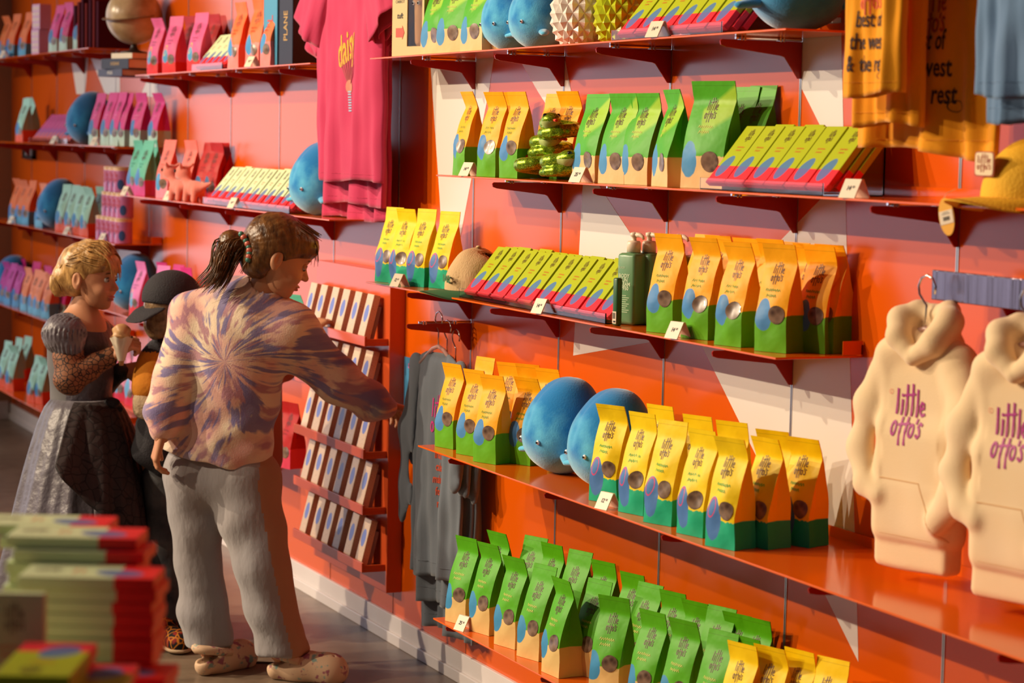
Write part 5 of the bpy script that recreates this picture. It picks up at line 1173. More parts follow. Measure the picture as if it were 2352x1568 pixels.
# grey sweatshirts on hangers
GRY = fabric('slate_fleece', (.125, .145, .175), '6A727E')
mg = mat('magenta_print', (.62, .03, .24), .7)
gp = merge2d([(text2d('infants\ncadet\nmakeur\nfor in\nraine', 1, .62, .02, .1, line=1.05), 0, 0)])
for i, (x, y, z, sh, lab) in enumerate([
    (-6.065, -0.105, 0.985, 0, 'slate grey sweatshirt in front with pink and red lettering, left of the gold bags'),
    (-6.06, -0.08, 0.96, 0.02, 'slate grey sweatshirt in the middle of the row beside the blue notice'),
    (-6.055, -0.055, 0.935, 0.04, 'slate grey sweatshirt at the back of the row beside the blue notice')]):
    r = thing('sweatshirt', lab, 'sweatshirt', (x, y, z), R(6), 'slate grey sweatshirts'); hw = .150; ht = (.66, .72, .78)[i]
    V, F = cloth_tube(hw, ht, .013, .012, 40, i*1.3, neck=.06); me = mesh('grey_cloth', V, F, GRY, True); solid(link('cloth', me, r)); bv = bvh_of(me)
    sl = chain([(-hw*.88, 0, -.06), (-hw-.030, -.004, -.25), (-hw-.020, -.006, -.50+sh)], [.036, .032, .026], .015, ((0, 1, 0), .4))
    link('sleeve', sdfmesh('grey_sleeve', sl, .006, GRY, folds(.006, 60, -.5, 0, i)), r)
    sr = chain([(hw*.88, 0, -.06), (hw+.012, -.01, -.20), (hw+.005, -.022, -.33), (hw+.03, -.03, -.36)], [.036, .030, .026, .022], .012, ((0, 1, 0), .5))
    link('sleeve', sdfmesh('grey_sleeve', sr, .006, GRY, folds(.006, 60, -.4, 0, i+2)), r)
    if i == 0:
        project(ott, (.03, 0, -.20), (.055, 0, 0), (0, 0, .062), (0, -1, 0), bv, .0014, 'brand_print', mg, r)
        project(gp, (.03, 0, -.375), (.030, 0, 0), (0, 0, .034), (0, -1, 0), bv, .0014, 'lettering', mat('vermilion_print', (.62, .07, .02), .7), r)
    hem_line(bv, -hw*.95, hw*.95, -ht+.04, GRY, r, 'hem_band', th=.001)
    hanger('clear hanger hooked over the lone bracket, %s' % ['front one', 'middle one', 'back one'][i], x, y, z+.02, 8, .11, 'hangers on the lone bracket')
# chrome rail and hoodies
x0 = (-3.6139, 1.3263)[0]
r = thing('garment_rail', 'flat chrome rail holding the cream hoodies', 'rail', (x0, 0, 1.328))
b = MB(); b.box(0, 1.6, -.098, -.090, -.028, .028, bev=.0015); b.obj('flat_bar', mat('brushed_steel', (.20, .16, .19), .22, 1.0, bump=(30, .4), aniso=(1, 1, .05)), r)
for xx in (.13, .73, 1.33):
    b = MB(); b.prism([(-.0005, .01), (-.09, .024), (-.09, -.024), (-.03, -.034), (-.0005, -.08)], xx-.002, xx+.002, 'x'); b.obj('rail_arm', BRACK, r)
CRM = fabric('cream_fleece', (.88, .68, .44), 'EED0A2'); CRS = mat('cream_stitch', (.70, .44, .22), .8)
purp = mat('berry_print', (.42, .015, .22), .6)
def hoodie(x, y, z, yaw, label, ph):
    r = thing('hoodie', label, 'hoodie', (x, y, z), R(yaw), 'cream hoodies'); hw = .096
    pr = [rbox((0, .0, -.20), (hw, .022, .19), .021, .03), rbox((0, -.002, -.275), (hw*1.0, .028, .11), .026, .04),
          cone((-.088, 0, -.035), (-.03, 0, -.005), .022, .024, .03), cone((.088, 0, -.035), (.03, 0, -.005), .022, .024, .03)]
    pr += chain([(-.088, .0, -.05), (-.132, -.002, -.14), (-.148, -.008, -.23)], [.032, .031, .028], .014, ((0, 1, 0), .65))
    pr += chain([(-.148, -.008, -.23), (-.118, -.026, -.285), (-.075, -.034, -.30)], [.028, .024, .020], .010, ((0, 1, 0), .7))
    pr += chain([(.088, .0, -.05), (.128, -.014, -.13), (.138, -.030, -.215)], [.038, .040, .039], .014, ((0, 1, 0), .8))
    pr += chain([(.138, -.030, -.215), (.120, -.042, -.285), (.080, -.040, -.335)], [.039, .034, .024], .012, ((0, 1, 0), .8))
    pr += [rbox((0, -.020, -.325), (.085, .013, .055), .012, .012)]
    hem = rbox((0, 0, -.405), (hw*.97, .026, .034), .014, .003)
    def d(X, Y, Z): return .002*np.sin(26*X+9*Z+ph)*np.sin(18*Z+ph)+.0022*np.sin(70*Z+34*X+ph)*np.exp(-((Z+.2)/.10)**2)*(np.abs(X) > .07)+.0018*np.sin(50*X+12*Z)*np.exp(-((Z+.33)/.06)**2)
    me = sdfmesh('hoodie_cloth', pr+[hem], .0045, CRM, d); link('cloth', me, r); bv = bvh_of(me)
    hp = chain([(-.004, -.030, -.035), (-.042, -.026, .0), (-.056, -.006, .030), (-.036, .018, .046), (0, .026, .042), (.040, .018, .050), (.064, -.008, .034), (.050, -.028, -.004), (.004, -.032, -.035)], [.016, .024, .025, .020, .018, .020, .026, .027, .016], .008)
    hp += chain([(-.05, .012, -.01), (0, .03, -.005), (.055, .012, -.01)], [.024, .026, .024], .02)
    link('hood', sdfmesh('hoodie_hood', hp, .0035, CRM), r)
    pk = [(-.088, -.285), (.088, -.285), (.112, -.392), (-.112, -.392)]
    # kangaroo pocket outline and stitching
    def line(pts, th, nm):
        P = []
        for (xa, za), (xb, zb) in zip(pts[:-1], pts[1:]):
            for i in range(8):
                t = i/7; xx = xa+(xb-xa)*t; zz = za+(zb-za)*t; h = bv.ray_cast(Vector((xx, -.3, zz)), Vector((0, 1, 0)), .6)
                if h[0] is not None: P.append((xx, h[0].y+.0008, zz))
        b = MB(); b.tube(P, th, 6); b.obj(nm, CRS, r)
    line([(-.07, -.268), (.03, -.268)], .0018, 'pocket_top_seam')
    line([(.03, -.268), (.05, -.31), (.095, -.37)], .0018, 'pocket_edge')
    line([(-.088, -.372), (.088, -.372)], .0012, 'hem_seam')
    project(ott, (-.012, 0, -.150), (.052, 0, 0), (0, 0, .056), (0, -1, 0), bv, .0014, 'brand_print', purp, r)
    project(circ(.5, .62, 12), (-.060, 0, -.105), (.007, 0, 0), (0, 0, .011), (0, -1, 0), bv, .0014, 'small_print', mat('peach_print', (.78, .20, .12), .7), r)
    return r
H = [
    (-3.5809, -0.13),
    (-3.2666, -0.13)]
for i, (x, y) in enumerate(H):
    hoodie(x, y, 1.232, 14, ['cream hoodie with purple lettering hanging in full view on the chrome rail', 'cream hoodie cut off by the right picture edge'][i], i*1.2)
    hanger(['chrome-hooked clear hanger of the full cream hoodie', 'chrome-hooked clear hanger of the hoodie at the picture edge'][i], x, y, 1.262, 14, .055, 'hangers on the chrome rail')
# ------------------------------------------------------------ people
SKIN = mat('skin', (.52, .245, .135), .55, spec=.35, var=(9, 'C68A66', .3)); LIP = mat('lips', (.48, .14, .11), .45)
DARKH = mat('lash', (.03, .015, .01), .7)
def frame(f, up=(0, 0, 1)):
    f = np.array(f, float); f /= np.linalg.norm(f); u = np.array(up, float); l = np.cross(u, f); l /= np.linalg.norm(l); u = np.cross(f, l)
    return np.stack([f, l, u], 1)    # columns: forward, left, up
nF = np.array([-.915, .404, 0]); nR = np.array([.404, .915, 0]); nZ = np.array([0, 0, 1.])
def head_mesh(c, f, sc, up=(0, 0, 1)):
    M = frame(f, up)
    pr = [ell((-.012, 0, .032), (.092, .074, .085), .02), ell((.028, 0, -.022), (.056, .056, .075), .03), ell((.038, 0, -.062), (.040, .040, .034), .02), ell((.062, 0, -.086), (.017, .019, .015), .018),
          ell((.072, 0, .035), (.018, .045, .016), .02), cone((.080, 0, .004), (.0985, 0, -.024), .0070, .0100, .010), ell((.090, .0085, -.028), (.008, .006, .0055), .006), ell((.090, -.0085, -.028), (.008, .006, .0055), .006),
          ell((.060, .034, -.034), (.022, .020, .020), .018), ell((.060, -.034, -.034), (.022, .020, .020), .018)]
    pr += [cut(ell((.094, .030, .006), (.016, .017, .010), .010)), cut(ell((.094, -.030, .006), (.016, .017, .010), .010))]
    pr += [ell((.083, 0, -.0555), (.0115, .021, .0052), .003), ell((.081, 0, -.0645), (.0115, .017, .0055), .003), cut(ell((.097, 0, -.060), (.012, .024, .0013), .002))]
    for s in (-1, 1): pr += [ell((-.012, s*.076, -.006), (.017, .008, .030), .005), cut(ell((-.008, s*.084, -.002), (.009, .006, .018), .004)), ell((-.008, s*.074, -.030), (.008, .006, .009), .005)]
    V, F = sdf(pr, .0028); c0 = V[F].mean(1)
    lip = (c0[:, 0] > .082) & (np.abs(c0[:, 2]+.060) < .0095) & (np.abs(c0[:, 1]) < .018)
    return np.array(c)+(V*sc)@M.T, F, lip, M
def hand_prims(W, d, n, sc, curl, thumb=1, spread=.15, point=None):
    "wrist W, finger direction d, back-of-hand normal n; thumb=+1 on the side d x n"
    W = np.array(W, float); d = np.array(d, float)/np.linalg.norm(d); n = np.array(n, float); n -= d*(n@d); n /= np.linalg.norm(n); s = np.cross(d, n)*thumb
    P = []
    for i, (o, L) in enumerate(((.024, .066), (.008, .074), (-.008, .069), (-.023, .054))):
        k = W+d*.075*sc+s*o*sc; P.append(cone(W+s*o*.6*sc, k, .0115*sc, .0105*sc, .010))
        a = 0; q = k; cu = curl if point is None or i != point else .06
        dd0 = d+s*(o*spread*8*0.3); dd0 /= np.linalg.norm(dd0)
        for j, fr in enumerate((.45, .3, .25)):
            a += cu*(1.0, 1.2, .8)[j]; dd = dd0*math.cos(a)-n*math.sin(a); q2 = q+dd*L*fr*sc
            r0 = (.0088, .0078, .007)[j]*sc; P.append(cone(q, q2, r0, r0*.9, .002)); q = q2
    t0 = W+s*.020*sc+d*.018*sc; t1 = t0+(s*.7+d*.7-n*.25)*.030*sc; t2 = t1+(s*.25+d*.9-n*.45)*.028*sc; t3 = t2+(d*.9-s*.1-n*.5)*.02*sc
    P += [cone(t0, t1, .0125*sc, .010*sc, .008), cone(t1, t2, .0095*sc, .0085*sc, .002), cone(t2, t3, .0085*sc, .0072*sc, .002)]
    return P
def person(label, loc, parts, mats, lipmask=None):
    r = thing('person', label, 'person', loc); return r
def put(root, o):
    o.matrix_parent_inverse = Matrix.Translation(root.location).inverted(); return o
def childmesh(root, name, prims, h, m, disp=None, mi=None):
    o = link(name, sdfmesh(name, prims, h, m, disp, mi), root); return put(root, o)
def body(root, head, limbs, hands, h=.009):
    Vh, Fh, lip, M = head; parts = [(Vh, Fh), sdf(limbs, h)]+[sdf(p, .0023) for p in hands]
    V, F = join_np(parts); me = mesh('body', V, F.tolist(), [SKIN, LIP], True)
    mi = np.zeros(len(F), np.int32); mi[:len(lip)] = lip; me.polygons.foreach_set('material_index', mi)
    return put(root, link('body', me, root))
SCL = mat('sclera', (.40, .34, .32), .3)
def eyes(root, c, M, sc, down=0.0):
    for s in (-1, 1):
        p = np.array(c)+M@(np.array([.0752, s*.030, .004])*sc); e = put(root, link('eye', mesh('eye', *icos(p, .0098*sc), SCL, True), root))
        p = p+M@(np.array([.0058-down*.3, -s*.0005, -.0015-down])*sc); i = link('iris', mesh('iris', *icos(p, .0054*sc), mat('iris_dark', (.03, .02, .015), .15), True), e)
        b = MB(); q = [np.array(c)+M@(np.array([.086-.0035*abs(t-.2)*2, s*(.030+t*.014), .0125-.004*abs(t)**2])*sc) for t in (-1, -.5, 0, .5, 1)]
        b.tube(q, [.0006, .0012, .0014, .0014, .0008], 5); put(root, b.obj('lashes', DARKH, root))
        b = MB(); q = [np.array(c)+M@(np.array([.087-.006*abs(t), s*(.030+t*.017), .028-.003*t*t])*sc) for t in (-1, -.5, 0, .5, 1)]
        b.tube(q, [.001, .0022, .0025, .002, .001], 5); put(root, b.obj('brow', mat('brow_%s' % root['label'][:3], (.14, .07, .03), .8), root))
def hairmat(key, a, b_, sc=(1, 1, 1)):
    n = NT('hair_'+key, 0.36, 0.45); mp = n.t.nodes.new('ShaderNodeMapping'); mp.inputs['Scale'].default_value = sc
    n.t.links.new(n.tc.outputs['Object'], mp.inputs[0]); f = n.noise(mp.outputs[0], 60, 3)
    n.color(n.mix(n.step(f, .5, .2), a, b_)); n.bump(f, .7, .006); return n.m
def locks(root, name, strands, m, seg=6):
    b = MB()
    for pts, rr in strands: b.tube(pts, rr, seg)
    return put(root, b.obj(name, m, root, True))
def catm(p, q, r, s, t):
    return .5*((2*q)+(r-p)*t+(2*p-5*q+4*r-s)*t*t+(3*q-p-3*r+s)*t**3)
def spl(pts, n=5):
    P = [np.array(p, float) for p in pts]; P = [2*P[0]-P[1]]+P+[2*P[-1]-P[-2]]; out = []
    for i in range(1, len(P)-2):
        for k in range(n): out.append(catm(P[i-1], P[i], P[i+1], P[i+2], k/n))
    return out+[P[-2]]
# --- girl in the tie-dye sweatshirt
g = person('girl with a brown ponytail in a tie-dye sweatshirt and grey trousers', (-6.355, -0.5864, 0.0043)[:2]+(0,), None, None)
hc = np.array((-6.3265, -0.5023, 1.2313)); hf = (nR*.97+nF*.22)*math.cos(R(23))-nZ*math.sin(R(23)); HS = .98
hd = head_mesh(hc, hf, HS); M = hd[3]
bf = nF*.85+nR*.5
tor = [(-6.4469, -0.6474, 0.6788), (-6.4549, -0.6266, 0.8571), (-6.4331, -0.5972, 0.9929), (-6.3993, -0.549, 1.0904)]
SL, SR = (-6.4853, -0.7032, 1.0503), (-6.3348, -0.4697, 1.0118)
limbs = chain([(-6.4349, -0.6397, 0.5901)]+tor, [.11, .10, .11, .10, .07], .03, (bf, .7))+[cone((-6.3787, -0.549, 1.1046), (-6.3498, -0.5167, 1.1796), .050, .045, .03)]
limbs += chain([(-6.4835, -0.7011, 1.0415), (-6.4144, -0.7817, 0.8653), (-6.3969, -0.8243, 0.7171)], [.04, .035, .024], .02)+chain([SR, (-6.3203, -0.3193, 0.8658), (-6.389, -0.1442, 0.786)], [.045, .034, .023], .02)
limbs += chain([(-6.4699, -0.6755, 0.5608), (-6.4771, -0.6917, 0.3337), (-6.4791, -0.6587, 0.0504)], [.055, .033, .022], .03)+chain([(-6.3843, -0.582, 0.5563), (-6.3039, -0.5458, 0.3431), (-6.3005, -0.4979, 0.0705)], [.055, .035, .022], .03)
hR = hand_prims((-6.3877, -0.1418, 0.7834), np.array((-6.4679, -0.0563, 0.7544))-np.array((-6.3877, -0.1418, 0.7834)), nZ*.9-nR*.3-nF*.2, .92, .75, 1, point=0)
hL = hand_prims((-6.3974, -0.8254, 0.7171), -nZ*.95-nR*.25, -nR*.9-nF*.3, .9, .5, 1)
body(g, hd, limbs, [hR, hL]); eyes(g, hc, M, HS, .004)
for s_ in (-1, 1):
    lid = ell(hc+M@(np.array([.0766, s_*.030, .0075])*HS), np.array([.0100, .0125, .0085])*HS, .003, M); childmesh(g, 'eyelid', [lid], .0018, SKIN)
n = NT('tie_dye', .92, .2, .25); gc = (-6.2653, -0.7269, 0.9354)
vs = n.t.nodes.new('ShaderNodeVectorMath'); vs.operation = 'SUBTRACT'; n.t.links.new(n.tc.outputs['Object'], vs.inputs[0]); vs.inputs[1].default_value = gc
def dot(v):
    q = n.t.nodes.new('ShaderNodeVectorMath'); q.operation = 'DOT_PRODUCT'; n.t.links.new(vs.outputs[0], q.inputs[0]); q.inputs[1].default_value = v; return q.outputs['Value']
bR = tuple(np.cross(bf/np.linalg.norm(bf), nZ)); px = dot(bR); pz = dot((0, 0, 1))
rr = n.f('SQRT', n.f('ADD', n.f('MULTIPLY', px, px), n.f('MULTIPLY', pz, pz))); th = n.f('ARCTAN2', pz, px)
sp = n.f('ADD', th, n.f('MULTIPLY', rr, 1.2)); cs_ = n.f('COSINE', sp); sn_ = n.f('SINE', sp)
f1 = n.noise(n.comb(n.f('MULTIPLY', cs_, 2.6), n.f('MULTIPLY', sn_, 2.6), n.f('MULTIPLY', rr, 9)), 2.1, 3)
f2 = n.noise(n.comb(n.f('MULTIPLY', cs_, 2.2), n.f('MULTIPLY', sn_, 2.2), n.f('ADD', n.f('MULTIPLY', rr, 7), 9.0)), 1.9, 3)
f3 = n.noise(n.tc.outputs['Object'], 7, 3)
ray = n.noise(n.comb(n.f('MULTIPLY', cs_, 7), n.f('MULTIPLY', sn_, 7), n.f('MULTIPLY', rr, 2.5)), 2.0, 2)
band = n.f('MULTIPLY', n.step(rr, .02, .02), n.f('SUBTRACT', 1.0, n.step(rr, .34, .12)))
c = n.mix(n.step(f3, .52, .09), (.78, .62, .46, 1), (.72, .40, .34, 1))
c = n.mix(n.f('MULTIPLY', n.step(n.f('ADD', f1, n.f('MULTIPLY', ray, .30)), .69, .05), .85), c, (.38, .17, .24, 1))
c = n.mix(n.f('MULTIPLY', n.step(n.f('ADD', f2, n.f('MULTIPLY', ray, .55)), .84, .035), n.f('ADD', .3, n.f('MULTIPLY', band, .6))), c, (.19, .17, .36, 1))
n.color(c); n.bump(n.noise(n.tc.outputs['Object'], 220, 2), .25, .004); TIE = n.m
_hx = np.array((-6.3898, -0.528, 0.633))-np.array((-6.512, -0.7957, 0.6758)); _hx /= np.linalg.norm(_hx); _hz = np.cross(_hx, nF); _hz /= np.linalg.norm(_hz); _hz = _hz*np.sign(_hz[2]); HEMR = np.stack([_hx, np.cross(_hz, _hx), _hz], 1)
sw = chain(tor, [.176, .176, .168, .085], .04, (bf, .72))+[cone(SL, SR, .072, .080, .04)]+[cone((-6.3967, -0.5432, 1.0906), (-6.373, -0.5299, 1.1327), .070, .058, .03)]
sw += chain([SL, (-6.4349, -0.7762, 0.8757), (-6.4182, -0.8111, 0.7709), (-6.4077, -0.8202, 0.7345)], [.075, .062, .056, .040], .022)
sw += chain([SR, (-6.3225, -0.3227, 0.8733), (-6.3708, -0.1982, 0.8053), (-6.3885, -0.1443, 0.7808)], [.094, .062, .056, .034], .03)
sw += [cone(np.array((-6.472, -0.7046, 0.6777)), np.array((-6.4207, -0.5916, 0.6622)), .100, .100, .02, (nF, .95))]
sw += [cut(cone((-6.3618, -0.5257, 1.1499), (-6.3346, -0.4983, 1.2208), .047, .06, .006)), cut(rbox(np.array((-6.443, -0.6482, 0.6344))-nZ*.2+0, (.6, .6, .2), .01, .006, HEMR))]
gx = np.array(tor[1])
def dsp(X, Y, Z):
    a = (X-gx[0])*nR[0]+(Y-gx[1])*nR[1]
    return .0042*np.sin(30*Z+16*a+4*np.sin(9*a))*np.sin(13*a+6*Z)+.003*np.sin(60*Z-35*a)*np.exp(-((Z-.72)/.09)**2)
childmesh(g, 'sweatshirt', sw, .0068, TIE, dsp)
ring = MB(); cA = np.array((-6.381, -0.5379, 1.1221)); ax_ = np.array((-6.3498, -0.5167, 1.1796))-cA; ax_ /= np.linalg.norm(ax_); u1 = np.cross(ax_, nF); u1 /= np.linalg.norm(u1); u2 = np.cross(ax_, u1)
ring.tube([cA+(u1*math.cos(t)+u2*math.sin(t))*.058 for t in [2*PI*i/24 for i in range(25)]], .0075, 8); put(g, ring.obj('collar', mat('peach_rib', (.60, .24, .18), .9), g, True))
TR = mat('grey_fleece', (.30, .265, .26), .95, sheen=.3, var=(5, '96949A', .3), bump=(14, 1.0), aniso=(1, 1, .45)); TR2 = mat('tan_side_panel', (.42, .21, .115), .9)
tr = [cone((-6.4804, -0.6925, 0.5923), (-6.3866, -0.5816, 0.5816), .105, .108, .03)]
tr += chain([(-6.4787, -0.6928, 0.5732), (-6.4893, -0.693, 0.4551), (-6.4957, -0.6863, 0.3236), (-6.4861, -0.6709, 0.1808), (-6.4806, -0.6558, 0.0788)], [.10, .080, .067, .070, .072], .02)
RL = [(-6.3855, -0.5818, 0.569), (-6.3462, -0.5666, 0.4588), (-6.3139, -0.5452, 0.3349), (-6.3109, -0.5171, 0.2052), (-6.3, -0.4904, 0.0997)]
tr += chain(RL, [.108, .092, .082, .078, .074], .02)
tr += [cone((-6.312, -0.4678, 0.1007), (-6.2951, -0.4331, 0.0836), .05, .03, .02), cut(rbox((-6.3369, -0.592, 0.0179), (.6, .6, .055), .01, .01))]
def dtr(X, Y, Z):
    a = X*nR[0]+Y*nR[1]
    return .0035*np.sin(16*Z+40*a+3*np.sin(7*Z))*np.sin(5*Z+1)+.004*np.sin(46*Z+20*a)*np.exp(-((Z-.16)/.12)**2)+.004*np.sin(36*Z-28*a)*np.exp(-((Z-.45)/.1)**2)
def trmi(c):
    zz = np.array([p[2] for p in RL][::-1]); aa = np.array([p[0]*nR[0]+p[1]*nR[1] for p in RL][::-1]); w_ = np.interp(c[:, 2], zz, [.074, .078, .082, .092, .108])
    a0 = np.interp(c[:, 2], zz, aa); a = c[:, 0]*nR[0]+c[:, 1]*nR[1]; return (a > a0+w_*.50).astype(int)
childmesh(g, 'trousers', tr, .0072, [TR, TR2], dtr, trmi)
n = NT('clog_foam', .6, .4); f = n.noise(n.tc.outputs['Object'], 34, 3, 'Color'); s3 = n.sep(f)
c = n.mix(n.step(s3[0], .60, .03), (.66, .44, .28, 1), (.34, .10, .14, 1)); c = n.mix(n.step(s3[1], .63, .03), c, (.22, .34, .30, 1)); n.color(c); CLOG = n.m
def clog(root, heel, d, L):
    d = np.array(d, float); d[2] = 0; d /= np.linalg.norm(d); s = np.cross(nZ, d); H = np.array([heel[0], heel[1], 0.0]); up = nZ
    def q(a, b_, c_): return H+d*a*L+s*b_*L+up*c_*L
    sole = [cone(q(.14, 0, .115), q(.40, 0, .115), .13*L, .14*L, .03), cone(q(.40, 0, .115), q(.78, .02, .115), .14*L, .185*L, .03), ell(q(.80, .02, .13), (.18*L, .18*L, .15*L), .02)]
    flat = [cut(rbox(q(.5, 0, -.2), (1, 1, .2*L), .001, .003))]
    top = [cone(q(.42, 0, .24), q(.78, 0, .17), .13*L, .13*L, .04), cut(cone(q(.05, 0, .34), q(.40, 0, .32), .13*L, .12*L, .01)), cut(cone(q(.1, 0, .22), q(.36, 0, .22), .082*L, .085*L, .01))]
    for a, b_ in ((.62, .05), (.70, -.02), (.80, .05), (.72, .10), (.84, -.04)): top.append(cut(cone(q(a, b_, .2), q(a, b_, .5), .017*L, .017*L, .003)))
    top.append(cut(cone(q(.86, -.08, .20), q(.90, .09, .20), .02*L, .02*L, .004)))
    childmesh(root, 'clog', sole+top+flat, .0042, CLOG)
    b = MB(); b.tube([q(.44, -.155, .26), q(.25, -.16, .30), q(.08, -.12, .34), q(-.01, 0, .35), q(.08, .12, .34), q(.25, .16, .30), q(.44, .155, .26)], [.012, .012, .013, .014, .013, .012, .012], 8); put(root, b.obj('clog_strap', CLOG, root, True))
clog(g, (-6.3297, -0.5254, 0.0208), np.array((-6.2013, -0.3307, 0.0343))-np.array((-6.3297, -0.5254, 0.0208)), .245)
clog(g, (-6.4115, -0.7123, 0.0145), nR*.62+nF*.78, .235)
HB = hairmat('brown', (.045, .016, .004, 1), (.20, .085, .022, 1), (1, 1, .4))
def HP(a, l, u): return hc+M@(np.array([a, l, u])*HS)
hp = [ell((0, 0, 0), (1, 1, 1), 0)]
hw = [ell(hc+M@(np.array([-.018, 0, .038])*HS), np.array([.104, .087, .093])*HS, .02, M), ell(hc+M@(np.array([.050, 0, .062])*HS), np.array([.052, .070, .045])*HS, .02, M), ell(hc+M@(np.array([-.05, 0, -.03])*HS), np.array([.055, .066, .055])*HS, .02, M)]
hw += [cut(ell(hc+M@(np.array([.065, 0, -.04])*HS), np.array([.085, .12, .072])*HS, .012, M)), cut(ell(hc+M@(np.array([-.010, -.085, -.012])*HS), np.array([.021, .03, .030])*HS, .004, M)), cut(ell(hc+M@(np.array([-.010, .085, -.012])*HS), np.array([.021, .03, .030])*HS, .004, M))]
tie = np.array((-6.3666, -0.5856, 1.2672))
hw += chain([tie, (-6.3744, -0.6276, 1.2694), (-6.3714, -0.6567, 1.2194), (-6.372, -0.6691, 1.1693)], [.026, .038, .030, .014], .015)
def dh(X, Y, Z):
    a = (X-tie[0])*nR[0]+(Y-tie[1])*nR[1]; b_ = Z-tie[2]; t = np.arctan2(b_, a+.02); r_ = np.sqrt(a*a+b_*b_)
    return .0006*np.sin(34*t+10*r_)+.0004*np.sin(71*t)
childmesh(g, 'hair', hw, .0036, HB, dh)
rnd = random.Random(3); st = []
for i in range(110):
    o = np.array([rnd.uniform(-1, 1) for _ in range(3)]); p0 = tie+o*.02
    p1 = np.array((-6.3483, -0.647, 1.2519))+o*.032; p2 = np.array((-6.3519, -0.6687, 1.1893))+o*.026; p3 = np.array((-6.3608, -0.6981, 1.1477))+o*np.array([.034, .034, .02])
    st.append((spl([p0, p1, p2, p3], 4), [.0019]*9+[.0016, .0012, .0009, .0005]))
for i in range(150):   # combed locks over the crown, gathered at the clip
    an = rnd.uniform(-1.25, 1.25); f0 = rnd.uniform(.02, .075); k = math.cos(an); s = math.sin(an)
    p0 = HP(f0+.02, s*.066, .040+.075*k-.03*f0*8*.1); p1 = HP(-.02, s*.084, .042+.086*k); p2 = HP(-.085, s*.06, .040+.05*k)
    st.append((spl([p0, p1, p2, tie+np.array([rnd.uniform(-.01, .01)]*3)], 4), [.0007, .0010]+[.0014]*10+[.0014]))
for i in range(10):   # loose fringe
    y_ = rnd.uniform(-.05, .05); st.append((spl([HP(.05, y_, .10), HP(.085, y_*1.2, .075), HP(.1+rnd.uniform(0, .01), y_*1.5, .035+rnd.uniform(-.02, .01))], 4), [.002]*6+[.0014, .001, .0005]))
for i in range(8): st.append((spl([HP(-.07, -.06, .0), HP(-.085, -.055, -.04), HP(-.08+rnd.uniform(-.02, .01), -.05, -.085)], 4), [.0018]*6+[.0012, .0008, .0004]))
locks(g, 'hair_locks', st, HB, 5)
b = MB(); b2 = MB()
for i in range(9):
    t = i/8; p = np.array((-6.3177, -0.6165, 1.3008))*(1-t)+np.array((-6.2936, -0.6026, 1.2285))*t+nR*.012*math.sin(PI*t); (b if i % 2 else b2).add(*icos(p, .0095 if i % 2 else .0085))
o = put(g, b.obj('hair_claw', mat('coral_bead', (.62, .16, .12), .3), g, True)); put(g, b2.obj('hair_claw', mat('teal_bead', (.06, .22, .18), .3), g, True))
# --- girl in the dress
g = person('blonde girl in a dark grey costume dress with puffed sleeves, looking to the right', (-7.0263, -0.9199, -0.0201)[:2]+(0,), None, None)
hc = np.array((-7.0626, -0.8752, 1.1301)); hf = (nR*.95-nF*.30)*math.cos(R(5))-nZ*math.sin(R(5)); HS = .91
hd = head_mesh(hc, hf, HS); M = hd[3]
nk = cone((-7.074, -0.9052, 0.9975), (-7.0832, -0.884, 1.077), .045, .040, .03)
hipz = [(-7.089, -0.8985, 0.7288), (-7.0802, -0.898, 0.867), (-7.0776, -0.8961, 0.963)]
AR = [(-7.0102, -0.9634, 0.9805), (-6.9325, -0.97, 0.8266), (-6.927, -0.8418, 0.9007)]; AL = [(-7.147, -0.8311, 0.956), (-7.1466, -0.8168, 0.7894), (-7.0638, -0.7676, 0.8382)]
limbs = chain(hipz, [.075, .08, .075], .03)+[nk, cone((-7.0509, -0.9569, 0.9771), (-7.1273, -0.8345, 0.9633), .04, .04, .03)]+chain(AR, [.036, .033, .022], .01)+chain(AL, [.034, .030, .021], .01)
limbs += chain([(-7.0918, -0.9197, 0.6604), (-7.0681, -0.9316, 0.3607), (-7.0394, -0.9376, 0.034)], [.07, .045, .03], .02)+chain([(-7.0922, -0.8713, 0.6587), (-7.063, -0.8706, 0.3585), (-7.0341, -0.8767, 0.0308)], [.07, .045, .03], .02)+[cone((-7.0382, -0.9379, 0.0204), (-6.9937, -0.8863, 0.0231), .03, .026, .02), cone((-7.0334, -0.8769, 0.0226), (-6.989, -0.8252, 0.0254), .03, .026, .02)]
h1 = hand_prims((-6.926, -0.8393, 0.9021), nR*.75+nZ*.5-nF*.1, -nR*.55+nZ*.55-nF*.6, .90, 1.0, -1)
h2 = hand_prims((-7.0643, -0.7689, 0.8381), nR*.9+nZ*.1, nZ*.5-nR*.1-nF*.8, .85, .7, 1)
body(g, hd, limbs, [h1, h2]); eyes(g, hc, M, HS)
SAT = mat('grey_satin', (.085, .070, .078), .42, sheen=.2, var=(8, '5E5864', .25), bump=(16, 1.0)); GREYF = mat('grey_back_panel', (.12, .115, .12), .8); BLKF = mat('black_velvet', (.012, .010, .014), .7, bump=(30, .8))
bod = chain([(-7.0889, -0.8958, 0.7398), (-7.0887, -0.8987, 0.8388), (-7.0784, -0.9068, 0.9221), (-7.0818, -0.9033, 0.9737)], [.097, .093, .093, .060], .03, (nF, .85))+[cone((-7.0502, -0.957, 0.969), (-7.1091, -0.8444, 0.9567), .046, .046, .03), cut(cone((-7.0611, -0.9027, 0.989), (-7.0442, -0.8986, 1.0609), .050, .075, .008))]
def dsat(X, Y, Z): return .0016*np.sin(60*Z+30*X)*np.sin(40*Y)
BODM = mat('dark_bodice', (.045, .035, .042), .5, bump=(24, 1.0), var=(12, '4A4450', .2)); uA = (-7.02, -0.9502, 0.9146)
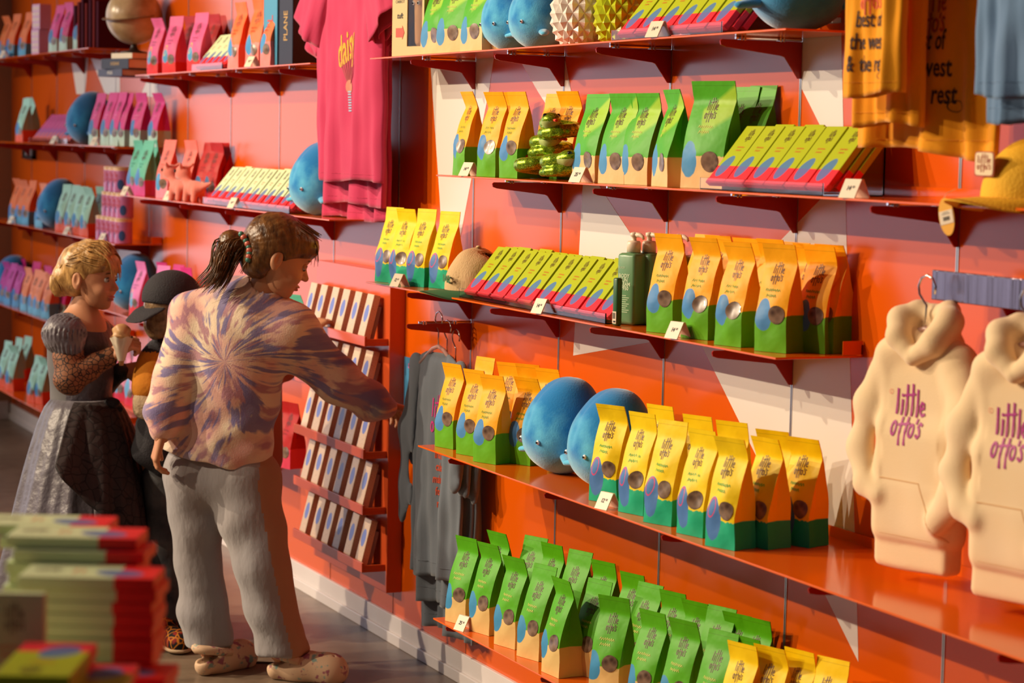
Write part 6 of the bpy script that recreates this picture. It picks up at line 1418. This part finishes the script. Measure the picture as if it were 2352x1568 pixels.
childmesh(g, 'bodice', bod, .006, [BODM, GREYF], dsat, lambda c: (((c-np.array(hipz[1]))@nR) < -.035).astype(int))
childmesh(g, 'puffed_sleeve', [ell((-6.9907, -0.9732, 0.9608), (.066, .066, .062), .02), cone((-6.9907, -0.9732, 0.9608), (-6.9618, -0.9662, 0.9202), .060, .042, .02)], .0048, SAT, lambda X, Y, Z: .004*np.sin(np.arctan2(Y+.9, X+7)*60+20*Z)*np.sin(60*Z))
childmesh(g, 'puffed_sleeve', [ell((-7.1636, -0.8229, 0.9379), (.058, .058, .056), .02)], .005, SAT, lambda X, Y, Z: .003*np.sin(60*Z+30*X))
n = NT('black_lace', .7, .3); v = n.t.nodes.new('ShaderNodeTexVoronoi'); v.feature = 'DISTANCE_TO_EDGE'; v.inputs['Scale'].default_value = 64; n.t.links.new(n.tc.outputs['Object'], v.inputs['Vector'])
n.color(n.mix(n.step(v.outputs[0], .07, .03), (.010, .007, .008, 1), (.22, .085, .038, 1))); LACE = n.m
childmesh(g, 'lace_sleeve', chain(AR[:2]+[(-6.9298, -0.8493, 0.8952)], [.047, .046, .030], .012), .005, LACE, lambda X, Y, Z: .002*np.sin(90*Z+50*Y))
childmesh(g, 'lace_sleeve', chain(AL[:2]+[(-7.0673, -0.7765, 0.8339)], [.044, .042, .030], .012), .0055, BLKF, lambda X, Y, Z: .002*np.sin(90*Z+50*Y))
def skirt(name, c0, c1, z0, z1, r0, r1, a0, a1, m, npl, amp, off=0.0, nz=24, zc=None, close=True):
    V = []; F = []; na = 132
    for j in range(nz+1):
        t = j/nz; z = z0+(z1-z0)*t; cx = c0[0]+(c1[0]-c0[0])*t; cy = c0[1]+(c1[1]-c0[1])*t; r = r0+(r1-r0)*(t**.62)+off
        for i in range(na+1):
            a = a0+(a1-a0)*i/na; k = 1+amp*(.25+.75*t)*(math.sin(npl*a+1.3*math.sin(3*a)+.8*t)+.45*math.sin(npl*2.3*a+2+3*t))
            if zc: zz = z0+(z1-z0)*t*zc(i/na)
            else: zz = z
            V.append((cx+r*k*math.cos(a), cy+r*k*math.sin(a)*.92, zz+.003*math.sin(9*a)*t))
    for j in range(nz):
        for i in range(na): q = j*(na+1)+i; F.append((q, q+1, q+na+2, q+na+1))
    me = mesh(name, V, F, m, True); o = put(g, link(name, me, g)); s_ = o.modifiers.new('thick', 'SOLIDIFY'); s_.thickness = .003; return o
wz = (-7.0885, -0.8958, 0.7357)
skirt('skirt', wz, (-7.0403, -0.9279, 0.0886), wz[2]+.015, .10, .098, .262, 0, 2*PI, SAT, 11, .055)
n = NT('lace_overlay', .75, .3); v = n.t.nodes.new('ShaderNodeTexVoronoi'); v.feature = 'DISTANCE_TO_EDGE'; v.inputs['Scale'].default_value = 30; n.t.links.new(n.tc.outputs['Object'], v.inputs['Vector'])
n.color(n.mix(n.step(v.outputs[0], .045, .02), (.012, .009, .010, 1), (.035, .024, .024, 1))); n.bump(v.outputs[0], .5, .01)
ang0 = math.atan2(nR[1]*.8-nF[1]*.6, nR[0]*.8-nF[0]*.6)
skirt('lace_overlay', wz, (-7.0403, -0.9279, 0.0886), wz[2]+.012, .10, .098, .262, ang0-1.0, ang0+1.9, n.m, 11, .055, .008, zc=lambda u: .20+.42*math.sin(PI*min(1, max(0, u*.95+.03)))**.8)
childmesh(g, 'fabric_rose', [ell(np.array(wz)+nR*.10-nF*.05+nZ*.005, (.028, .028, .022), .01), ell(np.array(wz)+nR*.115-nF*.03-nZ*.02, (.02, .02, .018), .01)], .0035, BLKF, lambda X, Y, Z: .004*np.sin(150*X)*np.sin(140*Z))
HB2 = hairmat('blonde', (.22, .11, .030, 1), (.62, .36, .12, 1), (1, 1, .5))
def HP2(a, l, u): return hc+M@(np.array([a, l, u])*HS)
def E(a, l, u, x, y, z, k=.02): return ell(HP2(a, l, u), np.array([x, y, z])*HS, k, M)
hw = [E(-.022, 0, .036, .098, .083, .088), E(.050, 0, .055, .048, .068, .044), E(-.045, 0, -.02, .058, .066, .055), cut(E(.070, 0, -.045, .080, .12, .080, .012)), cut(E(-.008, -.088, -.010, .022, .03, .032, .004)), cut(E(-.008, .088, -.010, .022, .03, .032, .004))]
bn = np.array((-7.09, -0.9646, 1.1195)); hw += [ell(bn, (.030, .030, .046), .02), cone(bn+nR*.02+nZ*.02, HP2(-.09, 0, .0), .018, .024, .02)]
childmesh(g, 'hair', hw, .0036, HB2, lambda X, Y, Z: .0012*np.sin(95*X+30*Z)*np.sin(80*Z+40*Y)+.0006*np.sin(190*Y+90*Z))
st = []; rnd = random.Random(9)
for i in range(190):
    an = rnd.uniform(-1.35, 1.35); k = math.cos(an); s = math.sin(an); w1 = rnd.uniform(-.012, .012)
    p0 = HP2(.085, s*.060, .040+.055*k); p1 = HP2(.03, s*.078+w1, .045+.078*k+w1); p2 = HP2(-.035, s*.084-w1, .040+.078*k-w1); p3 = HP2(-.085, s*.06+w1, .015+.05*k)
    st.append((spl([p0, p1, p2, p3, bn+nR*.01+np.array([rnd.uniform(-.012, .012)]*3)], 4), [.0007, .0012]+[.0015]*14+[.0013]))
for i in range(60):   # fringe swept over the brow
    y_ = rnd.uniform(-.055, .02); q = rnd.uniform(0, 1); st.append((spl([HP2(.035, y_, .105), HP2(.085, y_*1.1, .080), HP2(.102, y_-.004, .052), HP2(.104+.008*q, y_-.008*q, .030-.03*q*q)], 4), [.0012]*9+[.0010, .0008, .0006, .0004]))
for i in range(60):
    a_ = rnd.uniform(0, 6.28); q = .026; st.append((spl([bn+nR*.02+nZ*.02, bn+np.array([math.cos(a_)*q, math.sin(a_)*q, .018]), bn+np.array([math.cos(a_+.6)*q*1.2, math.sin(a_+.6)*q*1.2, -.018]), bn+np.array([math.cos(a_+1)*q*.6, math.sin(a_+1)*q*.6, -.048])], 4), [.0016]*11+[.0012, .0007]))
locks(g, 'hair_locks', st, HB2, 5)
# ice cream cone
ic = np.array((-6.8872, -0.8205, 0.9268)); r = thing('ice_cream_cone', 'ice cream cone in a paper wrap held by the girl in the dress', 'ice cream', tuple(ic))
b = MB(); b.lathe([(.006, -.055), (.018, .0), (.026, .035), (.027, .040)], 20); b.obj('wafer_cone', mat('wafer', (.48, .26, .10), .8, bump=(120, .6)), r, True)
link('scoop', sdfmesh('scoop', [ell((0, 0, .052), (.027, .027, .022), .01), ell((-.002, 0, .036), (.029, .029, .010), .008)], .003, mat('caramel_ice', (.50, .28, .12), .5), lambda X, Y, Z: .0025*np.sin(150*X)*np.sin(170*Z+60*Y)), r)
b = MB(); V = []; na = 28
for j, (rr_, zz) in enumerate(((.011, -.04), (.021, -.005), (.030, .022), (.034, .034))):
    V += [((rr_+.003*math.sin(7*a)*(j > 1))*math.cos(a), (rr_+.003*math.sin(7*a)*(j > 1))*math.sin(a), zz+.004*math.sin(5*a)*(j == 3)) for a in [2*PI*i/na for i in range(na)]]
b.add(V, [(j*na+i, j*na+(i+1) % na, (j+1)*na+(i+1) % na, (j+1)*na+i) for j in range(3) for i in range(na)]); b.obj('paper_wrap', mat('paper_wrap', (.60, .50, .38), .7), r, True)
# --- boy in the cap
g = person('boy in a backwards black cap, orange t-shirt and cream sleeves', (-6.8705, -0.6754, 0.0503)[:2]+(0,), None, None)
hc = np.array((-6.9183, -0.6441, 1.0318)); hf = nR*.72+nF*.68-nZ*.15; HS = .93
hd = head_mesh(hc, hf, HS); M = hd[3]
limbs = [cone((-6.9288, -0.6434, 0.9168), (-6.9342, -0.6422, 0.9775), .045, .04, .03)]+chain([(-6.935, -0.6415, 0.8753), (-6.9234, -0.6507, 0.713), (-6.9119, -0.6572, 0.5642)], [.085, .08, .085], .03)
ARM = [(-6.9125, -0.714, 0.8791), (-6.8704, -0.7465, 0.7492), (-6.8375, -0.7057, 0.7086)]
limbs += chain(ARM, [.035, .03, .022], .01)+chain([(-6.9161, -0.6726, 0.5368), (-6.8958, -0.6769, 0.307), (-6.874, -0.6747, 0.0908)], [.06, .042, .03], .02)+chain([(-6.937, -0.5969, 0.5308), (-6.9155, -0.5987, 0.2994), (-6.8969, -0.6026, 0.0884)], [.06, .042, .03], .02)
h1 = hand_prims((-6.8375, -0.7057, 0.7086), nR, nZ*.3-nF, .82, .6, 1)
body(g, hd, limbs, [h1])
childmesh(g, 'hair', [ell(hc+M@np.array([-.025, 0, .015])*HS, np.array([.088, .078, .080])*HS, .02, M), ell(hc+M@np.array([-.065, 0, -.045])*HS, np.array([.035, .058, .055])*HS, .02, M), cut(ell(hc+M@np.array([.07, 0, -.04])*HS, np.array([.09, .12, .09])*HS, .01, M)), cut(ell(hc+M@(np.array([-.010, -.085, -.012])*HS), np.array([.020, .03, .030])*HS, .004, M)), cut(ell(hc+M@(np.array([-.010, .085, -.012])*HS), np.array([.020, .03, .030])*HS, .004, M))], .004, hairmat('ash', (.10, .055, .025, 1), (.28, .17, .08, 1)), lambda X, Y, Z: .002*np.sin(160*X+20*Z)*np.sin(90*Y))
BC = mat('black_twill', (.022, .020, .026), .85, bump=(200, .3))
cp = [ell(hc+M@np.array([-.018, 0, .045])*HS, np.array([.106, .090, .094])*HS, .01, M), cut(ell(hc+M@np.array([-.018, 0, .040])*HS, np.array([.098, .083, .086])*HS, .002, M)), cut(rbox(hc+M@np.array([.02, 0, -.082])*HS, np.array([.25, .25, .10])*HS, .002, .004, M))]
cp += [cut(ell(hc+M@np.array([.088, 0, .018])*HS, np.array([.035, .04, .034])*HS, .006, M))]
c_ = put(g, link('cap', sdfmesh('boy_cap', cp, .0038, BC), g))
br = [cone(hc+M@np.array([-.105, -.03, -.006])*HS, hc+M@np.array([-.140, -.025, -.036])*HS, .040*HS, .030*HS, .01, (M@np.array([.5, 0, -.86]), .18)), cone(hc+M@np.array([-.105, .03, -.006])*HS, hc+M@np.array([-.140, .025, -.036])*HS, .040*HS, .030*HS, .01, (M@np.array([.5, 0, -.86]), .18))]
b_ = link('cap_brim', sdfmesh('boy_cap_brim', br, .0035, BC), c_)
ORB = mat('orange_jersey', (.62, .215, .010), .9, bump=(26, .6))
childmesh(g, 't_shirt', chain([(-6.9349, -0.6442, 0.8617), (-6.9239, -0.6519, 0.7129), (-6.9139, -0.6622, 0.5614)], [.10, .10, .088], .03, (nF, .8))+[cone((-6.9263, -0.6925, 0.8936), (-6.948, -0.5932, 0.8894), .05, .05, .03)]+chain([ARM[0], (-6.8824, -0.7381, 0.7989)], [.050, .052], .015), .006, [ORB, BC], lambda X, Y, Z: .0025*np.sin(50*Z+20*X), lambda c: (c[:, 2] > (-6.911, -0.7036, 0.9115)[2]).astype(int))
childmesh(g, 'long_sleeve', chain([(-6.8833, -0.7365, 0.8149)]+ARM[1:], [.036, .040, .030], .015), .005, mat('cream_jersey', (.50, .36, .22), .9, bump=(60, .8)), lambda X, Y, Z: .002*np.sin(110*Z+30*X))
childmesh(g, 'hoodie_tied_at_waist', chain([(-6.8941, -0.7179, 0.671), (-6.8791, -0.7216, 0.612), (-6.852, -0.6969, 0.5577)], [.055, .058, .035], .03)+chain([(-6.9186, -0.6517, 0.6589), (-6.9098, -0.6495, 0.5778)], [.10, .085], .03), .006, BC, lambda X, Y, Z: .003*np.sin(60*Z+20*X))
n = NT('denim', .9, .2); f = n.noise(n.tc.outputs['Object'], 9, 4); n.color(n.mix(n.step(f, .52, .16), (.028, .032, .042, 1), (.12, .12, .125, 1))); n.bump(n.noise(n.tc.outputs['Object'], 14, 3), .8, .012)
childmesh(g, 'jeans', [cone((-6.9138, -0.6704, 0.5234), (-6.9358, -0.5972, 0.5171), .075, .075, .02)]+chain([(-6.9137, -0.6731, 0.5098), (-6.8981, -0.6791, 0.3205), (-6.8764, -0.6756, 0.1111)], [.066, .056, .056], .02)+chain([(-6.9335, -0.5949, 0.5036), (-6.9167, -0.5985, 0.313), (-6.8987, -0.6023, 0.1088)], [.066, .056, .054], .02), .0065, n.m, lambda X, Y, Z: .004*np.sin(40*Z+20*X)*np.sin(15*Z))
n = NT('patterned_canvas', .7, .3); v = n.t.nodes.new('ShaderNodeTexVoronoi'); v.feature = 'DISTANCE_TO_EDGE'; v.inputs['Scale'].default_value = 38; n.t.links.new(n.tc.outputs['Object'], v.inputs['Vector'])
n.color(n.mix(n.step(v.outputs[0], .06, .03), (.60, .20, .015, 1), n.mix(n.step(n.noise(n.tc.outputs['Object'], 30), .58, .03), (.012, .008, .010, 1), (.28, .015, .012, 1)))); SHO = n.m
for a, b_ in (((-6.8551, -0.6894, 0.0544), (-6.7285, -0.6771, 0.0496)), ((-6.8956, -0.6056, 0.0611), (-6.7801, -0.5936, 0.0562))):
    a = np.array((a[0], a[1], .035)); q = np.array((b_[0], b_[1], .030))
    childmesh(g, 'shoe', [cone(a, q, .040, .038, .02), cone(a+nZ*.03, a+nZ*.045, .036, .034, .02), cut(rbox((a+q)/2-nZ*.125, (.3, .3, .1), .001, .003))], .0042, SHO)
    childmesh(g, 'sole', [cone((a[0], a[1], .012), (q[0], q[1], .012), .043, .041, .01, ((0, 0, 1), .28))], .0042, mat('sole_cream', (.60, .42, .26), .7))
# --- small child behind the girl, only a hand shows
g = person('child hidden behind the tie-dye sweatshirt with only one hand showing at the rack', (-6.8951, -0.3661, 0.0138)[:2]+(0,), None, None)
hc = np.array((-6.9823, -0.3657, 0.9203)); hd = head_mesh(hc, nR*.9+nF*.3, .85); M = hd[3]
SH = [(-6.9611, -0.341, 0.8132), (-6.974, -0.266, 0.8352), (-6.974, -0.1897, 0.957)]
limbs = [cone((-6.9733, -0.3634, 0.8376), (-6.9781, -0.3652, 0.879), .04, .036, .02)]+chain([(-6.9686, -0.3617, 0.7963), (-6.9468, -0.3635, 0.5617)], [.07, .07], .02)+chain(SH, [.028, .026, .018], .01)+chain([(-6.9453, -0.3693, 0.5201), (-6.9005, -0.3732, 0.0371)], [.04, .028], .02)+chain([(-6.9342, -0.344, 0.5207), (-6.8927, -0.3555, 0.0375)], [.04, .028], .02)
h1 = hand_prims((-6.9743, -0.1896, 0.9598), np.array((-6.9878, -0.1411, 0.9804))-np.array((-6.974, -0.1897, 0.957))+nZ*.005, nZ*.7-nR*.3-nF*.4, .82, .55, -1)
body(g, hd, limbs, [h1])
childmesh(g, 'hair', [ell(hc+M@np.array([-.025, 0, .03]), (.085, .085, .08), .02)], .006, HB)
childmesh(g, 'shirt', chain([(-6.9692, -0.3615, 0.8032), (-6.9468, -0.3635, 0.5617)], [.08, .08], .02)+chain([SH[0], SH[1], (-6.9757, -0.2151, 0.9153)], [.036, .034, .026], .01), .0065, mat('rust_shirt', (.40, .08, .03), .9))
childmesh(g, 'trousers', chain([(-6.9453, -0.3693, 0.5201), (-6.903, -0.3727, 0.0648)], [.05, .04], .02)+chain([(-6.9342, -0.344, 0.5207), (-6.8952, -0.355, 0.0651)], [.05, .04], .02), .0065, mat('dark_trousers', (.03, .03, .035), .9))
# ------------------------------------------------------------ foreground table with stacked boxes
tc = np.array((-2.6202, -2.0027, 0.9907)); tz = .835
r = thing('display_table', 'low wooden display table under the stacked mint and lime boxes in the foreground', 'table', (tc[0], tc[1], 0), math.atan2(nR[1], nR[0]))
b = MB(); b.box(-.40, .12, -.42, .16, tz-.03, tz, bev=.002); b.obj('table_top', mat('oak', (.35, .2, .09), .5), r)
for sx, sy in ((-.37, -.39), (-.37, .13), (.09, -.39), (.09, .13)): b = MB(); b.box(sx-.02, sx+.02, sy-.02, sy+.02, 0, tz-.03); b.obj('leg', mat('oak', (.35, .2, .09), .5), r)
def lie(key, uR, dep, ztop, along, yaw, label, grp):
    "box lying flat, printed face up; uR: right end on the image-right axis at that depth"
    c, s = math.cos(R(yaw)), math.sin(R(yaw)); Rr = nR*c+nF*s; Ff = nF*c-nR*s
    base = np.array([0, -2.549, 1.585])+dep*np.array([-.911, .402, 0])+dep*(uR-1176)/5267.46*np.array([.402, .916, 0])
    if along: Zc, Xc = -Rr, Ff; o = base+Ff*BW/2
    else: Zc, Xc = -Ff, -Rr; o = base-Rr*BW/2+Ff*BL
    Yc = np.array([0, 0, -1.]); m = Matrix(((Xc[0], Yc[0], Zc[0], o[0]), (Xc[1], Yc[1], Zc[1], o[1]), (Xc[2], Yc[2], Zc[2], ztop-BT/2), (0, 0, 0, 1)))
    q = box(key, (0, 0, 0), None, label, grp, m); q.rotation_euler = m.to_euler(); q.location = (o[0], o[1], ztop-BT/2); return q
ordw = lambda i: ['first', 'second', 'third', 'fourth', 'fifth', 'sixth', 'seventh', 'eighth', 'ninth', 'tenth', 'eleventh', 'twelfth', 'thirteenth', 'fourteenth', 'fifteenth', 'sixteenth', 'seventeenth', 'eighteenth', 'nineteenth'][i]
LAY = [(315, 2.70), (332, 2.685), (355, 2.60), (360, 2.60), (350, 2.60), (355, 2.60), (351, 2.60), (353, 2.595), (352, 2.60), (381, 2.53), (377, 2.53), (379, 2.53), (374, 2.53), (391, 2.47), (388, 2.47), (390, 2.47), (388, 2.47), (389, 2.47), (388, 2.47)]
PT = .0142
for i, (u, d_) in enumerate(LAY):
    zt = tz+.0142*(len(LAY)-i)
    lie('mint', u, d_, zt, True, -2+random.uniform(-1.5, 1.5), 'mint and red box, foreground stack, %s' % ('top of the near column' if i == 0 else '%s down in the near column' % ordw(i)), 'mint boxes stacked flat in the near column')
    lie('mint', u-70 if i == 0 else u-40, d_+.082, zt, True, -2+random.uniform(-1.5, 1.5), 'mint and red box, foreground stack, %s' % ('top of the far column' if i == 0 else '%s down in the far column' % ordw(i)), 'mint boxes stacked flat in the far column')
for j, (u, d_, n_, wh) in enumerate(((158, 2.30, 14, 'left'), (256, 2.32, 12, 'middle'), (352, 2.34, 9, 'right'))):
    for i in range(n_):
        lie('lime', u+random.uniform(-3, 3), d_+random.uniform(-.003, .003), tz+.0142*(n_-i), False, random.uniform(-1.5, 1.5), 'lime and red box end-on in the foreground, %s in the %s pile' % ('topmost' if i == 0 else '%s down' % ordw(i), wh), 'lime boxes in the %s foreground pile' % wh)
for i in range(2):
    o = np.array([0, -2.549, 1.585])+(2.505)*np.array([-.911, .402, 0])+2.505*((22-i*200)-1176)/5267.46*np.array([.402, .916, 0])
    box('mint', (o[0], o[1], tz+.0005+.085), (R(0), 0, math.atan2(nR[1], nR[0])), 'mint box standing upright at the left picture edge, %s' % ['nearer the stack', 'nearer the edge'][i], 'upright mint boxes')
